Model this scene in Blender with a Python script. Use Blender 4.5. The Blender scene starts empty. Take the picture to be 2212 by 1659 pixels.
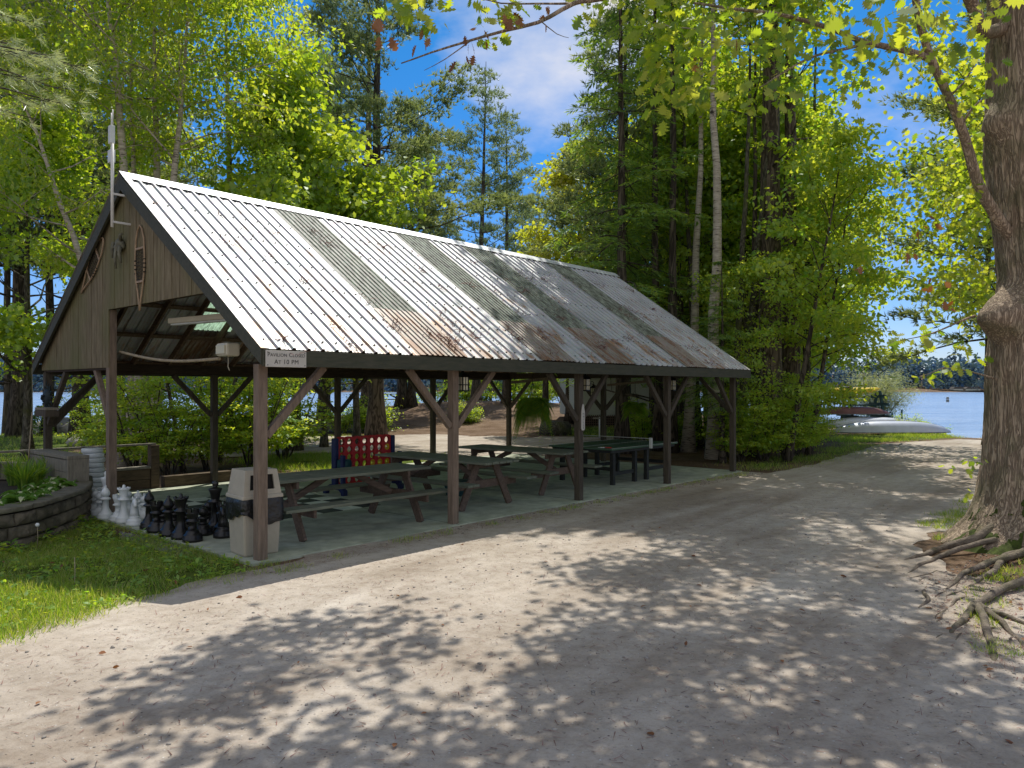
import bpy, bmesh, math, random
import numpy as np
from mathutils import Vector, Matrix, noise
R = math.radians
PI = math.pi
C = bpy.context.scene.collection

# ------------------------------------------------------------------ camera model (metres, camera at origin, looks along +Y)
F, CX, CY, EYE = 1627.64, 1106.0, 839.77, 2.1
def at(px, py, z=0.0):
    """ground (or height z) point seen at a pixel of the 2212 px wide photograph"""
    Y = (EYE - z) * F / (py - CY)
    return Vector(((px - CX) / F * Y, Y, z))
def atY(px, Y, z=0.0):
    return Vector(((px - CX) / F * Y, Y, z))
def atYp(px, py, Y):
    return Vector(((px - CX) / F * Y, Y, EYE - (py - CY) / F * Y))
ANG = math.atan2(.7506, .6607)
P0 = Vector((-3.0507, 9.1402, 0))
U = Vector((.6607, .7506, 0)); V = Vector((-.7506, .6607, 0))
def W(u, v, z=0.0):
    return P0 + U * u + V * v + Vector((0, 0, z))
SPAN, WID = 3.2484, 7.5048
SUN_EL, SUN_AZ = R(58.5), R(13)
SHX, SHY = math.sin(SUN_AZ) / math.tan(SUN_EL), math.cos(SUN_AZ) / math.tan(SUN_EL)

# ------------------------------------------------------------------ tagging
def tag(o, label=None, cat=None, group=None, kind=None):
    if label: o['label'] = label
    if cat: o['category'] = cat
    if group: o['group'] = group
    if kind: o['kind'] = kind
    return o
def thing(name, label, cat, loc=(0, 0, 0), rotz=0, group=None):
    o = bpy.data.objects.new(name, None); C.objects.link(o)
    o.location = loc; o.rotation_euler = (0, 0, rotz)
    o.empty_display_size = .1
    return tag(o, label, cat, group)
def dup(root, loc=None, rotz=None, label=None, group=None, scale=None):
    r = root.copy(); C.objects.link(r)
    if loc is not None: r.location = loc
    if rotz is not None: r.rotation_euler = (0, 0, rotz)
    if scale is not None: r.scale = scale if hasattr(scale, '__len__') else (scale,) * 3
    if label: r['label'] = label
    if group: r['group'] = group
    for ch in list(root.children):
        c = ch.copy(); C.objects.link(c); c.parent = r
        for g in list(ch.children):
            d = g.copy(); C.objects.link(d); d.parent = c
    return r

# ------------------------------------------------------------------ mesh builder
class MB:
    def __init__(s): s.v = []; s.f = []; s.sm = []; s.mi = []
    def add(s, vs, fs, smooth=False, mi=0):
        b = len(s.v); s.v += [tuple(p) for p in vs]
        for f in fs: s.f.append(tuple(b + i for i in f)); s.sm.append(smooth); s.mi.append(mi)
        return s
    def box(s, x0, x1, y0, y1, z0, z1, mi=0):
        return s.add([(x0,y0,z0),(x1,y0,z0),(x1,y1,z0),(x0,y1,z0),(x0,y0,z1),(x1,y0,z1),(x1,y1,z1),(x0,y1,z1)],
              [(0,3,2,1),(4,5,6,7),(0,1,5,4),(1,2,6,5),(2,3,7,6),(3,0,4,7)], mi=mi)
    def beam(s, a, b, w, h, up=(0, 0, 1), mi=0):
        a = Vector(a); b = Vector(b); d = (b - a).normalized(); up = Vector(up)
        x = d.cross(up)
        if x.length < 1e-4: x = d.cross(Vector((1, 0, 0)))
        x.normalize(); y = x.cross(d).normalized()
        vs = []
        for p in (a, b):
            for sx, sy in ((-1,-1),(1,-1),(1,1),(-1,1)): vs.append(p + x*(sx*w/2) + y*(sy*h/2))
        return s.add(vs, [(0,1,2,3),(7,6,5,4),(0,4,5,1),(1,5,6,2),(2,6,7,3),(3,7,4,0)], mi=mi)
    def tube(s, pts, rad, n=8, cap=True, smooth=True, mi=0):
        pts = [Vector(p) for p in pts]
        if not hasattr(rad, '__len__'): rad = [rad] * len(pts)
        vs = []; ref = Vector((0, 0, 1))
        d0 = (pts[1] - pts[0]).normalized()
        if abs(d0.z) > .9: ref = Vector((1, 0, 0))
        for i, p in enumerate(pts):
            d = (pts[min(i+1, len(pts)-1)] - pts[max(i-1, 0)]).normalized()
            x = ref - d * ref.dot(d)
            if x.length < 1e-5: x = d.orthogonal()
            x.normalize(); ref = x; y = d.cross(x)
            for k in range(n):
                a = 2*PI*k/n; vs.append(p + (x*math.cos(a) + y*math.sin(a)) * rad[i])
        fs = []
        for i in range(len(pts)-1):
            for k in range(n):
                k2 = (k+1) % n; fs.append((i*n+k, i*n+k2, (i+1)*n+k2, (i+1)*n+k))
        s.add(vs, fs, smooth, mi)
        if cap:
            b = len(s.v) - len(vs)
            s.f += [tuple(b+k for k in reversed(range(n))), tuple(b+(len(pts)-1)*n+k for k in range(n))]
            s.sm += [False, False]; s.mi += [mi, mi]
        return s
    def lathe(s, prof, n=20, c=(0, 0, 0), smooth=True, mi=0):
        vs = []; c = Vector(c)
        for r, z in prof:
            for k in range(n):
                a = 2*PI*k/n; vs.append(c + Vector((r*math.cos(a), r*math.sin(a), z)))
        fs = []
        for i in range(len(prof)-1):
            for k in range(n):
                k2 = (k+1) % n; fs.append((i*n+k, i*n+k2, (i+1)*n+k2, (i+1)*n+k))
        fs.append(tuple(reversed(range(n)))); fs.append(tuple((len(prof)-1)*n+k for k in range(n)))
        return s.add(vs, fs, smooth, mi)
    def prism(s, poly, y0, y1, mi=0):
        """poly in the x-z plane, extruded along y"""
        n = len(poly)
        vs = [(x, y0, z) for x, z in poly] + [(x, y1, z) for x, z in poly]
        fs = [tuple(range(n)), tuple(reversed(range(n, 2*n)))] + [(i, n+i, n+(i+1) % n, (i+1) % n) for i in range(n)]
        return s.add(vs, fs, mi=mi)
    def blob(s, c, r, seed=0, amp=.25, sub=2, sq=(1, 1, 1), fr=1.2, mi=0):
        bm = bmesh.new(); bmesh.ops.create_icosphere(bm, subdivisions=sub, radius=1)
        vs = []
        for v in bm.verts:
            k = 1 + amp * noise.noise(v.co * fr + Vector((seed * 7.3, seed * 1.7, 0))) + amp * .4 * noise.noise(v.co * fr * 3.1 + Vector((seed, 0, 3)))
            vs.append(Vector(c) + Vector((v.co.x*sq[0], v.co.y*sq[1], v.co.z*sq[2])) * (r * k))
        fs = [tuple(v.index for v in f.verts) for f in bm.faces]; bm.free()
        return s.add(vs, fs, True, mi)
    def build(s, name, mat, parent=None, bev=0, label=None, kind=None):
        me = bpy.data.meshes.new(name); me.from_pydata(s.v, [], s.f)
        me.polygons.foreach_set('use_smooth', s.sm)
        mats = mat if isinstance(mat, (list, tuple)) else [mat]
        for m in mats: me.materials.append(m)
        if len(mats) > 1: me.polygons.foreach_set('material_index', s.mi)
        me.update()
        bm = bmesh.new(); bm.from_mesh(me); bmesh.ops.recalc_face_normals(bm, faces=bm.faces); bm.to_mesh(me); bm.free()
        o = bpy.data.objects.new(name, me); C.objects.link(o)
        if parent is not None: o.parent = parent
        if bev:
            m = o.modifiers.new('edge', 'BEVEL'); m.width = bev; m.segments = 2; m.limit_method = 'ANGLE'; m.angle_limit = R(40)
        return tag(o, label=label, kind=kind)

# ------------------------------------------------------------------ fast leaf meshes
KITE = [(0,0,0),(.45,.27,.05),(1,0,-.03),(.45,-.27,.05)]
SLIM = [(0,0,0),(.5,.11,.02),(1,0,-.05),(.5,-.11,.02)]
NEEDLE = [(0,.085,0),(1,0,0),(0,-.085,0)]
BLADE = [(0,.034,0),(.55,.022,.02),(1,0,-.12),(.55,-.022,.02),(0,-.034,0)]
OVAL = [(0,0,0),(.25,.22,.05),(.6,.25,.05),(1,0,-.06),(.6,-.25,.05),(.25,-.22,.05)]
_h = [(.06,.02),(.16,.09),(.24,.27),(.33,.12),(.44,.40),(.53,.17),(.66,.42),(.74,.17),(.88,.25)]
OAKL = [(0,0,0)] + [(a, b, .12*b - .12*a*a) for a, b in _h] + [(1,0,-.1)] + [(a, -b, .12*b - .12*a*a) for a, b in reversed(_h)]
MAPL = [(0,0,0),(.05,.25,.03),(.28,.52,.03),(.42,.26,.04),(.72,.36,.02),(1,0,-.06),(.72,-.36,.02),(.42,-.26,.04),(.28,-.52,.03),(.05,-.25,.03)]
def unit(a): return a / np.maximum(np.linalg.norm(a, axis=1, keepdims=True), 1e-9)
def leaf_mesh(name, mat, P, D, N, S, shape, seed=1, rnd=None):
    P = np.asarray(P, dtype=np.float64); n = len(P); k = len(shape)
    D = unit(np.asarray(D)); T = unit(np.cross(np.asarray(N), D)); N = np.cross(D, T)
    S = np.broadcast_to(np.asarray(S, dtype=np.float64).reshape(-1, 1), (n, 1))
    sh = np.array(shape)
    vs = P[:, None, :] + (D[:, None, :] * sh[None, :, 0:1] + T[:, None, :] * sh[None, :, 1:2] + N[:, None, :] * sh[None, :, 2:3]) * S[:, :, None]
    return raw_mesh(name, mat, vs.reshape(-1, 3), n, k, seed, rnd)
def raw_mesh(name, mat, vs, n, k, seed=1, rnd=None):
    me = bpy.data.meshes.new(name)
    me.vertices.add(n*k); me.vertices.foreach_set('co', vs.astype(np.float32).ravel())
    me.loops.add(n*k); me.loops.foreach_set('vertex_index', np.arange(n*k, dtype=np.int32))
    me.polygons.add(n); me.polygons.foreach_set('loop_start', np.arange(0, n*k, k, dtype=np.int32))
    at_ = me.attributes.new('rnd', 'FLOAT', 'FACE')
    at_.data.foreach_set('value', (np.random.default_rng(seed).random(n) if rnd is None else np.asarray(rnd)).astype(np.float32))
    me.materials.append(mat); me.update(calc_edges=True)
    return me
def obj(name, me, parent=None, label=None, kind=None):
    o = bpy.data.objects.new(name, me); C.objects.link(o)
    if parent is not None: o.parent = parent
    return tag(o, label=label, kind=kind)
def rvec(rng, n): return unit(rng.normal(size=(n, 3)))

# ------------------------------------------------------------------ materials
def nodes(name):
    m = bpy.data.materials.new(name); m.use_nodes = True
    nt = m.node_tree; nt.nodes.clear()
    out = nt.nodes.new('ShaderNodeOutputMaterial')
    def N(t, **k):
        n = nt.nodes.new(t)
        for a, b in k.items():
            if a.startswith('i_'):
                key = a[2:]; key = int(key) if key.isdigit() else key.replace('_', ' ')
                n.inputs[key].default_value = b
            else: setattr(n, a, b)
        return n
    return m, nt, out, N, nt.links.new
def ramp(N, stops):
    r = N('ShaderNodeValToRGB'); e = r.color_ramp.elements
    while len(e) < len(stops): e.new(.5)
    for i, (p, c) in enumerate(stops):
        e[i].position = p; e[i].color = (*c, 1) if len(c) == 3 else c
    return r
def scl(c, k): return tuple(min(1, x * k) for x in c)
def surf(name, col, rough=.8, var=.35, scale=4, stretch=(1, 1, 1), bump=.3, bscale=None, metal=0, spec=.3, col2=None, detail=6, dirt=None, dist=.01):
    """principled surface with layered noise colour and bump"""
    m, nt, out, N, L = nodes(name)
    b = N('ShaderNodeBsdfPrincipled', i_Roughness=rough, i_Metallic=metal); b.inputs['Specular IOR Level'].default_value = spec
    tc = N('ShaderNodeTexCoord'); mp = N('ShaderNodeMapping'); mp.inputs['Scale'].default_value = stretch
    L(tc.outputs['Object'], mp.inputs[0])
    n1 = N('ShaderNodeTexNoise', i_Scale=scale, i_Detail=detail, i_Roughness=.65); L(mp.outputs[0], n1.inputs[0])
    c2 = col2 or scl(col, 1 - var)
    r = ramp(N, [(.3, c2), (.7, scl(col, 1 + var * .4))]); L(n1.outputs[0], r.inputs[0])
    src = r.outputs[0]
    if dirt:
        n3 = N('ShaderNodeTexNoise', i_Scale=scale * .23, i_Detail=5, i_Roughness=.6); L(tc.outputs['Object'], n3.inputs[0])
        r3 = ramp(N, [(.48, (0, 0, 0)), (.68, (1, 1, 1))]); L(n3.outputs[0], r3.inputs[0])
        mx = N('ShaderNodeMixRGB', blend_type='MIX'); mx.inputs[2].default_value = (*dirt, 1)
        ml = N('ShaderNodeMath', operation='MULTIPLY'); ml.inputs[1].default_value = .75
        L(r3.outputs[0], ml.inputs[0]); L(ml.outputs[0], mx.inputs[0]); L(src, mx.inputs[1]); src = mx.outputs[0]
    L(src, b.inputs['Base Color'])
    if bump:
        n2 = N('ShaderNodeTexNoise', i_Scale=bscale or scale * 3, i_Detail=5, i_Roughness=.6); L(mp.outputs[0], n2.inputs[0])
        bp = N('ShaderNodeBump', i_Strength=bump, i_Distance=dist); L(n2.outputs[0], bp.inputs['Height']); L(bp.outputs[0], b.inputs['Normal'])
    L(b.outputs[0], out.inputs[0])
    return m
def leafmat(name, cols, trans, tmix=.5, gloss=.03, grough=.5, kd=1.8, kt=2.0):
    """leaf: diffuse + translucent + a little gloss, colour per leaf"""
    m, nt, out, N, L = nodes(name)
    cols = [(c[0]*kd*1.12, c[1]*kd, c[2]*kd*1.7) for c in cols]; trans = [(min(.86, c[0]*kt*1.15), min(.9, c[1]*kt), min(.9, c[2]*kt)) for c in trans]
    a = N('ShaderNodeAttribute', attribute_name='rnd')
    r = ramp(N, [(i / (len(cols) - 1), c) for i, c in enumerate(cols)]); L(a.outputs['Fac'], r.inputs[0])
    r2 = ramp(N, [(i / (len(trans) - 1), c) for i, c in enumerate(trans)]); L(a.outputs['Fac'], r2.inputs[0])
    d = N('ShaderNodeBsdfDiffuse'); t = N('ShaderNodeBsdfTranslucent'); g = N('ShaderNodeBsdfGlossy', i_Roughness=grough)
    g.inputs[0].default_value = (.9, .95, .9, 1)
    L(r.outputs[0], d.inputs[0]); L(r2.outputs[0], t.inputs[0])
    m1 = N('ShaderNodeMixShader', i_Fac=tmix); L(d.outputs[0], m1.inputs[1]); L(t.outputs[0], m1.inputs[2])
    m2 = N('ShaderNodeMixShader', i_Fac=gloss); L(m1.outputs[0], m2.inputs[1]); L(g.outputs[0], m2.inputs[2])
    L(m2.outputs[0], out.inputs[0])
    return m
M = {}
M['leaf_birch'] = leafmat('birch_leaves', [(.030,.060,.008),(.055,.105,.012),(.085,.135,.015),(.12,.16,.02)], [(.12,.24,.010),(.26,.42,.015),(.40,.52,.02),(.52,.58,.03)], .55, .045, .45)
M['leaf_maple'] = leafmat('maple_leaves', [(.028,.062,.008),(.050,.100,.010),(.085,.130,.012)], [(.14,.27,.010),(.28,.43,.012),(.42,.53,.02)], .52, .06, kd=3.0, kt=2.3)
M['leaf_shrub'] = leafmat('understory_leaves', [(.028,.068,.010),(.050,.110,.012),(.085,.135,.015)], [(.13,.29,.012),(.28,.46,.015),(.44,.56,.03)], .55, .04, kd=3.2, kt=3.0)
M['leaf_yellow'] = leafmat('yellowing_leaves', [(.06,.085,.010),(.12,.12,.012),(.17,.13,.015)], [(.30,.38,.015),(.50,.48,.02),(.58,.40,.03)], .5, .06, kd=2.4, kt=2.2)
M['leaf_oak'] = leafmat('oak_leaves', [(.020,.048,.006),(.045,.085,.010),(.085,.125,.012),(.14,.15,.02)], [(.09,.17,.008),(.22,.33,.010),(.40,.48,.015),(.56,.54,.03)], .52, .04, kd=2.1, kt=2.7)
M['leaf_brown'] = leafmat('dead_leaves', [(.12,.055,.015),(.18,.085,.022),(.24,.13,.04)], [(.22,.09,.015),(.34,.16,.03)], .3, .03, kd=1.2, kt=1.2)
M['pine'] = leafmat('pine_needles', [(.020,.040,.018),(.040,.066,.022),(.075,.100,.030)], [(.07,.12,.03),(.14,.19,.04),(.22,.26,.06)], .35, .06, .4, kd=3.5, kt=2.8)
M['pine_pale'] = leafmat('pale_pine_needles', [(.06,.095,.035),(.10,.145,.055),(.16,.20,.085)], [(.16,.22,.06),(.28,.33,.09),(.36,.40,.13)], .35, .10, .35, kd=2.9, kt=2.4)
M['hemlock'] = leafmat('hemlock_needles', [(.014,.036,.010),(.026,.056,.012),(.050,.085,.016)], [(.06,.13,.012),(.13,.22,.016),(.24,.32,.03)], .38, .05, kd=4.6, kt=3.2)
M['fern'] = leafmat('fern_fronds', [(.030,.075,.008),(.055,.110,.010),(.10,.14,.012)], [(.10,.24,.01),(.20,.36,.012),(.36,.44,.02)], .45, .04, kd=2.4, kt=2.6)
M['grass'] = leafmat('grass_blades', [(.030,.070,.008),(.055,.115,.010),(.105,.150,.015),(.20,.19,.06)], [(.12,.24,.008),(.22,.38,.012),(.36,.46,.02),(.40,.38,.10)], .42, .03, kd=2.1, kt=2.2)
M['far'] = leafmat('far_foliage_haze', [(.018,.045,.055),(.035,.070,.065),(.075,.110,.060)], [(.04,.08,.07),(.07,.12,.08)], .25, .0, kd=2.3, kt=2.0)  # blue haze of distance is mixed into these leaf colours
M['willow'] = leafmat('pale_shore_foliage', [(.05,.075,.025),(.09,.115,.035),(.14,.15,.05)], [(.18,.24,.05),(.3,.34,.08)], .4, .05)
M['litter'] = leafmat('needle_litter', [(.09,.05,.025),(.15,.085,.04),(.24,.15,.08)], [(.05,.03,.01),(.08,.04,.02)], .1, .0, kd=1.3, kt=1.4)

def bark(name, c1, c2, sx=14, sz=2.2, bump=1.0, moss=None, dist=.03):
    m, nt, out, N, L = nodes(name)
    b = N('ShaderNodeBsdfPrincipled', i_Roughness=.9); b.inputs['Specular IOR Level'].default_value = .15
    tc = N('ShaderNodeTexCoord'); mp = N('ShaderNodeMapping'); mp.inputs['Scale'].default_value = (sx, sx, sz)
    L(tc.outputs['Object'], mp.inputs[0])
    n = N('ShaderNodeTexNoise', i_Scale=1.0, i_Detail=9, i_Roughness=.62, i_Distortion=.6); L(mp.outputs[0], n.inputs[0])
    n4 = N('ShaderNodeTexNoise', i_Scale=.55, i_Detail=4, i_Roughness=.5, i_Distortion=1.4); L(mp.outputs[0], n4.inputs[0])
    s4 = N('ShaderNodeMath', operation='SUBTRACT'); s4.inputs[1].default_value = .5; L(n4.outputs[0], s4.inputs[0])
    a4 = N('ShaderNodeMath', operation='ABSOLUTE'); L(s4.outputs[0], a4.inputs[0])
    vr = ramp(N, [(0, (.05, .05, .05)), (.09, (1, 1, 1))]); L(a4.outputs[0], vr.inputs[0])
    mul = N('ShaderNodeMath', operation='MULTIPLY'); L(n.outputs[0], mul.inputs[0]); L(vr.outputs[0], mul.inputs[1])
    r = ramp(N, [(.1, c2), (.6, c1)]); L(mul.outputs[0], r.inputs[0]); src = r.outputs[0]
    if moss:
        n2 = N('ShaderNodeTexNoise', i_Scale=2.2, i_Detail=6); L(tc.outputs['Object'], n2.inputs[0])
        rr = ramp(N, [(.50, (0, 0, 0)), (.66, (.8, .8, .8))]); L(n2.outputs[0], rr.inputs[0])
        mx = N('ShaderNodeMixRGB'); mx.inputs[2].default_value = (*moss, 1); L(rr.outputs[0], mx.inputs[0]); L(src, mx.inputs[1]); src = mx.outputs[0]
    L(src, b.inputs['Base Color'])
    bp = N('ShaderNodeBump', i_Strength=bump, i_Distance=dist); L(mul.outputs[0], bp.inputs['Height']); L(bp.outputs[0], b.inputs['Normal'])
    L(b.outputs[0], out.inputs[0]); return m
M['bark'] = bark('pine_bark', (.21,.17,.13), (.055,.044,.036), 9, 1.6)
M['bark_dark'] = bark('dark_bark', (.15,.125,.10), (.04,.034,.028), 9, 1.6)
M['bark_grey'] = bark('grey_bark', (.16,.15,.12), (.05,.045,.035), 12, 4, .6, moss=(.09,.10,.03))
M['bark_oak'] = bark('oak_bark', (.56,.44,.32), (.26,.195,.14), 36, 4.2, 1.0, moss=(.22,.20,.12), dist=.03)
M['root'] = surf('root_bark', (.21,.17,.13), .9, .55, 11, (1, 1, 1), 1.0, 30, dirt=(.10,.095,.045), dist=.03)
M['moss'] = surf('moss', (.060,.085,.012), .95, .6, 18, bump=.8, bscale=60, col2=(.03,.035,.008))
def birch_bark():
    m, nt, out, N, L = nodes('birch_bark')
    b = N('ShaderNodeBsdfPrincipled', i_Roughness=.75)
    tc = N('ShaderNodeTexCoord'); mp = N('ShaderNodeMapping'); mp.inputs['Scale'].default_value = (2.2, 2.2, 16); L(tc.outputs['Object'], mp.inputs[0])
    n = N('ShaderNodeTexNoise', i_Scale=1.6, i_Detail=6, i_Roughness=.7); L(mp.outputs[0], n.inputs[0])
    r = ramp(N, [(.36, (.03,.025,.02)), (.45, (.36,.31,.25)), (.7, (.62,.57,.48))]); L(n.outputs[0], r.inputs[0])
    n2 = N('ShaderNodeTexNoise', i_Scale=3.5, i_Detail=3); L(tc.outputs['Object'], n2.inputs[0])
    r2 = ramp(N, [(.66, (1, 1, 1)), (.74, (.10,.08,.06))]); L(n2.outputs[0], r2.inputs[0])
    mx = N('ShaderNodeMixRGB', blend_type='MULTIPLY', i_Fac=1); L(r.outputs[0], mx.inputs[1]); L(r2.outputs[0], mx.inputs[2])
    L(mx.outputs[0], b.inputs['Base Color']); L(b.outputs[0], out.inputs[0]); return m
M['bark_birch'] = birch_bark()

# wood, metal and the like
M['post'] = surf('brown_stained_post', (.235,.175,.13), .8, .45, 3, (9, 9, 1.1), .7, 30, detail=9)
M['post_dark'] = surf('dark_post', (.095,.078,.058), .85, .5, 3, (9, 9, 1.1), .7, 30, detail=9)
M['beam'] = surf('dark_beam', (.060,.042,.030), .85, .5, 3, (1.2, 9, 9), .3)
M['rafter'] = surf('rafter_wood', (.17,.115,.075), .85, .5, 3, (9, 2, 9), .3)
M['fascia'] = surf('green_brown_fascia', (.070,.066,.046), .7, .4, 4, (1, 6, 6), .25, col2=(.042,.048,.032))
M['table_wood'] = surf('picnic_table_wood', (.155,.11,.082), .75, .5, 3, (1.2, 10, 10), .7, detail=9)
M['table_top'] = surf('picnic_table_top', (.19,.205,.15), .7, .45, 3, (1.2, 10, 10), .3, dirt=(.09,.085,.06))
M['concrete'] = surf('slab_concrete', (.47,.50,.385), .85, .42, 3.2, bump=.2, bscale=90, dirt=(.30,.325,.235), dist=.004)
M['siding'] = None
M['paint_dark'] = surf('black_paint', (.030,.032,.030), .6, .3, 9, bump=.1)
M['white_plastic'] = surf('white_plastic', (.72,.76,.76), .45, .10, 6, bump=.05, dirt=(.52,.55,.52))
M['white_chess'] = surf('white_chess_plastic', (.74,.77,.76), .38, .08, 4, bump=.0, spec=.5, dirt=(.60,.62,.58))
M['black_chess'] = surf('black_chess_plastic', (.014,.013,.013), .33, .3, 6, bump=.03, spec=.5)
M['bin'] = surf('beige_plastic', (.47,.42,.33), .55, .14, 5, bump=.12, bscale=120, dirt=(.34,.30,.22), dist=.003)
M['liner'] = surf('black_bag', (.008,.008,.009), .28, .3, 5, bump=.9, bscale=9, spec=.6, dist=.03)
M['dark_hole'] = surf('recess_shade', (.02,.018,.016), .9, .3, 5, bump=0)  # near-black colour standing in for shade inside openings
M['red'] = surf('red_plastic', (.55,.016,.016), .4, .15, 4, bump=.03, spec=.5)
M['blue'] = surf('blue_plastic', (.014,.022,.085), .45, .2, 4, bump=.03)
M['yellow'] = surf('yellow_plastic', (.62,.42,.02), .4, .1, 4, bump=0)
M['teal'] = surf('dark_teal_plastic', (.010,.060,.070), .5, .2, 4, bump=0)
M['pong'] = surf('green_table_paint', (.055,.120,.070), .5, .25, 5, bump=.08, dirt=(.10,.14,.09))
M['pale_line'] = surf('pale_paint', (.6,.62,.58), .6, .15, 5, bump=0)
M['metal_white'] = surf('white_metal', (.72,.72,.70), .45, .12, 5, bump=0, metal=.0)
M['fixture'] = surf('cream_fixture', (.62,.58,.46), .5, .1, 5, bump=0)
M['sign'] = surf('sign_board', (.55,.52,.47), .6, .1, 5, bump=.02)
M['ink'] = surf('dark_ink', (.03,.032,.035), .6, .1, 5, bump=0)
M['bent_wood'] = surf('pale_bent_wood', (.38,.27,.17), .6, .35, 8, bump=.2)
M['web'] = surf('dark_lacing', (.06,.05,.035), .8, .4, 9, bump=.2)
M['black_metal'] = surf('black_metal', (.018,.018,.018), .45, .3, 9, bump=0, metal=.6)
M['driftwood'] = surf('grey_driftwood', (.17,.165,.12), .9, .5, 8, bump=.5)
M['sunface'] = surf('verdigris_metal', (.030,.046,.052), .65, .5, 12, bump=.5, metal=.3)
M['stone'] = surf('wall_block_stone', (.21,.18,.135), .92, .55, 6, bump=.9, bscale=16, dirt=(.055,.055,.032), dist=.03)
M['cap'] = surf('cap_stone', (.19,.175,.13), .92, .5, 8, bump=.7, bscale=26, dirt=(.09,.095,.05), dist=.02)
M['timber'] = surf('weathered_timber', (.25,.225,.175), .85, .4, 3, (9, 9, 1.5), .4, 20)
M['timber_dark'] = surf('old_timber', (.12,.085,.050), .85, .5, 3, (2, 9, 9), .4, 20)
M['boulder'] = surf('granite_boulder', (.34,.32,.29), .9, .45, 5, bump=.7, bscale=14, dist=.03)
M['soil'] = surf('planter_soil', (.055,.042,.028), .95, .5, 12, bump=.9, bscale=40)
M['clap'] = surf('white_clapboard', (.50,.53,.46), .7, .08, 5, bump=.05)
M['lattice'] = surf('brown_lattice', (.16,.11,.08), .8, .3, 6, bump=.1)
M['shingle'] = surf('roof_shingle', (.09,.085,.08), .9, .4, 12, bump=.5)
M['canoe'] = surf('grey_aluminium', (.50,.53,.58), .42, .12, 3, bump=.04, metal=.35)
M['canoe_dark'] = surf('canoe_keel', (.16,.17,.16), .6, .3, 4, bump=.1)
M['maroon'] = surf('maroon_canoe', (.17,.075,.065), .5, .3, 4, bump=.05)
M['kayak'] = surf('yellow_kayak', (.70,.50,.03), .4, .12, 4, bump=0)
M['rack'] = surf('rack_green', (.015,.06,.06), .6, .3, 5, bump=.1)
M['pot'] = surf('grey_pot', (.30,.27,.22), .7, .25, 8, bump=.1)
M['lamp_glass'] = surf('lantern_glass', (.55,.50,.33), .25, .1, 5, bump=0, spec=.6)
M['glass_dark'] = surf('window_glass', (.03,.05,.05), .08, .2, 4, bump=0, spec=.8)
M['rope'] = surf('pole_wood', (.36,.30,.20), .8, .3, 9, bump=.2)

def siding():
    m, nt, out, N, L = nodes('green_stained_siding')
    b = N('ShaderNodeBsdfPrincipled', i_Roughness=.85); b.inputs['Specular IOR Level'].default_value = .2
    tc = N('ShaderNodeTexCoord'); mp = N('ShaderNodeMapping'); mp.inputs['Scale'].default_value = (7, 7, .9); L(tc.outputs['Object'], mp.inputs[0])
    n = N('ShaderNodeTexNoise', i_Scale=2.2, i_Detail=8, i_Roughness=.7); L(mp.outputs[0], n.inputs[0])
    r = ramp(N, [(.3, (.105,.085,.048)), (.5, (.185,.150,.090)), (.72, (.28,.235,.15))]); L(n.outputs[0], r.inputs[0])
    n2 = N('ShaderNodeTexNoise', i_Scale=1.1, i_Detail=4); L(tc.outputs['Object'], n2.inputs[0])
    r2 = ramp(N, [(.42, (0, 0, 0)), (.66, (.75, .75, .75))]); L(n2.outputs[0], r2.inputs[0])
    mx = N('ShaderNodeMixRGB'); mx.inputs[2].default_value = (.14,.14,.06, 1); L(r2.outputs[0], mx.inputs[0]); L(r.outputs[0], mx.inputs[1])
    L(mx.outputs[0], b.inputs['Base Color'])
    bp = N('ShaderNodeBump', i_Strength=.4, i_Distance=.01); L(n.outputs[0], bp.inputs['Height']); L(bp.outputs[0], b.inputs['Normal'])
    L(b.outputs[0], out.inputs[0]); return m
M['siding'] = siding()
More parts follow.
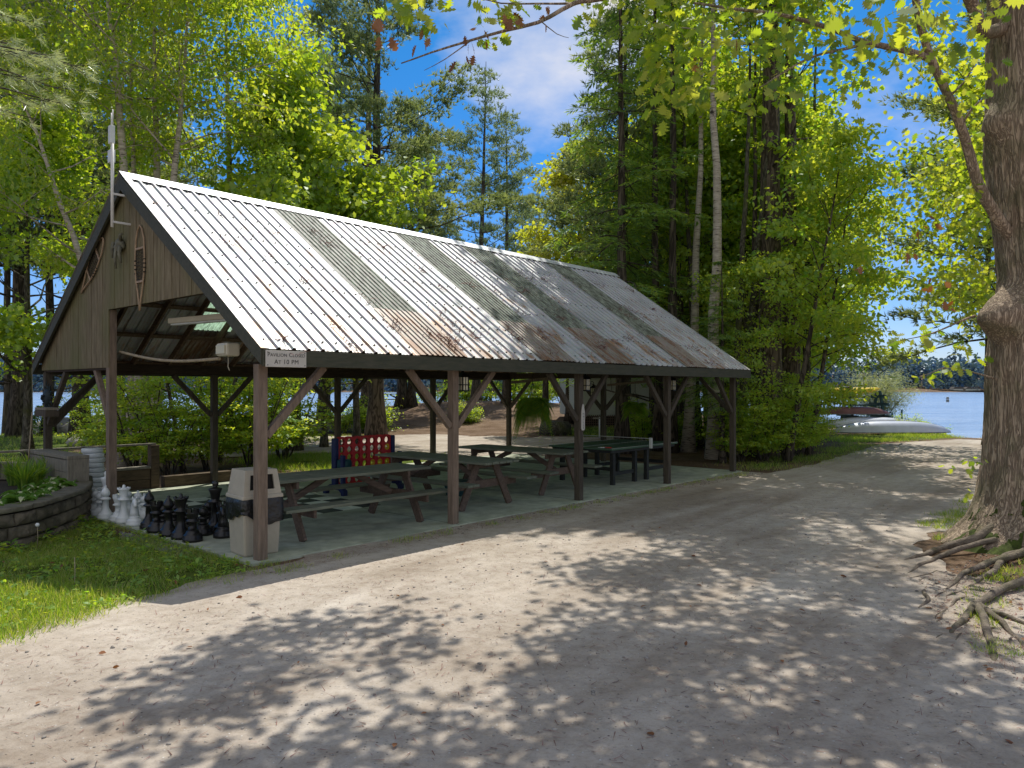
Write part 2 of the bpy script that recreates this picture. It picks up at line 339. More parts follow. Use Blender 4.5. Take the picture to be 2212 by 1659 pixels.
def roof_metal(name, base, metal, stain, rust_amt, rough=.42):
    m, nt, out, N, L = nodes(name)
    b = N('ShaderNodeBsdfPrincipled', i_Metallic=metal)
    tc = N('ShaderNodeTexCoord')
    n = N('ShaderNodeTexNoise', i_Scale=1.3, i_Detail=6, i_Roughness=.6); L(tc.outputs['Object'], n.inputs[0])
    r = ramp(N, [(.3, scl(base, .70)), (.5, scl(base, .92)), (.7, scl(base, 1.08))]); L(n.outputs[0], r.inputs[0])
    # spangle
    v = N('ShaderNodeTexVoronoi', i_Scale=38); L(tc.outputs['Object'], v.inputs[0])
    mv = N('ShaderNodeMixRGB', blend_type='MULTIPLY', i_Fac=.16); L(r.outputs[0], mv.inputs[1]); L(v.outputs['Color'], mv.inputs[2])
    # rust streaks running down the slope
    mp = N('ShaderNodeMapping'); mp.inputs['Scale'].default_value = (3.4, .8, .8); L(tc.outputs['Object'], mp.inputs[0])
    n2 = N('ShaderNodeTexNoise', i_Scale=1.5, i_Detail=8, i_Roughness=.72); L(mp.outputs[0], n2.inputs[0])
    sx = N('ShaderNodeSeparateXYZ'); L(tc.outputs['Object'], sx.inputs[0])
    mr = N('ShaderNodeMapRange'); mr.inputs['From Min'].default_value = 4.6; mr.inputs['From Max'].default_value = 2.6
    mr.inputs['To Min'].default_value = -.035; mr.inputs['To Max'].default_value = rust_amt; L(sx.outputs['Z'], mr.inputs['Value'])
    ad = N('ShaderNodeMath', operation='ADD'); L(n2.outputs[0], ad.inputs[0]); L(mr.outputs[0], ad.inputs[1])
    r2 = ramp(N, [(.545, (0, 0, 0)), (.66, (1, 1, 1))]); L(ad.outputs[0], r2.inputs[0])
    mx = N('ShaderNodeMixRGB'); mx.inputs[2].default_value = (*stain, 1); L(r2.outputs[0], mx.inputs[0]); L(mv.outputs[0], mx.inputs[1])
    L(mx.outputs[0], b.inputs['Base Color'])
    rr = N('ShaderNodeMapRange'); rr.inputs['To Min'].default_value = rough - .06; rr.inputs['To Max'].default_value = rough + .2
    L(n.outputs[0], rr.inputs['Value']); L(rr.outputs[0], b.inputs['Roughness'])
    L(b.outputs[0], out.inputs[0]); return m
M['roof'] = roof_metal('galvanised_roof', (.485,.495,.51), .30, (.30,.18,.10), .055)
M['roof_under'] = surf('roof_underside', (.22,.20,.17), .6, .3, 4, bump=0)
M['roof_brown'] = roof_metal('brown_patch_sheet', (.33,.29,.25), .25, (.20,.11,.06), .08, .5)
M['trim_metal'] = roof_metal('ridge_metal', (.74,.77,.80), .35, (.35,.22,.12), .0)
def skylight():
    m, nt, out, N, L = nodes('weathered_fibreglass')
    tc = N('ShaderNodeTexCoord'); mp = N('ShaderNodeMapping'); mp.inputs['Scale'].default_value = (7, 1.3, 1.3); L(tc.outputs['Object'], mp.inputs[0])
    n = N('ShaderNodeTexNoise', i_Scale=3.2, i_Detail=9, i_Roughness=.78); L(mp.outputs[0], n.inputs[0])
    r = ramp(N, [(.36, (.05,.052,.04)), (.50, (.32,.32,.28)), (.70, (.80,.80,.74))]); L(n.outputs[0], r.inputs[0])
    d = N('ShaderNodeBsdfPrincipled', i_Roughness=.55); L(r.outputs[0], d.inputs['Base Color'])
    t = N('ShaderNodeBsdfTranslucent'); t.inputs[0].default_value = (.58, .95, .66, 1)
    r5 = ramp(N, [(.36, (.06,.10,.06)), (.60, (.64,.95,.70))]); L(n.outputs[0], r5.inputs[0]); L(r5.outputs[0], t.inputs[0])
    mx = N('ShaderNodeMixShader', i_Fac=.48); L(d.outputs[0], mx.inputs[1]); L(t.outputs[0], mx.inputs[2])
    L(mx.outputs[0], out.inputs[0]); return m
M['skylight'] = skylight()
# ================================================================== camera, sun, sky
cam = bpy.data.cameras.new('camera'); cam_o = bpy.data.objects.new('camera', cam); C.objects.link(cam_o)
cam_o.location = (0, 0, EYE); cam_o.rotation_euler = (R(90), 0, 0)
cam.sensor_width = 36; cam.lens = F / 2212 * 36; cam.shift_y = (CY - 829.5) / 2212
cam.clip_start = .05; cam.clip_end = 5000
bpy.context.scene.camera = cam_o
sl = bpy.data.lights.new('sun', 'SUN'); sl.energy = 5.0; sl.angle = R(.42); sl.color = (1, .955, .87)
so = bpy.data.objects.new('sun', sl); C.objects.link(so)
sd = Vector((math.sin(SUN_AZ) * math.cos(SUN_EL), math.cos(SUN_AZ) * math.cos(SUN_EL), math.sin(SUN_EL)))
so.rotation_euler = sd.to_track_quat('Z', 'Y').to_euler(); so.location = sd * 60
wd = bpy.data.worlds.new('World'); bpy.context.scene.world = wd; wd.use_nodes = True
nt = wd.node_tree; nt.nodes.clear(); L = nt.links.new
wo = nt.nodes.new('ShaderNodeOutputWorld'); bg = nt.nodes.new('ShaderNodeBackground'); bg.inputs['Strength'].default_value = .15
sk = nt.nodes.new('ShaderNodeTexSky'); sk.sky_type = 'NISHITA'; sk.sun_disc = False
sk.sun_elevation = SUN_EL; sk.sun_rotation = SUN_AZ; sk.air_density = 1.0; sk.dust_density = .1; sk.ozone_density = 3.0
hs = nt.nodes.new('ShaderNodeHueSaturation'); hs.inputs['Saturation'].default_value = 1.42; hs.inputs['Value'].default_value = .86
L(sk.outputs[0], hs.inputs['Color'])
tc = nt.nodes.new('ShaderNodeTexCoord'); mp = nt.nodes.new('ShaderNodeMapping'); mp.inputs['Scale'].default_value = (1, 1, 2.0); mp.inputs['Location'].default_value = (.37, .0, .12)
L(tc.outputs['Generated'], mp.inputs[0])
cn = nt.nodes.new('ShaderNodeTexNoise'); cn.inputs['Scale'].default_value = 2.7; cn.inputs['Detail'].default_value = 7; cn.inputs['Roughness'].default_value = .55
L(mp.outputs[0], cn.inputs[0])
# one soft cloud bank stands where the photograph shows it (a direction in the sky), broken up by noise
cd = atYp(1235, 95, 10) - Vector((0, 0, EYE)); cd.normalize()
dp = nt.nodes.new('ShaderNodeVectorMath'); dp.operation = 'DOT_PRODUCT'; dp.inputs[1].default_value = cd
nv = nt.nodes.new('ShaderNodeVectorMath'); nv.operation = 'NORMALIZE'; L(tc.outputs['Generated'], nv.inputs[0]); L(nv.outputs[0], dp.inputs[0])
mr = nt.nodes.new('ShaderNodeMapRange'); mr.inputs['From Min'].default_value = .978; mr.inputs['From Max'].default_value = 1.0; mr.inputs['To Min'].default_value = -.02; mr.inputs['To Max'].default_value = .17
L(dp.outputs['Value'], mr.inputs['Value'])
ad = nt.nodes.new('ShaderNodeMath'); ad.operation = 'ADD'; L(cn.outputs[0], ad.inputs[0]); L(mr.outputs[0], ad.inputs[1])
# unseen cloud added overhead and behind the camera to lift and neutralise shade
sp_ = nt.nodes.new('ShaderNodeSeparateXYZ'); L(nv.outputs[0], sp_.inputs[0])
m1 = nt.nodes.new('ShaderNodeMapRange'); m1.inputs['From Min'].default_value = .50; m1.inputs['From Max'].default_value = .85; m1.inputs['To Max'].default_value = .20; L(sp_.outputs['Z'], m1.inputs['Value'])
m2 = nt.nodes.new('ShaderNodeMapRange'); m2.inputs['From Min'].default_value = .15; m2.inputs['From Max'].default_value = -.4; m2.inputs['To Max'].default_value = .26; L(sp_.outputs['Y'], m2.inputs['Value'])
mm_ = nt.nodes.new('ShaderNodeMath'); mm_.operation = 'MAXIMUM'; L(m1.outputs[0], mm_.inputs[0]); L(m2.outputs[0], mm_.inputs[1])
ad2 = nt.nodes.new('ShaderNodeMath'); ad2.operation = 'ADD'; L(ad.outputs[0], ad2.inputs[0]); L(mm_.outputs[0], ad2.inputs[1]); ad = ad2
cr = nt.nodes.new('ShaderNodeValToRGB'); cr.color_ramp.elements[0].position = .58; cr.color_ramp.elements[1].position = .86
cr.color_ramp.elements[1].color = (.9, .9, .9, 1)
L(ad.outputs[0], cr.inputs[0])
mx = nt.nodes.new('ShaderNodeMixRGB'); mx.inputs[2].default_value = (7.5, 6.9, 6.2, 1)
hr = nt.nodes.new('ShaderNodeMapRange'); hr.inputs['From Min'].default_value = .45; hr.inputs['From Max'].default_value = .0; L(sp_.outputs['Z'], hr.inputs['Value'])
ht = nt.nodes.new('ShaderNodeMixRGB'); ht.blend_type = 'MULTIPLY'; ht.inputs[2].default_value = (.62, .66, 1.0, 1); L(hr.outputs[0], ht.inputs[0]); L(hs.outputs[0], ht.inputs[1])
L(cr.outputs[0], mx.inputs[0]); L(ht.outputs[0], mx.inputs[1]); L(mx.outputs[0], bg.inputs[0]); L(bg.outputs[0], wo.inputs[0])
sc = bpy.context.scene
sc.view_settings.view_transform = 'Standard'; sc.view_settings.look = 'None'; sc.view_settings.exposure = 0
cy = sc.cycles
cy.max_bounces = 7; cy.diffuse_bounces = 4; cy.glossy_bounces = 2; cy.transmission_bounces = 5; cy.transparent_max_bounces = 4
cy.use_denoising = True; cy.sample_clamp_indirect = 6; cy.caustics_reflective = False; cy.caustics_refractive = False

# ================================================================== terrain
LAKE = -.5
SHX_ = [-90, -45, -28, -21, -15, -9, -2, 6, 12, 17, 19.2, 19.8, 21, 24, 30, 45, 90]
SHY_ = [30, 34, 37.5, 39, 42, 50, 66, 74, 62, 47, 38.5, 34.6, 33.6, 31.5, 29.5, 27, 25]
def shore(x): return np.interp(x, SHX_, SHY_)
def sstep(a): a = np.clip(a, 0, 1); return a * a * (3 - 2 * a)
def height(x, y):
    x = np.asarray(x, float); y = np.asarray(y, float)
    b = 1.35 * np.exp(-((x + 1) / 12) ** 2 - ((y - 49) / 7.5) ** 2)
    b = b + .03 * np.exp(-((x + 5.6) ** 2 + (y - 8.6) ** 2) / 1.6)
    b = b + .16 * np.exp(-((x - 6.9) ** 2 + (y - 9.5) ** 2) / 1.1)
    b = b + .05 * np.sin(x * .31 + 1) * np.sin(y * .23) * sstep((np.hypot(x - 1, y - 12) - 16) / 12)
    d = shore(x) - y
    z = np.where(d > 0, (b + .5) * sstep(d / 5 + .12) - .5, -.5 - 2.5 * sstep(-d / 10))
    far = sstep((y - 640 - 25 * np.sin(x * .006)) / 60)
    z = np.where(y > 500, -3 + 3 * sstep((y - 560) / 70) + far * (10 + 12 * sstep((y - 700) / 300)), z)
    return z
def hz(x, y): return float(height(np.array([x]), np.array([y]))[0])
def pnoise(x, y, s=1.0):
    return np.array([noise.fractal(Vector((a * s, b * s, 3.1)), .9, 2, 4) for a, b in zip(np.ravel(x), np.ravel(y))]).reshape(np.shape(x))
def inpoly(x, y, poly):
    x = np.asarray(x); y = np.asarray(y); r = np.zeros(x.shape, bool); n = len(poly)
    for i in range(n):
        x1, y1 = poly[i][0], poly[i][1]; x2, y2 = poly[(i + 1) % n][0], poly[(i + 1) % n][1]
        c = ((y1 > y) != (y2 > y)) & (x < (x2 - x1) * (y - y1) / (y2 - y1 + 1e-12) + x1)
        r ^= c
    return r
def blur_in(x, y, poly, w):
    """soft inside mask by jittered tests"""
    acc = 0
    for k in range(8):
        a = k * PI / 4; acc = acc + inpoly(x + w * math.cos(a), y + w * math.sin(a), poly) * 1.0
    return acc / 8
GRASS_NEAR = [at(*p).to_2d() for p in [(-500, 1420), (-20, 1385), (110, 1345), (250, 1312), (330, 1292), (400, 1268), (560, 1232), (600, 1214), (545, 1203), (500, 1190), (430, 1172), (330, 1150), (250, 1128), (190, 1115), (-20, 1180), (-500, 1300)]]
GRASS_BACK = [at(*p).to_2d() for p in [(-700, 1010), (60, 1000), (130, 970), (240, 962), (330, 952), (420, 945), (300, 925), (0, 926), (-700, 940)]]
GRASS_REAR = [at(*p).to_2d() for p in [(560, 1018), (740, 1014), (960, 1010), (940, 988), (760, 978), (600, 984), (520, 996)]]
GRASS_REAR2 = [at(*p).to_2d() for p in [(500, 980), (640, 968), (760, 952), (800, 940), (640, 942), (480, 958)]]
GRASS_SHORE = [at(*p).to_2d() for p in [(1830, 957), (1960, 951), (2060, 947), (2075, 944), (1990, 939), (1850, 939), (1790, 945)]]
GRASS_SHED = [at(*p).to_2d() for p in [(1180, 940), (1300, 946), (1420, 944), (1420, 930), (1200, 929)]]
GRASS_EDGE = [at(*p).to_2d() for p in [(1600, 1022), (1700, 1010), (1800, 990), (1900, 963), (1850, 955), (1760, 975), (1600, 1000)]]
SLAB_UV = [(-.19, -.14), (4 * SPAN + .25, -.14), (4 * SPAN + .25, WID + .15), (-.19, WID + .15)]
SLAB = [W(a, b).to_2d() for a, b in SLAB_UV]

def axis(lo, hi, step, far):
    a = list(np.arange(lo, hi + 1e-6, step)); s = step
    up = []; x = hi
    while x < far: s *= 1.35; x += s; up.append(x)
    s = step; dn = []; x = lo
    while x > -far if lo < 0 else x > -60: s *= 1.35; x -= s; dn.append(x)
    return np.array(dn[::-1] + a + up)
gx = axis(-24, 26, .33, 900); gy = axis(1.0, 60, .33, 1300)
X, Y = np.meshgrid(gx, gy, indexing='ij'); Z = height(X, Y)
near = (np.abs(X) < 26) & (Y > 1) & (Y < 60)
nz = np.zeros_like(X); nz[near] = pnoise(X[near], Y[near], .55)
Z = Z + np.where(near & ~inpoly(X, Y, SLAB), .022 * nz * sstep((shore(X) - Y) / 3), 0) - .012
gv = blur_in(X + nz * .5, Y + nz * .5, GRASS_NEAR, .25)
for g, w in ((GRASS_BACK, 1.0), (GRASS_REAR, .5), (GRASS_REAR2, .6), (GRASS_SHORE, .6), (GRASS_SHED, .6), (GRASS_EDGE, .4)):
    gv = np.maximum(gv, blur_in(X + nz, Y + nz, g, w) * (.9 if g is not GRASS_EDGE else .5))
gv = np.where(Y > 560, 0, gv)
nx_, ny_ = X.shape
idx = np.arange(nx_ * ny_).reshape(nx_, ny_)
fq = np.stack([idx[:-1, :-1], idx[1:, :-1], idx[1:, 1:], idx[:-1, 1:]], -1).reshape(-1, 4)
me = bpy.data.meshes.new('ground'); me.from_pydata(np.stack([X, Y, Z], -1).reshape(-1, 3).tolist(), [], fq.tolist())
me.polygons.foreach_set('use_smooth', [True] * len(me.polygons))
ca = me.attributes.new('grassy', 'FLOAT', 'POINT'); ca.data.foreach_set('value', gv.ravel().astype(np.float32))
def ground_mat():
    m, nt, out, N, L = nodes('forest_ground')
    b = N('ShaderNodeBsdfPrincipled', i_Roughness=.95); b.inputs['Specular IOR Level'].default_value = .1
    tc = N('ShaderNodeTexCoord')
    n1 = N('ShaderNodeTexNoise', i_Scale=.7, i_Detail=9, i_Roughness=.7); L(tc.outputs['Object'], n1.inputs[0])
    n2 = N('ShaderNodeTexNoise', i_Scale=14, i_Detail=8, i_Roughness=.75); L(tc.outputs['Object'], n2.inputs[0])
    r1 = ramp(N, [(.3, (.10,.066,.042)), (.5, (.21,.145,.098)), (.72, (.31,.235,.175))]); L(n2.outputs[0], r1.inputs[0])
    r1b = ramp(N, [(.42, (.55,.5,.42)), (.62, (1,1,1))]); L(n1.outputs[0], r1b.inputs[0])
    mm = N('ShaderNodeMixRGB', blend_type='MULTIPLY', i_Fac=.9); L(r1.outputs[0], mm.inputs[1]); L(r1b.outputs[0], mm.inputs[2])
    r2 = ramp(N, [(.3, (.045,.065,.012)), (.55, (.10,.14,.022)), (.75, (.20,.21,.06))]); L(n2.outputs[0], r2.inputs[0])
    a = N('ShaderNodeAttribute', attribute_name='grassy')
    ad = N('ShaderNodeMath', operation='ADD'); sb = N('ShaderNodeMath', operation='SUBTRACT'); sb.inputs[1].default_value = .5
    L(n1.outputs[0], sb.inputs[0]); L(a.outputs['Fac'], ad.inputs[0]); L(sb.outputs[0], ad.inputs[1])
    rr = ramp(N, [(.38, (0,0,0)), (.62, (1,1,1))]); L(ad.outputs[0], rr.inputs[0])
    mx = N('ShaderNodeMixRGB'); L(rr.outputs[0], mx.inputs[0]); L(mm.outputs[0], mx.inputs[1]); L(r2.outputs[0], mx.inputs[2])
    L(mx.outputs[0], b.inputs['Base Color'])
    bp = N('ShaderNodeBump', i_Strength=.9, i_Distance=.03); L(n2.outputs[0], bp.inputs['Height']); L(bp.outputs[0], b.inputs['Normal'])
    L(b.outputs[0], out.inputs[0]); return m
me.materials.append(ground_mat()); tag(obj('ground', me), kind='structure')

def road_mat(name, tone=1.0, tracks=True):
    m, nt, out, N, L = nodes(name)
    b = N('ShaderNodeBsdfPrincipled', i_Roughness=.93); b.inputs['Specular IOR Level'].default_value = .12
    tc = N('ShaderNodeTexCoord'); P_ = tc.outputs['Object']
    big = N('ShaderNodeTexNoise', i_Scale=.42, i_Detail=7, i_Roughness=.62, i_Distortion=.8); L(P_, big.inputs[0])
    fine = N('ShaderNodeTexNoise', i_Scale=46, i_Detail=8, i_Roughness=.8); L(P_, fine.inputs[0])
    mid = N('ShaderNodeTexNoise', i_Scale=5.5, i_Detail=9, i_Roughness=.75); L(P_, mid.inputs[0])
    rb = ramp(N, [(.28, (.35,.297,.242)), (.5, (.465,.408,.342)), (.70, (.56,.508,.44))]); L(big.outputs[0], rb.inputs[0])
    rm = ramp(N, [(.28, (.62,.59,.55)), (.55, (1,1,1)), (.8, (1.0,1.0,1.0))]); L(mid.outputs[0], rm.inputs[0])
    rf = ramp(N, [(.26, (.50,.46,.42)), (.46, (.92,.91,.90)), (.78, (1,1,1))]); L(fine.outputs[0], rf.inputs[0])
    m1 = N('ShaderNodeMixRGB', blend_type='MULTIPLY', i_Fac=.75); L(rb.outputs[0], m1.inputs[1]); L(rm.outputs[0], m1.inputs[2])
    m2 = N('ShaderNodeMixRGB', blend_type='MULTIPLY', i_Fac=.9); L(m1.outputs[0], m2.inputs[1]); L(rf.outputs[0], m2.inputs[2])
    # small stones
    v = N('ShaderNodeTexVoronoi', i_Scale=34, i_Randomness=1.0); L(P_, v.inputs[0])
    rv = ramp(N, [(.0, (1,1,1)), (.20, (1,1,1)), (.27, (0,0,0))]); L(v.outputs['Distance'], rv.inputs[0])
    sc_ = N('ShaderNodeSeparateColor'); L(v.outputs['Color'], sc_.inputs[0])
    rs = ramp(N, [(.72, (0,0,0)), (.74, (1,1,1))]); L(sc_.outputs[0], rs.inputs[0])
    mk = N('ShaderNodeMath', operation='MULTIPLY'); L(rv.outputs[0], mk.inputs[0]); L(rs.outputs[0], mk.inputs[1])
    stc = ramp(N, [(.0, (.12,.10,.085)), (.5, (.40,.36,.31)), (1, (.66,.63,.58))]); L(sc_.outputs[1], stc.inputs[0])
    m3 = N('ShaderNodeMixRGB'); L(mk.outputs[0], m3.inputs[0]); L(m2.outputs[0], m3.inputs[1]); L(stc.outputs[0], m3.inputs[2])
    # drifts of brown needles
    mp = N('ShaderNodeMapping'); mp.inputs['Scale'].default_value = (1.4, 3.2, 1); mp.inputs['Rotation'].default_value = (0, 0, R(48)); L(P_, mp.inputs[0])
    nd = N('ShaderNodeTexNoise', i_Scale=3.0, i_Detail=10, i_Roughness=.8); L(mp.outputs[0], nd.inputs[0])
    rd = ramp(N, [(.56, (0,0,0)), (.72, (.75,.75,.75))]); L(nd.outputs[0], rd.inputs[0])
    m4 = N('ShaderNodeMixRGB'); m4.inputs[2].default_value = (.20,.13,.08,1); L(rd.outputs[0], m4.inputs[0]); L(m3.outputs[0], m4.inputs[1])
    # wheel worn streaks along the drive
    mpt = N('ShaderNodeMapping'); mpt.inputs['Rotation'].default_value = (0, 0, R(-50)); L(P_, mpt.inputs[0])
    mps = N('ShaderNodeMapping'); mps.inputs['Scale'].default_value = (.13, 1.15, 1); L(mpt.outputs[0], mps.inputs[0]); mpt = mps
    nt_ = N('ShaderNodeTexNoise', i_Scale=1.0, i_Detail=6, i_Roughness=.6, i_Distortion=.5); L(mpt.outputs[0], nt_.inputs[0])
    rt = ramp(N, [(.34, (.74,.70,.66)), (.50, (1,1,1)), (.62, (1.12,1.12,1.12)), (.75, (.86,.83,.80))]); L(nt_.outputs[0], rt.inputs[0])
    m5 = N('ShaderNodeMixRGB', blend_type='MULTIPLY', i_Fac=.9); L(m4.outputs[0], m5.inputs[1]); L(rt.outputs[0], m5.inputs[2]); m4 = m5
    mt = N('ShaderNodeMixRGB', blend_type='MULTIPLY', i_Fac=1); mt.inputs[2].default_value = (tone, tone, tone, 1); L(m4.outputs[0], mt.inputs[1])
    L(mt.outputs[0], b.inputs['Base Color'])
    h1 = N('ShaderNodeMath', operation='MULTIPLY_ADD'); h1.inputs[1].default_value = .55; L(fine.outputs[0], h1.inputs[0]); L(mk.outputs[0], h1.inputs[2])
    h2 = N('ShaderNodeMath', operation='MULTIPLY_ADD'); h2.inputs[1].default_value = 1.6; L(mid.outputs[0], h2.inputs[0]); L(h1.outputs[0], h2.inputs[2])
    bp = N('ShaderNodeBump', i_Strength=.75, i_Distance=.014); L(h2.outputs[0], bp.inputs['Height']); L(bp.outputs[0], b.inputs['Normal'])
    L(b.outputs[0], out.inputs[0]); return m
M['road'] = road_mat('gravel')
def sheet(name, pts, z, mat, kind='structure', rough=.16, step=.12, seed=0):
    """flat ground sheet with an uneven outline"""
    out = []
    n = len(pts)
    for i in range(n):
        a = Vector(pts[i][:2]); b = Vector(pts[(i + 1) % n][:2]); k = max(2, int((b - a).length / step)); k = min(k, 160)
        nrm = Vector((-(b - a).y, (b - a).x)).normalized()
        for j in range(k):
            p = a.lerp(b, j / k)
            q = p + nrm * rough * (noise.fractal(Vector((p.x * 1.3, p.y * 1.3, seed)), .8, 2, 4))
            out.append((q.x, q.y, z))
    bm = bmesh.new(); vs = [bm.verts.new(p) for p in out]; f = bm.faces.new(vs)
    if f.normal.z < 0: f.normal_flip()
    bmesh.ops.triangulate(bm, faces=bm.faces); bmesh.ops.recalc_face_normals(bm, faces=bm.faces)
    me = bpy.data.meshes.new(name); bm.to_mesh(me); bm.free()
    if me.polygons[0].normal.z < 0: me.flip_normals()
    me.materials.append(mat); return tag(obj(name, me), kind=kind)
ROAD = [at(*p).to_2d() for p in [(-700, 1410), (-20, 1362), (110, 1328), (250, 1300), (330, 1284), (400, 1262), (560, 1232), (640, 1212)]]
ROAD += [W(u, -.12).to_2d() for u in (.5, 2, 5, 8, 11, 13.2)]
ROAD += [at(*p).to_2d() for p in [(1660, 1024), (1760, 1004), (1850, 976), (1905, 960), (1960, 956), (2060, 950), (2130, 946)]]
ROAD += [Vector(q) for q in [(19.5, 26), (17, 21), (13, 16.5), (10, 13.3), (8.4, 11.5), (7.2, 11.25), (6.0, 10.9), (5.35, 10.1), (5.15, 9.3), (5.1, 8.5), (5.6, 7.7), (6.6, 7.3), (9.5, 7.0)]]
ROAD += [Vector((9, 6.2)), Vector((9, 1.2)), Vector((-12, 1.2)), Vector((-14, 4))]
road = sheet('gravel_road', ROAD, .014, M['road'], rough=.14)
TRACK = [at(*p).to_2d() for p in [(330, 975), (480, 962), (640, 944), (800, 942), (1000, 936), (1250, 932), (1480, 936), (1520, 948), (1440, 962), (1330, 972), (1100, 992), (960, 1004), (900, 992), (760, 978), (600, 982), (450, 990)]]
track = sheet('gravel_track', TRACK, .016, M['road'], rough=.35, seed=5)
GRAV = [at(*p).to_2d() for p in [(258, 1148), (330, 1162), (400, 1180), (420, 1196), (380, 1200), (310, 1180), (262, 1165)]]

# ------------------------------------------------------------------ lake and far shore
def water_mat():
    m, nt, out, N, L = nodes('lake_water')
    tc = N('ShaderNodeTexCoord'); mp = N('ShaderNodeMapping'); mp.inputs['Scale'].default_value = (.35, 1.5, 1); L(tc.outputs['Object'], mp.inputs[0])
    n = N('ShaderNodeTexNoise', i_Scale=1.0, i_Detail=5, i_Roughness=.6); L(mp.outputs[0], n.inputs[0])
    n2 = N('ShaderNodeTexNoise', i_Scale=.09, i_Detail=3); L(mp.outputs[0], n2.inputs[0])
    b = N('ShaderNodeBsdfPrincipled', i_Roughness=.16, i_IOR=1.33); b.inputs['Specular IOR Level'].default_value = .9
    r = ramp(N, [(.35, (.16,.23,.34)), (.5, (.30,.38,.50)), (.65, (.42,.50,.60))]); n3 = N('ShaderNodeMath', operation='MULTIPLY_ADD'); n3.inputs[1].default_value = .5; n4 = N('ShaderNodeMath', operation='MULTIPLY'); n4.inputs[1].default_value = .5; L(n2.outputs[0], n4.inputs[0]); L(n.outputs[0], n3.inputs[0]); L(n4.outputs[0], n3.inputs[2]); L(n3.outputs[0], r.inputs[0]); L(r.outputs[0], b.inputs['Base Color'])  # pale sky reflection is also painted into the base colour
    bp = N('ShaderNodeBump', i_Strength=.8, i_Distance=.25); L(n.outputs[0], bp.inputs['Height']); L(bp.outputs[0], b.inputs['Normal'])
    L(b.outputs[0], out.inputs[0]); return m
MB().add([(-1400, 22, LAKE), (1400, 22, LAKE), (1400, 720, LAKE), (-1400, 720, LAKE)], [(0, 1, 2, 3)]).build('lake_water', water_mat(), kind='structure')
rng = np.random.default_rng(11)
Ps, Ds, Ss = [], [], []
for i in range(1900):
    x = rng.uniform(-620, 620); y = (618 if i < 1500 else 596) + 25 * math.sin(x * .006) + rng.uniform(-6, 70)
    g = max(hz(x, y), -.4); conif = rng.random() < .6 and i < 1500
    h = rng.uniform(16, 29) * (1 if conif else .8 if i < 1500 else .35); n = 46
    t = rng.random(n) ** .8; a = rng.uniform(0, 6.28, n)
    rad = (h * .17 * (1 - t) + .5 if conif else h * .34 * np.sqrt(np.maximum(0, 1 - (2 * t - 1) ** 2)) + .3) * rng.uniform(.5, 1.05, n)
    Ps.append(np.stack([x + rad * np.cos(a), y + rad * np.sin(a), g + 1 + t * h], -1)); Ds.append(np.stack([np.cos(a), np.sin(a), -rng.uniform(.0, 1, n)], -1)); Ss.append(np.full(n, h * .17))
Ps = np.concatenate(Ps); Ds = np.concatenate(Ds)
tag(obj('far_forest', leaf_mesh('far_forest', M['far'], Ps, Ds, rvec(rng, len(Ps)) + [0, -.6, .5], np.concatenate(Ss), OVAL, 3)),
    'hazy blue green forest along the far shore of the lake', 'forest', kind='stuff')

# ------------------------------------------------------------------ grass, stones, needles on the ground
def scatter(rng, poly, n):
    xs = [p[0] for p in poly]; ys = [p[1] for p in poly]
    P = np.empty((0, 2))
    while len(P) < n:
        q = np.stack([rng.uniform(min(xs), max(xs), n * 2), rng.uniform(min(ys), max(ys), n * 2)], -1)
        P = np.concatenate([P, q[inpoly(q[:, 0], q[:, 1], poly)]])
    return P[:n]
def blades(name, label, poly, n, h, mat, seed, thin=0, jitter=.12, clump=0, shape=BLADE, lo=.45, tilt=.5):
    rng = np.random.default_rng(seed)
    P = scatter(rng, poly, n)
    if clump:
        c = scatter(rng, poly, clump); P = c[rng.integers(0, clump, n)] + rng.normal(size=(n, 2)) * jitter
    else: P = P + rng.normal(size=(n, 2)) * jitter
    keep = ~inpoly(P[:, 0], P[:, 1], SLAB)
    if thin: keep &= (pnoise(P[:, 0], P[:, 1], thin) + rng.uniform(-.25, .25, n)) > -.12
    P = P[keep]; n = len(P)
    z = height(P[:, 0], P[:, 1]) - .012
    D = rng.normal(size=(n, 3)) * tilt; D[:, 2] = 1
    N_ = rvec(rng, n); N_[:, 2] *= .2
    s = h * rng.uniform(lo, 1.15, n)
    return leaf_mesh(name, mat, np.column_stack([P, z]), D, N_, s, shape, seed)
g1 = tag(obj('grass', blades('grass', '', GRASS_NEAR, 85000, .078, M['grass'], 21, thin=.9)), 'short lawn grass at the near corner of the pavilion', 'grass', kind='stuff')
WIDE = [at(*p).to_2d() for p in [(-400, 1440), (-20, 1398), (120, 1358), (270, 1306), (380, 1284), (0, 1275), (-400, 1330)]]
tag(obj('grass', blades('grass', '', WIDE, 15000, .135, M['grass'], 22, clump=420, jitter=.10)), 'taller sunlit grass tufts along the edge of the gravel road', 'grass', kind='stuff')
EDGE = [W(u, v).to_2d() for u, v in ((-.4, -.55), (2, -.30), (6, -.28), (13, -.25), (13, -.60), (6, -.5), (2, -.5), (0, -.75), (-1, -.8))]
tag(obj('grass', blades('grass', '', EDGE, 2600, .10, M['grass'], 23, clump=70, jitter=.06)), 'sparse tufts of grass along the front edge of the slab', 'grass', kind='stuff')
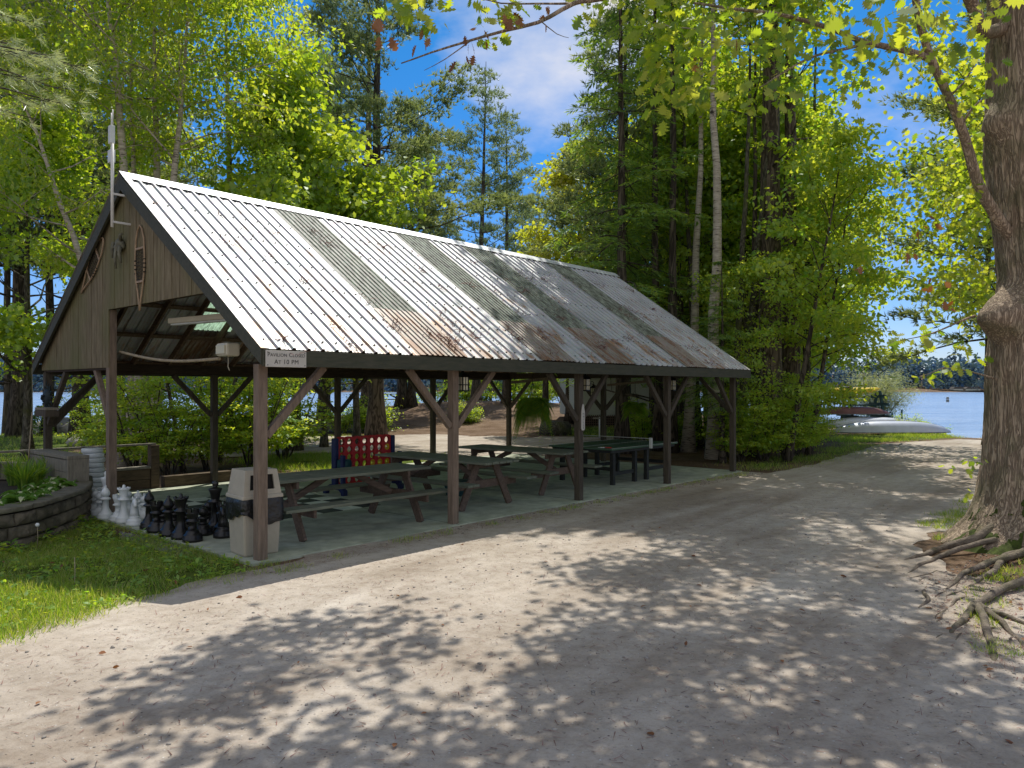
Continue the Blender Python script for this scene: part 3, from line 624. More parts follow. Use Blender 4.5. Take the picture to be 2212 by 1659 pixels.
for i, (pl, n, h, lb) in enumerate([(GRASS_BACK, 26000, .16, 'shaded rough grass on the lawn behind the stone planter'), (GRASS_REAR, 22000, .16, 'bright sunlit grass just behind the four in a row game'),
        (GRASS_REAR2, 7000, .16, 'patchy grass beyond the track behind the pavilion'), (GRASS_SHORE, 9000, .16, 'grass strip under the grey canoes by the shore'), (GRASS_SHED, 5000, .16, 'grass at the foot of the white cottage'), (GRASS_EDGE, 7000, .12, 'thin grass at the edge of the grove beside the road')]):
    tag(obj('grass', blades('grass', '', pl, n, h, M['grass'], 30 + i, thin=.5, jitter=.35)), lb, 'grass', kind='stuff')
OAKG = [at(*p).to_2d() for p in [(1960, 1150), (2060, 1085), (2110, 1090), (2110, 1130), (2010, 1180)]]
tag(obj('grass', blades('grass', '', OAKG, 1500, .12, M['grass'], 41, clump=34, jitter=.05)), 'few bright grass tufts on the road beside the oak roots', 'grass', kind='stuff')
OAKG2 = [at(*p).to_2d() for p in [(2120, 1230), (2260, 1220), (2300, 1420), (2200, 1500), (2080, 1330)]]
tag(obj('grass', blades('grass', '', OAKG2, 2200, .10, M['grass'], 42, clump=50, jitter=.06)), 'scattered grass among the oak roots at the right edge', 'grass', kind='stuff')
rngw = np.random.default_rng(46); cw_ = scatter(rngw, GRASS_NEAR, 420); k_ = 9
P_ = np.repeat(cw_, k_, 0) + rngw.normal(size=(len(cw_) * k_, 2)) * .045; kp = ~inpoly(P_[:, 0], P_[:, 1], SLAB); P_ = P_[kp]; n = len(P_)
D_ = rngw.normal(size=(n, 3)); D_[:, 2] = np.abs(D_[:, 2]) * .3
tag(obj('clover', leaf_mesh('clover', M['leaf_shrub'], np.column_stack([P_, height(P_[:, 0], P_[:, 1]) + rngw.uniform(.02, .07, n)]), D_, np.tile([0, 0, 1.], (n, 1)) + rngw.normal(size=(n, 3)) * .3, rngw.uniform(.03, .075, n), OVAL, 47)), 'small broad leaved weeds growing through the near lawn', 'weeds', kind='stuff')
# pebbles: one mesh of small stones
def stones(name, label, poly, n, s0, s1, mat, seed, zoff=.0):
    rng = np.random.default_rng(seed); P = scatter(rng, poly, n); mb = MB()
    base = bmesh.new(); bmesh.ops.create_icosphere(base, subdivisions=1, radius=1); bv = np.array([v.co for v in base.verts]); bf = [tuple(v.index for v in f.verts) for f in base.faces]; base.free()
    for p in P:
        if inpoly(np.array(p[0]), np.array(p[1]), SLAB): continue
        s = s0 + (s1 - s0) * rng.random() ** 3; q = bv * (1 + rng.normal(size=bv.shape) * .13) * (s * rng.uniform(.7, 1.3), s * rng.uniform(.7, 1.3), s * rng.uniform(.4, .7))
        mb.add(q + [p[0], p[1], max(hz(p[0], p[1]) - .012, zoff) + s * .2], bf, True)
    return tag(mb.build(name, mat), label, 'gravel', kind='stuff')
ROADN = [at(*p).to_2d() for p in [(-100, 1659), (2300, 1659), (2000, 1250), (1900, 1050), (1500, 1080), (700, 1230), (0, 1420)]]
M['pebble'] = surf('pebbles', (.36,.33,.29), .9, .6, 3.0, bump=.2)
stones('loose_gravel', 'loose pebbles strewn over the gravel road', ROADN, 1500, .004, .018, M['pebble'], 51, .014)
EDGEL = [W(u, v).to_2d() for u, v in ((-.6, -.3), (3, -.16), (13.2, -.16), (13.2, -.75), (6, -.65), (2, -.62), (-.4, -.75))]
stones('loose_gravel', 'small dark pebbles along the front edge of the slab', EDGEL, 420, .004, .020, surf('dark_pebbles', (.22,.19,.16), .9, .6, 3, bump=.2), 55, .014)
stones('crushed_gravel', 'patch of grey crushed stone between the lawn and the slab', [Vector(p) for p in GRAV], 1500, .008, .022, surf('crushed_stone', (.26,.26,.235), .9, .5, 3, bump=.2), 52)
OAKP = [at(*p).to_2d() for p in [(1980, 1250), (2130, 1200), (2300, 1250), (2300, 1560), (2150, 1480), (2020, 1330)]]
stones('loose_gravel', 'pale grit and wood chips around the oak roots', OAKP, 1100, .004, .016, M['pebble'], 53, .014)
rng = np.random.default_rng(60)
P_ = np.concatenate([scatter(rng, ROADN, 5200), scatter(rng, OAKP, 1800), scatter(rng, EDGEL, 2600)])
keep = ~inpoly(P_[:, 0], P_[:, 1], SLAB); P_ = P_[keep]; n = len(P_)
D_ = rng.normal(size=(n, 3)); D_[:, 2] *= .08
tag(obj('needle_litter', leaf_mesh('needle_litter', M['litter'], np.column_stack([P_, np.maximum(height(P_[:, 0], P_[:, 1]) - .012, .014) + .006]), D_, np.tile([0, 0, 1.], (n, 1)) + rng.normal(size=(n, 3)) * .1, rng.uniform(.04, .10, n), [(0,.035,0),(1,.0,.02),(0,-.035,0)], 61)),
    'brown pine needles scattered over the gravel', 'litter', kind='stuff')
P_ = np.concatenate([scatter(rng, ROADN, 60), scatter(rng, OAKP, 50), scatter(rng, GRASS_NEAR, 60)]); n = len(P_)
D_ = rng.normal(size=(n, 3)); D_[:, 2] *= .2
tag(obj('fallen_leaves', leaf_mesh('fallen_leaves', M['leaf_brown'], np.column_stack([P_, np.maximum(height(P_[:, 0], P_[:, 1]), .014) + .012]), D_, np.tile([0, 0, 1.], (n, 1)) + rng.normal(size=(n, 3)) * .3, rng.uniform(.03, .08, n), OVAL, 62)),
    'few dry brown leaves lying on the road and lawn', 'litter', kind='stuff')
# ================================================================== the pavilion (local axes: x along the length, y across, z up)
PAV = thing('pavilion', 'open timber pavilion with a ribbed metal gable roof beside the gravel road', 'pavilion', P0, ANG)
LEN = 4 * SPAN
OE, OG, OG2 = .318, .152, .351
ZE, ZR = 2.573, 5.3735
SL = (ZR - ZE) / (WID / 2 + OE)
def zroof(v): return ZE + SL * ((v + OE) if v < WID / 2 else (WID + OE - v))
ZB = 2.40          # top of the posts
s = MB().box(-.19, LEN + .25, -.14, WID + .15, -.15, .03)
s.build('slab', M['concrete'], PAV)
jt = M['joint'] = surf('slab_joint', (.12,.12,.10), .95, .4, 8, bump=0)
for k in range(1, 4): MB().box(k * SPAN - .006, k * SPAN + .006, -.135, WID + .14, .020, .0322).build('slab_joint', jt, PAV)
MB().box(-.18, .44, WID/2 - .006, WID/2 + .006, .020, .0322).build('slab_joint', jt, PAV)
# painted chess board on the slab
bd = MB(); wh = MB(); q = .405
for i in range(8):
    for j in range(8):
        (bd if (i + j) % 2 else wh).box(.45 + i*q + .003, .45 + (i+1)*q - .003, 2.29 + j*q + .003, 2.29 + (j+1)*q - .003, .026, .036)
bd.build('dark_board_square', surf('dark_board_paint', (.035,.045,.040), .7, .4, 6, bump=.05, dirt=(.10,.12,.10)), PAV)
wh.build('pale_board_square', surf('pale_board_paint', (.68,.72,.62), .75, .2, 6, bump=.05, dirt=(.33,.36,.30)), PAV)
# posts
def post(u, v, mat, z0=.0, z1=ZB, w=.125):
    return MB().box(u - w/2, u + w/2, v - w/2, v + w/2, z0, z1).build('post', mat, PAV, bev=.008)
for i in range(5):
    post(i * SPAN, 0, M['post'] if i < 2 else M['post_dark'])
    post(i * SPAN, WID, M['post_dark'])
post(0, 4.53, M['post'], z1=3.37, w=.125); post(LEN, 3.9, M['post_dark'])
# knee braces
def brace(a, b, mat, w=.08, h=.09):
    MB().beam(a, b, w, h).build('knee_brace', mat, PAV, bev=.005)
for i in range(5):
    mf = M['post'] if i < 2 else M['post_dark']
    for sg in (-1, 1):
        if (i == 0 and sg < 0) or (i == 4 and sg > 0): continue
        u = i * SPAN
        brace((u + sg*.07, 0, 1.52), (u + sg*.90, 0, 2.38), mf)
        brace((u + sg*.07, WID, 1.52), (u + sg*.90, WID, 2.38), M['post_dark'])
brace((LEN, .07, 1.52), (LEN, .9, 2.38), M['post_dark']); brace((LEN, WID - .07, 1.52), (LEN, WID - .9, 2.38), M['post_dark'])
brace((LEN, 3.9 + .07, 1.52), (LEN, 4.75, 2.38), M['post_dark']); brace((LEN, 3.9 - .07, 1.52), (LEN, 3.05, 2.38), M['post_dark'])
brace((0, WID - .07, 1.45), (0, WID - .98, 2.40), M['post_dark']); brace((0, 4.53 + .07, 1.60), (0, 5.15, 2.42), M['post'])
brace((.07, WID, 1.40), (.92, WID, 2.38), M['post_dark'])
# plates, tie beams
def beam(u0, u1, v0, v1, z0, z1, mat='beam', name='beam'): return MB().box(u0, u1, v0, v1, z0, z1).build(name, M[mat], PAV, bev=.006)
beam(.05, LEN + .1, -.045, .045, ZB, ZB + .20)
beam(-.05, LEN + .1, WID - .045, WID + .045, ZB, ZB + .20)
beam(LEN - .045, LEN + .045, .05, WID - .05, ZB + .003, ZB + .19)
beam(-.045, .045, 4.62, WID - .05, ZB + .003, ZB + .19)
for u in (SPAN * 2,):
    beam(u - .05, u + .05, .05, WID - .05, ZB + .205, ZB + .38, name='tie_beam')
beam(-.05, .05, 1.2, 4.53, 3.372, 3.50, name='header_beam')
# rafters and purlins
for i in range(19):
    u = .12 + i * (LEN - .2) / 18
    for side in (0, 1):
        v0, v1 = (-.22, WID/2 - .03) if side == 0 else (WID + .22, WID/2 + .03)
        MB().beam((u, v0, zroof(v0) - .155), (u, v1, zroof(v1) - .155), .045, .13).build('rafter', M['rafter'], PAV)
for side in (0, 1):
    for k in range(6):
        v = -.15 + k * .76; v = v if side == 0 else WID - v
        d = Vector((0, 1, SL if side == 0 else -SL)).normalized()
        MB().beam((-.1, v, zroof(v) - .062), (LEN + .28, v, zroof(v) - .062), .09, .035, up=(0, -SL if side == 0 else SL, 1)).build('purlin', M['rafter'], PAV)
MB().box(-.08, LEN + .2, WID/2 - .02, WID/2 + .02, ZR - .30, ZR - .08).build('ridge_board', M['rafter'], PAV)
# roof sheets with ribs
PANELS = [(2.47, 3.38), (5.21, 6.13), (7.10, 8.15), (10.19, 11.15)]
PANELS = [(a - OG, b - OG) for a, b in PANELS]
def roof_sheet(u0, u1, t0, t1, side, pitch, lift, phase=0, rib=.028, wd=.019):
    """ribbed strip; t is the fraction from eave (0) to ridge (1)"""
    pr = []; u = u0; first = math.ceil((u0 - phase) / pitch + .2); k = first
    pr.append((u0, 0))
    while phase + k * pitch < u1 - .03:
        c = phase + k * pitch
        pr += [(c - wd*1.6, 0), (c - wd*.7, rib), (c + wd*.7, rib), (c + wd*1.6, 0)]
        if pitch > .15:
            for m_ in (.35, .65): 
                cc = c + pitch * m_
                if cc < u1 - .02: pr += [(cc - .008, 0), (cc, .004), (cc + .008, 0)]
        k += 1
    pr.append((u1, 0)); pr.sort()
    vs = []
    nrm = Vector((0, -SL, 1)).normalized()
    for u, h in pr:
        for t in (t0, t1):
            v = -OE + t * (WID/2 + OE) ; p = Vector((u, v, ZE + SL * (v + OE))) + nrm * (h + lift)
            if side: p.y = WID - p.y
            vs.append(p)
    fs = [(2*i, 2*i+2, 2*i+3, 2*i+1) if not side else (2*i, 2*i+1, 2*i+3, 2*i+2) for i in range(len(pr)-1)]
    return vs, fs
PITCH = .2075
edges = [-OG] + [e for p in PANELS for e in p] + [LEN + OG2]
for side in (0, 1):
    for i in range(5):
        m_ = MB(); m_.add(*roof_sheet(edges[2*i], edges[2*i+1], 0, 1, side, PITCH, .0, -OG)); m_.build('metal_roof_sheet', M['roof'], PAV)
    for i, (a, b) in enumerate(PANELS):
        m_ = MB(); m_.add(*roof_sheet(a, b, .25, 1, side, .105, .006, a, .017, .014)); m_.build('skylight_panel', M['skylight'], PAV, label='dirty translucent strip in the metal roof')
        m_ = MB(); m_.add(*roof_sheet(a - .02, b + .02, 0, .262, side, .105, .012, a, .017, .014)); m_.build('patch_sheet', M['roof_brown'], PAV, label='brownish patch sheet at the foot of a translucent strip')
# screws (small dark heads) on the front slope
scr = MB(); nrm = Vector((0, -SL, 1)).normalized()
for k in range(1, 66):
    u = -OG + k * PITCH - PITCH * .5
    if u > LEN + OG2 - .05 or any(a < u < b for a, b in PANELS): continue
    for j in range(7):
        v = -.15 + j * .62
        scr.lathe([(.015, 0), (.015, .010), (.005, .014)], 6, Vector((u + (j % 2) * .04, v, zroof(v))) + nrm * .002)
scr.build('screw_heads', M['black_metal'], PAV, kind='stuff')
# clumps of fallen needles caught on the front slope
rngd = np.random.default_rng(14); DP, DD, DS = [], [], []
for i in range(95):
    u = rngd.uniform(.1, LEN); v = -.2 + 3.4 * rngd.random() ** 1.7; k = int(rngd.integers(6, 38)); s_ = rngd.uniform(.03, .10)
    for q in range(k):
        uu, vv = u + rngd.normal() * s_, v + rngd.normal() * s_ * 1.3
        DP.append((uu, vv, zroof(vv) + .012 + .02 * rngd.random())); DD.append((rngd.normal(), rngd.normal(), rngd.normal() * .2 + SL * .3)); DS.append(rngd.uniform(.07, .19))
tag(obj('needle_debris', leaf_mesh('needle_debris', M['litter'], DP, DD, np.tile([0, -SL, 1.], (len(DP), 1)) + rngd.normal(size=(len(DP), 3)) * .2, np.array(DS), [(0,.05,0),(1,0,.02),(0,-.05,0)], 14), PAV), kind='stuff')
# ridge cap
rc = MB(); e = .17
rc.add([(-OG - .03, WID/2 - e, ZR - e*SL + .035), (LEN + OG2 + .02, WID/2 - e, ZR - e*SL + .035), (LEN + OG2 + .02, WID/2, ZR + .05), (-OG - .03, WID/2, ZR + .05),
        (LEN + OG2 + .02, WID/2 + e, ZR - e*SL + .035), (-OG - .03, WID/2 + e, ZR - e*SL + .035)], [(0, 1, 2, 3), (3, 2, 4, 5)])
rc.build('ridge_cap', M['trim_metal'], PAV)
# fascias and barge boards
MB().box(-OG, LEN + OG2 - .03, -OE - .012, -OE + .025, ZE - .205, ZE - .012).build('fascia', M['fascia'], PAV, bev=.004)
MB().box(-OG, LEN + OG2 - .03, WID + OE - .025, WID + OE + .012, ZE - .205, ZE - .012).build('fascia', M['fascia'], PAV, bev=.004)
for (u0, u1) in ((-OG - .015, -OG + .025), (LEN + OG2 - .04, LEN + OG2)):
    for side in (0, 1):
        a = -OE + .02 ; poly = []
        for v, dz in ((a, -.012), (WID/2 - .001, -.012), (WID/2 - .001, -.24), (a, -.205)):
            poly.append((v, zroof(v) + dz))
        vs = [(u0, v if not side else WID - v, z) for v, z in poly] + [(u1, v if not side else WID - v, z) for v, z in poly]
        MB().add(vs, [(0,1,2,3),(7,6,5,4),(0,4,5,1),(1,5,6,2),(2,6,7,3),(3,7,4,0)]).build('barge_board', M['fascia'], PAV)
    if u0 < 0:   # thin metal edge over the near barge board
        for side in (0, 1):
            vs = [(u, (v if not side else WID - v), z) for u in (u0 - .012, u0 + .10) for v, z in ((-OE, ZE + .006), (WID/2, ZR + .03))]
            MB().add(vs, [(0, 1, 3, 2)]).build('edge_flashing', M['roof'], PAV)
# vertical board siding in the near gable, one mesh of boards
sd_ = MB(); v = -.02; rg = random.Random(5)
while v < WID + .1:
    w = .118; v2 = min(v + w - .006, WID + .1)
    for half in ((v, min(v2, WID/2)), (max(v, WID/2), v2)):
        a, b = half
        if b - a < .004: continue
        top = lambda q: zroof(q) - .05
        bot = 2.44 if (a + b) / 2 > 4.46 else 3.365
        if top(a) < bot + .02 and top(b) < bot + .02: continue
        ta, tb = max(top(a), bot + .005), max(top(b), bot + .005)
        d = rg.uniform(-.004, .004)
        vs = [(-.072 + d, a, bot), (-.072 + d, b, bot), (-.072 + d, b, tb), (-.072 + d, a, ta), (-.05, a, bot), (-.05, b, bot), (-.05, b, tb), (-.05, a, ta)]
        sd_.add(vs, [(0,1,2,3),(7,6,5,4),(0,4,5,1),(1,5,6,2),(2,6,7,3),(3,7,4,0)])
    v += w
sd_.build('gable_siding', M['siding'], PAV)
# far gable closed in as well
fg = MB()
fg.add([(LEN + .05, 0, ZB + .2), (LEN + .05, WID, ZB + .2), (LEN + .05, WID/2, ZR - .12)], [(0, 1, 2)]); fg.build('far_gable_siding', M['siding'], PAV)

def loc(name, label, cat, u, v, z=.03, rot=0, group=None):
    return thing(name, label, cat, W(u, v, z), ANG + rot, group)

# ------------------------------------------------------------------ sign on the fascia
SG = loc('pavilion_sign', 'pale notice board lettered Pavilion Closed At 10 PM on the near fascia corner', 'sign', -.135, -OE - .02, ZE - .02)
MB().box(0, .545, -.016, .0, -.195, .0).build('board', M['sign'], SG, bev=.003)
def text(body, size, mat, parent, at_, caps=True, rot=(R(90), 0, 0), align='CENTER', space=1.0):
    cu = bpy.data.curves.new('lettering', 'FONT'); cu.body = body; cu.size = size; cu.align_x = align; cu.extrude = .0008; cu.space_character = space
    if caps:
        cu.small_caps_scale = .78
        for i, ch in enumerate(body):
            if ch.islower(): cu.body_format[i].use_small_caps = True
    cu.materials.append(mat)
    o = bpy.data.objects.new('lettering', cu); C.objects.link(o); bpy.context.view_layer.update()
    me = bpy.data.meshes.new_from_object(o.evaluated_get(bpy.context.evaluated_depsgraph_get())); bpy.data.objects.remove(o); o = obj('lettering', me, parent); o.location = at_; o.rotation_euler = rot
    return o
text('Pavilion Closed', .070, M['ink'], SG, (.272, -.0175, -.072), space=1.06)
text('At 10 PM', .076, M['ink'], SG, (.272, -.0175, -.158), space=1.1)
for x in (.022, .523):
    for z in (-.022, -.173): MB().lathe([(.006, 0), (.006, .004)], 8, (0, 0, 0)).build('screw', M['ink'], SG).matrix_local = Matrix.Translation((x, -.016, z)) @ Matrix.Rotation(R(90), 4, 'X')

# small arrow shaped plank sign on the third post
TS = loc('plank_sign', 'small white picket shaped sign with vertical lettering on the middle front post', 'sign', 2*SPAN - .078, -.0, 1.42, rot=-PI/2)
pl = [(-.05, 0), (-.03, -.03), (.03, -.03), (.05, 0), (.05, .30), (.02, .43), (0, .46), (-.02, .43), (-.05, .30)]
TS.location = W(2*SPAN + .01, -.079, 1.36); TS.rotation_euler = (0, 0, ANG)
MB().prism(pl, -.018, 0).build('board', M['sign'], TS)
text('THE', .03, M['ink'], TS, (.005, -.0195, .265), caps=False)
for i, ch in enumerate('HILLS'): text(ch, .055, M['ink'], TS, (.008, -.0195, .205 - i*.052), caps=False)

# ------------------------------------------------------------------ gable ornaments
def snowshoe(name, label, v, ztop, length, width, rot):
    t = thing(name, label, 'snowshoe', W(-.095, v, ztop), ANG)
    t.rotation_mode = 'XYZ'; t.rotation_euler = (rot, 0, ANG)
    prof = [(0, 0), (.22, -.05), (.40, -.16), (.48, -.36), (.46, -.52), (.36, -.66), (.20, -.80), (.06, -.91), (.03, -1.0)]
    pts = [Vector((0, -a * width, z * length)) for a, z in reversed(prof)] + [Vector((0, a * width, z * length)) for a, z in prof[1:]]
    MB().tube(pts, .014, 6).build('bent_frame', M['bent_wood'], t)
    for z in (-.27, -.66): MB().beam((0, -.44*width*(1 if z > -.5 else .82), z*length), (0, .44*width*(1 if z > -.5 else .82), z*length), .03, .018, up=(1, 0, 0)).build('crossbar', M['bent_wood'], t)
    wb = MB(); rg = random.Random(3)
    for i in range(9):
        z = (-.29 - i*.041) * length; wb.tube([(0, -.44*width, z), (0, .44*width, z - .03)], .004, 4); wb.tube([(0, .44*width, z), (0, -.44*width, z - .06)], .004, 4)
    for i in range(5):
        y = (-.3 + i*.15) * width; wb.tube([(0, y, -.29*length), (0, y, -.64*length)], .004, 4)
    for sg in (-1, 1):
        for i in range(4): wb.tube([(0, sg*.47*width, (-.40 - i*.05)*length), (0, sg*.47*width, (-.415 - i*.05)*length)], .018, 6)
    wb.build('lacing', M['web'], t); return t
snowshoe('snowshoe', 'upright wooden snowshoe hanging on the gable above the opening', 3.22, 4.53, 1.27, .34, 0)
snowshoe('snowshoe', 'tilted wooden snowshoe hanging low under the left roof edge', 4.60, 4.52, 1.24, .34, R(-50)).rotation_euler = (R(50), 0, ANG)
OR = thing('gable_ornament', 'gnarled grey ornament with dangling pieces on the gable between the snowshoes', 'ornament', W(-.09, 3.92, 4.38), ANG)
mb = MB(); mb.blob((-.03, -.02, -.06), .12, 3, .45, 3, (.5, 1.2, .8)); mb.build('body', M['driftwood'], OR)
for pts, r in (([(-.05, .14, .0), (-.06, .17, -.1), (-.05, .19, -.24)], [.03, .028, .014]), ([(-.05, .05, -.1), (-.07, .05, -.26), (-.05, .06, -.42)], [.03, .022, .014]),
               ([(-.05, -.1, -.08), (-.09, -.16, -.22), (-.07, -.18, -.36)], [.035, .026, .016]), ([(-.05, -.12, .0), (-.08, -.17, .06), (-.06, -.2, .09)], [.03, .025, .015])):
    MB().tube(pts, r, 7).build('limb', M['driftwood'], OR)
# antenna mast
AM = thing('antenna_mast', 'white antenna mast with two radio boxes bracketed to the gable peak', 'antenna', W(-.33, 3.62, 4.52), ANG)
MB().tube([(0, 0, 0), (0, 0, 1.36)], .024, 10).build('mast', M['metal_white'], AM)
MB().box(-.02, .05, .01, .13, .98, 1.17).build('radio_box', M['white_plastic'], AM, bev=.008)
MB().box(-.04, .03, -.03, .06, 1.25, 1.52).build('radio_box', M['white_plastic'], AM, bev=.008)
for y, z0, z1 in ((.035, 1.50, 1.72), (-.015, 1.5, 1.76)): MB().tube([(0, y, z0), (0, y, z1)], .008, 6).build('aerial', M['metal_white'], AM)
for z in (.08, .50): MB().beam((0, -.01, z), (.27, -.01, z), .03, .03).build('bracket', M['metal_white'], AM)
MB().tube([(.02, .03, .98), (.04, .035, .7), (.03, .03, .35)], .007, 5).build('cable', M['black_metal'], AM)
# lights under the roof
FL = loc('fluorescent_light', 'long cream strip light hung inside the near gable', 'light', .55, 1.6, 3.02)
FL.location = W(.62, 3.75, 3.14); FL.rotation_euler = (0, 0, ANG - PI/2 + .12)
MB().box(0, 2.1, -.07, .07, 0, .085).build('housing', M['fixture'], FL, bev=.01)
MB().box(.04, 2.06, -.05, .05, -.03, -.002).build('diffuser', M['white_plastic'], FL, bev=.008)
FB = loc('flood_light', 'boxy pale flood light on the beam inside the near gable', 'light', .50, 1.25, 2.58)
FB.location = W(.30, 1.35, 2.63)
mb = MB(); mb.box(-.10, .10, -.15, .15, -.09, .09); mb.build('housing', M['fixture'], FB, bev=.03)
MB().box(-.115, -.101, -.12, .12, -.06, .06).build('lens', M['lamp_glass'], FB, bev=.004)
MB().tube([(0, 0, -.09), (.02, .03, -.16), (0, 0, -.23), (.01, -.02, -.28)], .006, 5).build('wire', M['fixture'], FB)
PO = loc('wooden_pole', 'long bowed pale pole slung across the opening of the near gable', 'pole', .1, 1.2, 2.5)
mb = MB(); pp = [Vector((0, 3.25 - i*.325, .20 - .085*math.sin(PI*i/10) - .020*i)) for i in range(11)]
mb.tube(pp, .022, 7); mb.build('shaft', M['rope'], PO)

# ------------------------------------------------------------------ hanging lanterns
def lantern(name, label, u, v, z):
    t = loc(name, label, 'lantern', u, v, z, group='lanterns on the pavilion posts')
    mb = MB(); mb.add([(-.085, -.085, 0), (.085, -.085, 0), (.085, .085, 0), (-.085, .085, 0), (-.03, -.03, .07), (.03, -.03, .07), (.03, .03, .07), (-.03, .03, .07)], [(0,3,2,1),(4,5,6,7),(0,1,5,4),(1,2,6,5),(2,3,7,6),(3,0,4,7)])
    mb.lathe([(.025, .07), (.025, .10), (.01, .115)], 8); mb.build('cap', M['black_metal'], t)
    MB().box(-.058, .058, -.058, .058, -.20, -.001).build('glass', M['lamp_glass'], t)
    fr = MB()
    for x in (-.062, .062):
        for y in (-.062, .062): fr.box(x - .007, x + .007, y - .007, y + .007, -.205, 0)
    for a, b, c_, d in ((-.07, .07, -.067, -.060), (-.07, .07, .060, .067), (-.067, -.060, -.055, .055), (.060, .067, -.055, .055)):
        fr.box(a, b, c_, d, -.125, -.112)
    for a in (-.004,): 
        fr.box(a, a + .008, -.066, -.059, -.2, 0); fr.box(-.066, -.059, a, a + .008, -.2, 0)
    fr.box(-.07, .07, -.07, .07, -.225, -.203); fr.build('frame', M['black_metal'], t)
    MB().tube([(0, 0, .11), (0, 0, .16), (-.06, .0, .19), (-.13, 0, .17)], .009, 6).build('hook', M['black_metal'], t)
    return t
for i, nm in ((1, 'second'), (2, 'middle'), (3, 'fourth')):
    lantern('lantern', f'black carriage lantern on the road side of the {nm} front post', i * SPAN + .21, .0, 2.28)
lantern('lantern', 'black lantern on the far gable post above the table tennis table', LEN - .2, 4.1, 2.12)

# ------------------------------------------------------------------ hanging ferns
def fern_mesh(seed, r, n, drop):
    rng = np.random.default_rng(seed); Pp, Dd, Nn, Ss = [], [], [], []
    for i in range(n):
        az = rng.uniform(0, 2*PI); L_ = r * rng.uniform(.6, 1.15); rise = rng.uniform(.1, .75)
        t = np.linspace(.06, 1, 26)
        hx = L_ * t * (1 - .25*t); z = L_ * (rise * t * 1.4 - (1.1 + drop * rng.uniform(.4, 1.2)) * t * t * (1 - rise * .35))
        o = np.stack([np.cos(az) * hx, np.sin(az) * hx, z], -1); d = np.gradient(o, axis=0); d = unit(d)
        side = np.array([-math.sin(az), math.cos(az), 0])
        for sg in (-1, 1):
            Pp.append(o); Dd.append(sg * side + d * .5 + [0, 0, -.15]); Nn.append(np.tile([math.cos(az)*.3, math.sin(az)*.3, 1], (26, 1))); Ss.append(.11 * np.sin(np.pi * np.clip(t * .93 + .06, 0, 1)) ** .7 * r / .5 * rng.uniform(.8, 1.2))
    return leaf_mesh('fronds', M['fern'], np.concatenate(Pp), np.concatenate(Dd), np.concatenate(Nn), np.concatenate(Ss), SLIM, seed)
def hanging_fern(name, label, px, py, Y, r, seed, drop, pot_r):
    p = atYp(px, py, Y); t = thing(name, label, 'hanging plant', p, seed)
    MB().lathe([(pot_r*.7, -.16), (pot_r, .02), (pot_r*.93, .02), (pot_r*.88, 0)], 16).build('basket', M['pot'], t)
    obj('fronds', fern_mesh(seed, r, 150, drop), t)
    for k in range(3):
        a = k * 2.1; MB().tube([(pot_r*math.cos(a), pot_r*math.sin(a), .02), (0, 0, .42)], .004, 4).build('wire', M['black_metal'], t)
    MB().tube([(0, 0, .42), (0, 0, .62)], .006, 4).build('hook', M['black_metal'], t)
hanging_fern('hanging_fern', 'big drooping fern in a hanging basket nearer the middle of the pavilion', 1150, 872, 15.5, .56, 71, .9, .15)
hanging_fern('hanging_fern', 'smaller upright fern in a pale pot hung near the far end', 1372, 880, 18.5, .44, 72, .1, .19)
def rail(label, a, b, Y0, Y1):
    p, q = atYp(*a, Y0), atYp(*b, Y1)
    t = thing('hanging_rail', label, 'rail', p); d = q - p
    MB().beam((0, 0, 0), d, .05, .06).build('bar', M['rafter'], t)
    for f in (.08, .92):
        e = d * f; MB().tube([e + Vector((0, 0, .03)), e + Vector((0, 0, .40))], .006, 5).build('chain', M['black_metal'], t)
    e = d * .1; MB().tube([e, e + Vector((0, 0, -.14)), e + Vector((.03, 0, -.20)), e + Vector((.06, 0, -.17))], .008, 5).build('hook', M['black_metal'], t)
rail('wooden rail slung under the eave above the big fern', (1106, 826), (1196, 817), 17.5, 15.2)
rail('wooden rail slung above the smaller fern near the far end', (1313, 832), (1406, 823), 20.5, 18.0)

# ------------------------------------------------------------------ picnic tables
def picnic_table():
    t = thing('picnic_table', '', 'table')
    L2 = 1.42
    for j in range(5):
        y = -.36 + j * .18
        MB().box(-L2, L2, y - .079, y + .079, .785, .825).build('top_plank', M['table_top'], t, bev=.006)
    for sg in (-1, 1):
        for j in range(2):
            y = sg * (.70 + j * .15)
            MB().box(-L2 - .03, L2 + .03, y - .070, y + .070, .455, .495).build('bench_plank', M['table_top'], t, bev=.006)
        x = sg * .98
        MB().beam((x, -.86, .41), (x, .86, .41), .045, .14).build('bench_support', M['table_wood'], t, bev=.005)
        MB().beam((x, -.42, .735), (x, .42, .735), .045, .095).build('top_support', M['table_wood'], t, bev=.005)
        for s2 in (-1, 1):
            MB().beam((x + sg*.046, s2*.64, .0), (x + sg*.046, s2*.22, .78), .045, .14, up=(0, 1, .4)).build('leg', M['table_wood'], t, bev=.005)
        MB().beam((x - sg*.03, 0, .42), (sg*.22, 0, .775), .05, .09).build('diagonal_brace', M['table_wood'], t, bev=.005)
    return t
T1 = picnic_table(); T1['label'] = 'brown picnic table lying lengthwise beside the road behind the bin'; T1['group'] = 'picnic tables in the pavilion'
T1.location = W(1.98, 1.12, .03); T1.rotation_euler = (0, 0, ANG - .03)
dup(T1, W(4.72, 1.75, .03), ANG + PI/2 + .03, 'second picnic table, set crosswise beside the red game')
dup(T1, W(7.08, 1.95, .03), ANG + PI/2 + .04, 'farthest picnic table under the roof, crosswise next to the table tennis table')

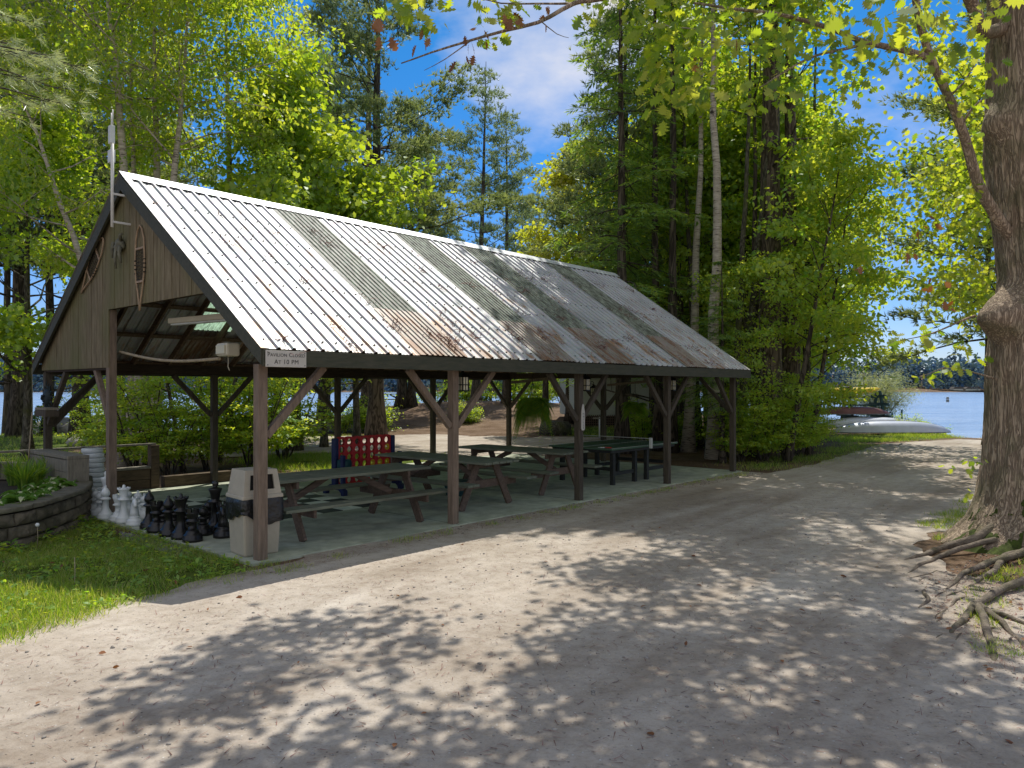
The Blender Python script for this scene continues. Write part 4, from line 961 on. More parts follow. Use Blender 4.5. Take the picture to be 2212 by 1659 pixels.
# ------------------------------------------------------------------ table tennis
TT = loc('table_tennis_table', 'dark green table tennis table with a net near the far end', 'table', 9.85, 1.42, .03)
MB().box(-1.40, 1.40, -.85, .85, .765, .80).build('top', M['pong'], TT, bev=.004)
ln = MB(); ln.box(-1.395, 1.395, -.012, .012, .8005, .803); 
for y in (-.845, .815): ln.box(-1.395, 1.395, y, y + .03, .8005, .803)
ln.build('line', M['pale_line'], TT)
MB().box(-1.34, 1.34, -.79, .79, .70, .764).build('apron', M['paint_dark'], TT)
for x in (-1.12, -.12, .12, 1.12) if False else (-1.12, -.25, .25, 1.12):
    for y in (-.68, .68): MB().box(x - .045, x + .045, y - .045, y + .045, 0, .70).build('leg', M['paint_dark'], TT, bev=.005)
for y in (-.68, .68):
    for a, b in ((-1.07, -.30), (.30, 1.07)): MB().box(a, b, y - .02, y + .02, .20, .28).build('stretcher', M['paint_dark'], TT)
for x in (-1.12, 1.12): MB().box(x - .02, x + .02, -.63, .63, .30, .38).build('stretcher', M['paint_dark'], TT)
net = MB()
for i in range(46): 
    y = -.93 + i * .0413; net.box(-.001, .001, y - .0015, y + .0015, .80, .955)
for j in range(5): net.box(-.001, .001, -.93, .93, .82 + j*.027, .823 + j*.027)
net.build('net', M['paint_dark'], TT)
MB().box(-.006, .006, -.93, .93, .952, .962).build('net_tape', M['pale_line'], TT)
for y in (-.95, .95): MB().box(-.022, .022, y - .03, y + .03, .74, .975).build('net_post', M['pale_line'], TT)
for i, (x, y, r) in enumerate([(-1.28, -.5, .3), (-1.2, -.62, 1.0)]):
    t = loc('table_tennis_bat', ['small pale bat lying at the near corner of the green table', 'second bat lying just behind the first on the green table'][i], 'bat', 9.85 + x, 1.42 + y, .833, r)
    MB().lathe([(.075, 0), (.075, .012)], 18).build('blade', M['red'] if i else M['pale_line'], t); MB().box(.07, .16, -.013, .013, 0, .014).build('handle', M['bent_wood'], t)

# ------------------------------------------------------------------ litter bin
BN = loc('litter_bin', 'tall beige litter bin with a hooded lid and black bag behind the corner post', 'bin', .16, .42, .03, rot=R(-6))
def taper(mb, w0, d0, z0, w1, d1, z1, mi=0):
    vs = [(-w0, -d0, z0), (w0, -d0, z0), (w0, d0, z0), (-w0, d0, z0), (-w1, -d1, z1), (w1, -d1, z1), (w1, d1, z1), (-w1, d1, z1)]
    return mb.add(vs, [(0,3,2,1),(4,5,6,7),(0,1,5,4),(1,2,6,5),(2,3,7,6),(3,0,4,7)], mi=mi)
taper(MB(), .222, .222, 0, .250, .250, .70).build('bin_body', M['bin'], BN, bev=.022)
lb = taper(MB(), .268, .268, .705, .262, .262, .755); lb.build('lid_rim', M['bin'], BN, bev=.012)
# hooded lid with an opening on each of two sides: built as a frame of faces
hd = MB()
def hood(zb, zt, wb, wt):
    def P(x, y, z): 
        k = (z - zb) / (zt - zb); w = wb + (wt - wb) * k; return (x * w, y * w, z)
    for ax in range(4):
        rot = Matrix.Rotation(ax * PI/2, 4, 'Z')
        opening = ax in (0, 2)
        x0, x1, z0, z1 = (-.68, .68, zb + .06, zt - .06)
        xs = [-1, x0, x1, 1]; zs = [zb, z0, z1, zt]
        for i in range(3):
            for j in range(3):
                if opening and i == 1 and j == 1: continue
                q = [P(xs[i], -1, zs[j]), P(xs[i+1], -1, zs[j]), P(xs[i+1], -1, zs[j+1]), P(xs[i], -1, zs[j+1])]
                hd.add([rot @ Vector(p) for p in q], [(0, 1, 2, 3)])
        if opening:   # returns around the opening
            q = [P(x0, -1, z0), P(x1, -1, z0), P(x1, -1, z1), P(x0, -1, z1)]
            r_ = [P(x0, -.86, z0), P(x1, -.86, z0), P(x1, -.86, z1), P(x0, -.86, z1)]
            hd.add([rot @ Vector(p) for p in q + r_], [(0,1,5,4),(1,2,6,5),(2,3,7,6),(3,0,4,7)])
    hd.add([P(-1,-1,zt), P(1,-1,zt), P(1,1,zt), P(-1,1,zt)], [(0,1,2,3)])
hood(.756, 1.06, .245, .205)
hd.build('hooded_lid', M['bin'], BN)
taper(MB(), .20, .20, .758, .165, .165, 1.04).build('lid_inside_shade', M['dark_hole'], BN)  # dark block painted as the shade in the hollow hood
bag = MB(); n = 48; vs = []; rows = 7
for j in range(rows):
    z = .715 - .27 * j / (rows - 1)
    for i in range(n):
        a = 2*PI*i/n; ca_, sa = math.cos(a), math.sin(a); k = 1 / max(abs(ca_), abs(sa)); k = min(k, 1.36)
        w = .262 + .012 * (j > 0) + .007 * noise.noise(Vector((ca_*5, sa*5, z*9))) - .006 * j/(rows-1)
        zz = z + (.07 * noise.noise(Vector((ca_*2.2, sa*2.2, 5))) if j == rows-1 else .0) + .05 * (j/(rows-1)) * math.sin(a*2 + .6)
        vs.append((ca_*k*w, sa*k*w, zz))
bag.add(vs, [(j*n+i, j*n+(i+1)%n, (j+1)*n+(i+1)%n, (j+1)*n+i) for j in range(rows-1) for i in range(n)], True); bag.build('bin_bag', M['liner'], BN)

# ------------------------------------------------------------------ giant four in a row
G4 = loc('four_in_a_row_game', 'giant red upright four in a row game with blue end posts', 'game', 3.93, 4.02, .03)
cw, ch, n7, n6, zb = .188, .150, 7, 6, .19
pan = MB(); SEG = 20
for yy, flip in ((-.034, 0), (.034, 1)):
    for i in range(n7):
        for j in range(n6):
            cx_, cz_ = .06 + (i + .5) * cw, zb + (j + .5) * ch
            vs = []
            for k in range(SEG):
                a = 2*PI*k/SEG; c_, s_ = math.cos(a), math.sin(a); kk = 1 / max(abs(c_) / (cw/2), abs(s_) / (ch/2))
                vs.append((cx_ + c_*kk, yy, cz_ + s_*kk)); 
            for k in range(SEG):
                a = 2*PI*k/SEG; vs.append((cx_ + .066*math.cos(a), yy, cz_ + .066*math.sin(a)))
            for k in range(SEG):
                a = 2*PI*k/SEG; vs.append((cx_ + .066*math.cos(a), yy + (.018 if not flip else -.018), cz_ + .066*math.sin(a)))
            pan.add(vs, [(k, (k+1) % SEG, SEG + (k+1) % SEG, SEG + k) for k in range(SEG)] + [(SEG+k, SEG+(k+1)%SEG, 2*SEG+(k+1)%SEG, 2*SEG+k) for k in range(SEG)])
for i in range(n7 + 1): 
    x = .06 + i * cw; pan.box(x - .010, x + .010, -.020, .020, zb, zb + n6*ch)
pan.build('red_grid', M['red'], G4)
tp = MB()
for i in range(n7):
    pts = []
    for k in range(9):
        a = PI * k / 8; pts.append((.06 + (i + .5)*cw - .092*math.cos(a), zb + n6*ch + .034*math.sin(a)))
    for y0, y1 in ((-.038, -.022), (.022, .038)): tp.prism(pts, y0, y1)
tp.build('scalloped_top', M['red'], G4); MB().box(.06, .06 + n7*cw, -.055, .055, zb - .05, zb - .002).build('bottom_rail', M['red'], G4)
for x in (.01, .06 + n7*cw + .05):
    MB().box(x - .045, x + .045, -.07, .07, .10, 1.10).build('end_post', M['blue'], G4, bev=.02)
    ft = MB(); ft.add([], []); 
    pts = [(-.34, 0), (-.26, 0), (-.24, .06), (-.18, .10), (.18, .10), (.24, .06), (.26, 0), (.34, 0), (.34, .10), (.10, .20), (-.10, .20), (-.34, .10)]
    vs = [(x - .048, a, b) for a, b in pts] + [(x + .048, a, b) for a, b in pts]; k = len(pts)
    ft.add(vs, [tuple(range(k)), tuple(reversed(range(k, 2*k)))] + [(i, k+i, k+(i+1)%k, (i+1)%k) for i in range(k)])
    ft.build('foot', M['blue'], G4)
    MB().box(x - .042, x + .042, -.30, -.22, .10, .78).build('side_stay', M['blue'], G4, bev=.015)
MB().lathe([(.13, .50), (.14, .53), (.14, .66), (.12, .69)], 20, (.10, -.18, 0)).build('disc_holder', M['teal'], G4)
for i, (c_, r_, col) in enumerate([(6, 4, 'yellow'), (6, 3, 'red'), (6, 2, 'yellow'), (5, 2, 'yellow'), (4, 2, 'yellow'), (5, 1, 'red'), (6, 1, 'yellow')]):
    x, z = .06 + (c_ + .5)*cw, zb + (r_ + .5)*ch
    mb = MB(); vs = []
    for y in (-.022, .022):
        for rr in (.070, .034):
            for k in range(20): a = 2*PI*k/20; vs.append((x + rr*math.cos(a), y, z + rr*math.sin(a)))
    fs = []
    for k in range(20):
        k2 = (k+1) % 20; fs += [(k, k2, 20+k2, 20+k), (40+k, 60+k, 60+k2, 40+k2), (k, 40+k, 40+k2, k2), (20+k, 20+k2, 60+k2, 60+k)]
    mb.add(vs, fs); mb.build('playing_ring', M[col], G4)
BK = loc('storage_crate', 'dark teal crate on the slab under the second picnic table', 'crate', 5.5, 2.2, .03, rot=.4)
taper(MB(), .20, .15, 0, .24, .19, .26).build('crate_body', M['teal'], BK, bev=.01); MB().box(-.25, .25, -.20, .20, .262, .285).build('lid', M['teal'], BK, bev=.006)

# ------------------------------------------------------------------ chess pieces
BASE = [(.0,0),(.125,0),(.125,.045),(.112,.055),(.118,.075),(.100,.095),(.085,.105),(.078,.125)]
def prof(stem_top, r_top, collar):
    return BASE + [(.062,.15),(.050,stem_top*.6),(.046,stem_top),(r_top,stem_top+.012),(r_top,stem_top+.03),(.055,stem_top+.045)]
CH = {}
def chess(kind, mat, tagname):
    t = thing(f'chess_{kind}', '', 'chess piece')
    if kind == 'pawn':
        MB().lathe(prof(.20,.072,1) + [(.040,.255)], 24).build('body', mat, t)
        MB().lathe([(.02,.25),(.055,.27),(.066,.305),(.055,.345),(.03,.36),(.016,.365),(.014,.372),(.02,.38),(.018,.395),(.005,.40)], 20).build('head', mat, t)
    elif kind == 'rook':
        MB().lathe(prof(.24,.08,1) + [(.062,.30),(.070,.33),(.080,.36),(.080,.37)], 24).build('body', mat, t)
        mb = MB()
        for k in range(6):
            a0 = k*PI/3; vs = []
            for z in (.365, .42):
                for rr in (.05, .082):
                    for q in range(4): a = a0 + q*.23; vs.append((rr*math.cos(a), rr*math.sin(a), z))
            fs = []
            for q in range(3): fs += [(q, q+1, 5+q, 4+q), (8+q, 12+q, 13+q, 9+q), (q, 8+q, 9+q, q+1), (4+q, 5+q, 13+q, 12+q)]
            fs += [(0, 4, 12, 8), (3, 11, 15, 7)]; mb.add(vs, fs)
        mb.build('battlement', mat, t)
    elif kind == 'bishop':
        MB().lathe(prof(.30,.078,1) + [(.045,.355)], 24).build('body', mat, t)
        MB().lathe([(.03,.35),(.062,.38),(.068,.41),(.058,.45),(.03,.49),(.014,.50),(.020,.515),(.016,.53),(.004,.535)], 20).build('mitre', mat, t)
    elif kind == 'queen':
        MB().lathe(prof(.34,.085,1) + [(.052,.40),(.066,.47),(.086,.52),(.090,.525),(.06,.52),(.02,.53)], 24).build('body', mat, t)
        mb = MB(); n_ = 54; vs = []
        for rr, zz, am in ((.090,.515,0),(.094,.538,.010),(.084,.538,.010),(.080,.515,0)):
            for k in range(n_): a = 2*PI*k/n_; vs.append((rr*math.cos(a), rr*math.sin(a), zz + am*math.cos(9*a)))
        mb.add(vs, [(q*n_+k, q*n_+(k+1)%n_, (q+1)*n_+(k+1)%n_, (q+1)*n_+k) for q in range(3) for k in range(n_)], True)
        mb.build('crown_rim', mat, t); MB().lathe([(.03,.52),(.034,.535),(.020,.555),(.022,.57),(.012,.585),(.003,.587)], 14).build('finial', mat, t)
    elif kind == 'king':
        MB().lathe(prof(.38,.09,1) + [(.056,.44),(.068,.51),(.090,.57),(.088,.58),(.05,.59),(.03,.60)], 24).build('body', mat, t)
        MB().blob((0, 0, .645), .046, 2, .12, 2, (1, .55, 1)).build('cross', mat, t)
        MB().lathe([(.03,.60),(.022,.615),(.02,.63)], 12).build('cross_stem', mat, t)
    else:  # knight: continuous horse head on the lathe base
        MB().lathe(BASE + [(.08,.13),(.06,.145)], 24).build('body', mat, t)
        secs = [((-.02,0,.13),.085,.07),((-.035,0,.20),.085,.062),((-.03,0,.27),.078,.052),((-.005,0,.33),.066,.045),((.035,0,.365),.055,.04),((.075,0,.35),.045,.034),((.11,0,.315),.036,.028),((.125,0,.29),.026,.022)]
        mb = MB(); vs = []; n = 14
        for i, (c_, a_, b_) in enumerate(secs):
            p0 = Vector(secs[max(i-1,0)][0]); p1 = Vector(secs[min(i+1,len(secs)-1)][0]); d = (p1-p0).normalized(); x = Vector((d.z,0,-d.x))
            for k in range(n): an = 2*PI*k/n; vs.append(Vector(c_) + x*math.cos(an)*a_ + Vector((0,1,0))*math.sin(an)*b_)
        mb.add(vs, [(i*n+k, i*n+(k+1)%n, (i+1)*n+(k+1)%n, (i+1)*n+k) for i in range(len(secs)-1) for k in range(n)] + [tuple(range(n)), tuple((len(secs)-1)*n+k for k in reversed(range(n)))], True)
        mb.build('horse_head', mat, t)
        for sg in (-1, 1): MB().lathe([(.018,0),(.014,.03),(.002,.055)], 8, (.0, sg*.026, .39)).build('ear', mat, t)
        mane = MB()
        for k in range(7): mane.blob((-.105 + .010*k + .002*k*k, 0, .17 + k*.032), .028, k, .3, 1, (1, .5, 1))
        mane.build('mane', mat, t)
    return t
def pieces(lst, mat, colour, group):
    proto = {}
    for kind, px, py, lab, rot in lst:
        p = at(px, py, .03)
        if kind not in proto: t = chess(kind, mat, colour); proto[kind] = t; t.location = p; t.rotation_euler = (0, 0, rot); t.scale = (1.06 if colour == 'black' else 1.0,) * 3
        else: t = dup(proto[kind], p, rot)
        t['label'] = lab; t['group'] = group
pieces([('queen', 267.6, 1129, 'white chess queen with a flared crown just right of the gable post', 0),
        ('knight', 291, 1135, 'white chess knight at the front of the white pieces', -1.0),
        ('rook', 256, 1126, 'white chess rook half hidden between the post and the white queen', 0),
        ('pawn', 312, 1120, 'white chess pawn behind the white knight and nearest the black pieces', 0),
        ('pawn', 298, 1112, 'white chess pawn just behind the head of the white knight', 0),
        ('king', 230, 1106, 'white chess king left of the gable post', 0),
        ('pawn', 206, 1107, 'white chess pawn at the foot of the white disc stack', 0),
        ('pawn', 216, 1114, 'middle white chess pawn of the three left of the gable post', 0),
        ('bishop', 228, 1121, 'white chess bishop tight against the left side of the gable post', 0),
        ('pawn', 276, 1108, 'white chess pawn hidden behind the white queen', 0)], M['white_chess'], 'white', 'white giant chess pieces')
pieces([('bishop', 322.5, 1141, 'black chess bishop at the left end of the black pieces', 0),
        ('rook', 338, 1149, 'black chess rook second from the left among the black pieces', 0),
        ('pawn', 353, 1148, 'black chess pawn behind the front bishop, third from the left', 0),
        ('bishop', 364.5, 1157, 'black chess bishop just left of the black queen', 0),
        ('queen', 391, 1163, 'black chess queen with a wide crown in the middle of the front row', 0),
        ('pawn', 377, 1145, 'black chess pawn in the gap left of the queen crown', 0),
        ('rook', 416, 1169, 'black chess rook at the very front of the black pieces', 0),
        ('pawn', 403, 1153, 'black chess pawn half hidden behind the front rook', 0),
        ('pawn', 439, 1155, 'black chess pawn standing alone right of the front rook', 0),
        ('king', 465, 1146, 'black chess king with a round top beside the litter bin', 0),
        ('pawn', 451, 1140, 'black chess pawn behind and left of the black king', 0),
        ('rook', 481, 1150, 'black chess rook behind the black knight by the bin', 0),
        ('knight', 482, 1160, 'black chess knight beside the litter bin', -1.2)], M['black_chess'], 'black', 'black giant chess pieces')
# stack of white draughts discs
sp = at(208, 1082, .03); first = None; rg = random.Random(8)
words_ = ['bottom', 'second', 'third', 'fourth', 'fifth', 'sixth', 'seventh', 'eighth', 'ninth', 'tenth', 'top']
for i in range(11):
    off = Vector((.012 * math.sin(i * 1.7) - .006 * i, .01 * math.cos(i * 2.3), i * .089))
    if first is None:
        first = thing('draughts_disc', '', 'game disc', sp + off)
        MB().lathe([(.150,0),(.172,.006),(.178,.018),(.178,.070),(.172,.082),(.150,.087),(.05,.083)], 28).build('disc', M['white_plastic'], first)
        MB().lathe([(.120,.0845),(.120,.0890),(.105,.0890),(.105,.0845)], 28).build('ring', M['white_plastic'], first); t = first
    else: t = dup(first, sp + off, rg.uniform(0, 6))
    t['label'] = f'white plastic draughts disc, {words_[i]} one of the tall stack' if i in (0, 10) else f'white plastic draughts disc, {words_[i]} from the bottom of the tall stack'
    t['group'] = 'stack of white draughts discs'

# ------------------------------------------------------------------ sun sculpture on the rear corner post
SF = thing('sun_sculpture', 'blue grey metal sun face with wavy rays on the rear corner post', 'sculpture', W(-.10, 7.2, 1.94), ANG)
fc = MB(); vs = []; n = 24
for j in range(7):
    r = .155 * math.sin(PI/2 * j/6)
    for i in range(n): a = 2*PI*i/n; vs.append((-.075 * math.cos(PI/2 * j/6), r*math.cos(a), r*math.sin(a)))
fc.add(vs, [(j*n+i, j*n+(i+1)%n, (j+1)*n+(i+1)%n, (j+1)*n+i) for j in range(6) for i in range(n)], True); fc.build('face', M['sunface'], SF)
for y in (-.05, .05): MB().blob((-.075, y, .03), .022, 1, 0, 1).build('eye', M['black_metal'], SF)
MB().blob((-.09, 0, -.01), .028, 1, 0, 1, (1, .7, 1.6)).build('nose', M['sunface'], SF); MB().tube([(-.068, -.05, -.06), (-.075, 0, -.075), (-.068, .05, -.06)], .01, 6).build('mouth', M['black_metal'], SF)
for k in range(14):
    a = 2*PI*k/14; pts = []
    for j in range(7):
        r = .15 + .028*j*(1 if k % 2 else .75); w = .02*math.sin(j*1.5); pts.append((.0, r*math.cos(a) - w*math.sin(a), r*math.sin(a) + w*math.cos(a)))
    MB().tube(pts, [.014,.014,.013,.012,.010,.007,.003], 6).build('ray', M['sunface'], SF)
SH = thing('small_shelf', 'narrow wooden shelf fixed below the sun face', 'shelf', W(-.15, 7.1, 1.76), ANG)
MB().box(-.12, .10, -.35, .22, -.04, 0).build('board', M['timber'], SH); MB().box(-.12, .10, -.35, .22, -.16, -.045).build('apron', M['post_dark'], SH)
ST = thing('leaning_stick', 'slim pale stick leaning on the shelf below the sun face', 'stick', W(-.42, WID - .30, .55), ANG)
MB().tube([(0, 0, 0), (.05, .06, .5), (.10, .1, 1.12)], [.014,.013,.010], 6).build('shaft', M['rope'], ST)
# ================================================================== stone planter and timber edging on the left
PL = thing('stone_planter', 'curved planter of rough grey brown wall blocks left of the chess pieces', 'planter', (0, 0, 0))
def smoothline(pts, step):
    P = [Vector(p) for p in pts]; out = []
    for i in range(len(P) - 1):
        p0, p1, p2, p3 = P[max(i-1, 0)], P[i], P[i+1], P[min(i+2, len(P)-1)]
        k = max(2, int((p2 - p1).length / step))
        for j in range(k):
            t = j / k; out.append(.5 * ((2*p1) + (p2-p0)*t + (2*p0-5*p1+4*p2-p3)*t*t + (3*p1-p0-3*p2+p3)*t**3))
    return out + [P[-1]]
wl = smoothline([at(-420, 1205).to_2d(), at(-150, 1210).to_2d(), at(-20, 1196).to_2d(), at(70, 1176).to_2d(), at(140, 1150).to_2d(), at(176, 1132).to_2d(), at(194, 1114).to_2d(), at(190, 1092).to_2d()], .02)
wl = [Vector((p.x, p.y, 0)) for p in wl]
cum = [0]
for i in range(1, len(wl)): cum.append(cum[-1] + (wl[i] - wl[i-1]).length)
def onwall(s):
    s = min(max(s, 0), cum[-1] - 1e-4); i = max(k for k in range(len(cum)) if cum[k] <= s); i = min(i, len(wl) - 2)
    t = (s - cum[i]) / max(cum[i+1] - cum[i], 1e-6); p = wl[i].lerp(wl[i+1], t); d = (wl[min(i+6, len(wl)-1)] - wl[max(i-5, 0)]).normalized()
    return p, d, Vector((-d.y, d.x, 0))
def course(mb, z0, z1, depth, ln, off, proud, rg, rough=.026, sub=4):
    s = -off
    while s < cum[-1]:
        l = ln * rg.uniform(.8, 1.25); a, b = max(s, 0), min(s + l - .016, cum[-1]); s += l
        if b - a < .05: continue
        q = proud + rg.uniform(-.012, .012); grid = []
        nu, nv = 6, 5
        for i in range(nu + 1):
            p, d, nn = onwall(a + (b - a) * i / nu)
            for j in range(nv + 1):
                e = min(i, nu - i, j, nv - j); z = z0 + (z1 - z0) * j / nv
                pull = -.034 if e == 0 else .0
                h = noise.noise(Vector((p.x*6, p.y*6, z*9 + z0*50))) * rough * 1.5 + noise.noise(Vector((p.x*17, p.y*17, z*23))) * rough
                grid.append(p - nn * (q + pull + h) + Vector((0, 0, z + (.006 if j == 0 else -.006 if j == nv else 0))))
        W_ = nv + 1
        fs = [(i*W_+j, (i+1)*W_+j, (i+1)*W_+j+1, i*W_+j+1) for i in range(nu) for j in range(nv)]
        mb.add(grid, fs, True)
        back = [onwall(a + (b - a) * i / nu) for i in range(nu + 1)]
        top = [grid[i*W_+nv] for i in range(nu+1)]; tb = [p + nn * depth + Vector((0, 0, z1 - .006)) for p, d, nn in back]
        mb.add(top + tb, [(i, i+1, nu+2+i, nu+1+i) for i in range(nu)])
        for i in (0, nu):
            col = [grid[i*W_+j] for j in range(W_)]; p, d, nn = back[i]; cb = [p + nn * depth + Vector((0, 0, z0 + (z1 - z0)*j/nv)) for j in range(W_)]
            mb.add(col + cb, [(j, j+1, W_+j+1, W_+j) for j in range(nv)])
rg = random.Random(4)
mb = MB()
for k in range(3): course(mb, -.06 + k*.178, -.06 + (k+1)*.178 - .006, .25, .40, rg.uniform(0, .3), .02, rg)
mb.build('wall_blocks', M['stone'], PL)
mb = MB(); course(mb, .478, .558, .30, .46, .1, .05, rg, .008); mb.build('cap_stones', M['cap'], PL)
soil = [(p.x, p.y, .47) for p in wl[::4]] + [(-8.3, 13.2, .50), (-11.5, 13.4, .50)]
bm = bmesh.new(); f = bm.faces.new([bm.verts.new(p) for p in soil]); bmesh.ops.triangulate(bm, faces=bm.faces); me = bpy.data.meshes.new('soil'); bm.to_mesh(me); bm.free(); me.materials.append(M['soil'])
obj('soil', me, PL)
TB = thing('timber_wall', 'weathered grey timber wall with a flat top beside the white disc stack', 'wall', (-7.22, 12.55, 0), math.atan2(.66, -.75))
mb = MB(); mb.box(0, 2.0, -.17, .17, .93, .985); mb.build('top_board', M['timber'], TB, bev=.006)
mb = MB()
mb.box(0, .05, -.165, .165, .0, .928)
for k in range(4): mb.box(.053, 1.98, .11 + .002*k, .16, .10 + k*.205, .30 + k*.205)
for k in range(4): mb.box(.053, 1.98, -.16, -.12, .10 + k*.205, .30 + k*.205)
mb.build('side_boards', M['timber'], TB, bev=.004)
LE = thing('timber_edging', 'low squared timber edging behind the planter grasses at the left', 'edging', (-8.35, 13.75, 0), PI)
MB().box(0, 3.4, -.12, .12, .1, .76).build('beam', M['timber'], LE, bev=.01)
TF = thing('timber_fence', 'low timber wall with a thin top rail along the rear corner of the slab', 'fence', W(0, WID - .02, 0), ANG)
MB().box(-2.9, 2.05, .14, .26, .93, .968).build('rail', M['timber'], TF, bev=.005)
MB().box(1.93, 2.10, .10, .28, 0, .928).build('fence_post', M['timber_dark'], TF, bev=.006)
MB().box(-2.8, -2.64, .10, .28, 0, .928).build('fence_post', M['timber_dark'], TF, bev=.006); MB().box(-.9, -.76, .10, .28, 0, .928).build('fence_post', M['timber_dark'], TF, bev=.006)
mb = MB()
for k in range(2): mb.box(-.75, 1.92, .13, .27, .02 + k*.215, .225 + k*.215)
mb.build('planks', M['timber_dark'], TF, bev=.006); MB().box(-.75, 1.92, .08, .33, .452, .495).build('seat_board', M['timber'], TF, bev=.005)
LW = thing('low_timber', 'short low timber lying beyond the end of the rear timber wall', 'timber', W(2.2, WID + .15, 0), ANG)
MB().box(0, 1.5, -.1, .1, 0, .26).build('beam', M['timber_dark'], LW, bev=.008)

# plants in the planter
def hosta_mesh(seed):
    rng = np.random.default_rng(seed); mb = MB()
    for i in range(26):
        az = rng.uniform(0, 6.28); L_ = rng.uniform(.12, .26); rise = rng.uniform(.4, 1.3); d = Vector((math.cos(az), math.sin(az), 0)); sd = Vector((-d.y, d.x, 0))
        rows = []
        for k in range(7):
            t = k / 6; c = d * (L_ * t * (.5 + .5*t)) + Vector((0, 0, L_ * (rise * t - 1.0 * t**2.2)))
            w = .062 * math.sin(PI * min(1, max(0, (t - .18) / .82))) ** .8 if t > .18 else .004
            rows.append([c - sd*w + Vector((0, 0, w*.5)), c - sd*w*.45 + Vector((0, 0, w*.12)), c + sd*w*.45 + Vector((0, 0, w*.12)), c + sd*w + Vector((0, 0, w*.5))])
        vs = [p for r in rows for p in r]
        for k in range(6):
            pass
        b = len(mb.v); mb.v += [tuple(p) for p in vs]
        for k in range(6):
            for j in range(3):
                mb.f.append((b+k*4+j, b+k*4+j+1, b+(k+1)*4+j+1, b+(k+1)*4+j)); mb.sm.append(True); mb.mi.append(1 if j == 1 else 0)
    return mb
def plainleaf(name, d, t):
    m, nt, out, N, L = nodes(name); a = N('ShaderNodeBsdfDiffuse'); b = N('ShaderNodeBsdfTranslucent'); x = N('ShaderNodeMixShader', i_Fac=.35)
    tc = N('ShaderNodeTexCoord'); n = N('ShaderNodeTexNoise', i_Scale=22, i_Detail=4); L(tc.outputs['Object'], n.inputs[0]); r = ramp(N, [(.3, scl(d, .6)), (.7, scl(d, 1.15))]); L(n.outputs[0], r.inputs[0]); L(r.outputs[0], a.inputs[0])
    b.inputs[0].default_value = (*t, 1); L(a.outputs[0], x.inputs[1]); L(b.outputs[0], x.inputs[2]); L(x.outputs[0], out.inputs[0]); return m
M['hosta'] = plainleaf('hosta_green', (.12,.24,.05), (.25,.45,.05)); M['hosta_pale'] = plainleaf('hosta_cream', (.72,.76,.46), (.6,.65,.3))
first = None
hl = [(8, 1108, .46), (38, 1094, .48), (62, 1086, .48), (92, 1072, .48), (118, 1062, .48), (142, 1052, .48), (30, 1078, .48), (-20, 1100, .48), (100, 1052, .48), (70, 1066, .48), (145, 1040, .48), (-60, 1100, .48)]
hp = ['at the far left of the planter edge','second from the left on the planter edge','in the middle of the planter edge','right of the middle of the planter edge','near the right end of the planter edge','rightmost on the planter edge','in the second row behind the left edge','half cut by the picture edge','in the second row toward the right','in the second row at the middle','behind the rightmost one, by the timber wall','outside at the left']
for i, (px, py, z) in enumerate(hl[:11]):
    p = at(px, py, z) + Vector((0, .10, 0))
    if first is None:
        first = thing('hosta', '', 'plant', p); hosta_mesh(3).build('leaves', [M['hosta'], M['hosta_pale']], first); t = first
    else: t = dup(first, p, i * 1.3, scale=1.1 + .4 * ((i * 37) % 10) / 10)
    t['label'] = 'cream and green variegated hosta ' + hp[i]; t['group'] = 'variegated hostas in the planter'
def strap_clump(seed, n, h, spread):
    rng = np.random.default_rng(seed); mb_v = []
    for i in range(n):
        az = rng.uniform(0, 6.28); r0 = rng.uniform(0, spread*.3); L_ = h * rng.uniform(.6, 1.2); out_ = rng.uniform(.15, .8); prev = None
        d = np.array([math.cos(az), math.sin(az), 0]); sd = np.array([-d[1], d[0], 0]); seg = 5
        pts = [d*r0 + d*(L_*out_*t**1.6) + np.array([0, 0, L_*(t - .38*out_*t*t*t*1.6)]) for t in np.linspace(0, 1, seg+1)]
        w = [.010, .012, .011, .009, .006, .001]
        for k in range(seg): mb_v.append([pts[k]-sd*w[k], pts[k]+sd*w[k], pts[k+1]+sd*w[k+1], pts[k+1]-sd*w[k+1]])
    a = np.array(mb_v); n_ = len(a)
    return raw_mesh('leaves', M['grass'], a.reshape(-1, 3), n_, 4, seed, np.repeat(rng.random(n), 5) * .6)
first = None
for i, (px, py) in enumerate([(30, 1062), (62, 1050), (88, 1042), (112, 1036), (134, 1032), (8, 1052), (50, 1034), (150, 1024)]):
    p = at(px, py, .48) + Vector((0, .25, 0))
    if first is None:
        first = thing('strap_leaf_clump', '', 'plant', p); obj('leaves', strap_clump(5, 120, .52, .3), first); t = first
    else: t = dup(first, p, i * 2.1, scale=.8 + .3 * ((i * 53) % 10) / 10)
    t['label'] = 'dense clump of dark green strap leaves behind the hostas'; t['group'] = 'strap leaf clumps behind the hostas'
def weed(label, px, py, s, seed, z=0):
    rng = np.random.default_rng(seed); n = 46; az = rng.uniform(0, 6.28, n); r = rng.uniform(0, s, n)
    P = np.stack([np.cos(az)*r*.5, np.sin(az)*r*.5, rng.uniform(0, s, n)*.8], -1); D = np.stack([np.cos(az), np.sin(az), rng.uniform(-.2, .8, n)], -1)
    t = thing('weed', label, 'weed', at(px, py, z)); obj('leaves', leaf_mesh('leaves', M['leaf_shrub'], P, D, np.tile([0, 0, 1.], (n, 1)) + rng.normal(size=(n, 3))*.3, s*.4*rng.uniform(.6, 1.2, n), OVAL, seed), t)
weed('leafy weed at the foot of the planter blocks, left of the white knight', 98, 1168, .22, 1); weed('low weed at the right end of the planter foot', 180, 1136, .20, 2)
weed('broad leaved weed on the lawn at the lower left', 20, 1196, .22, 3); weed('small weed on the lawn before the crushed stone', 240, 1160, .12, 4)
first = None
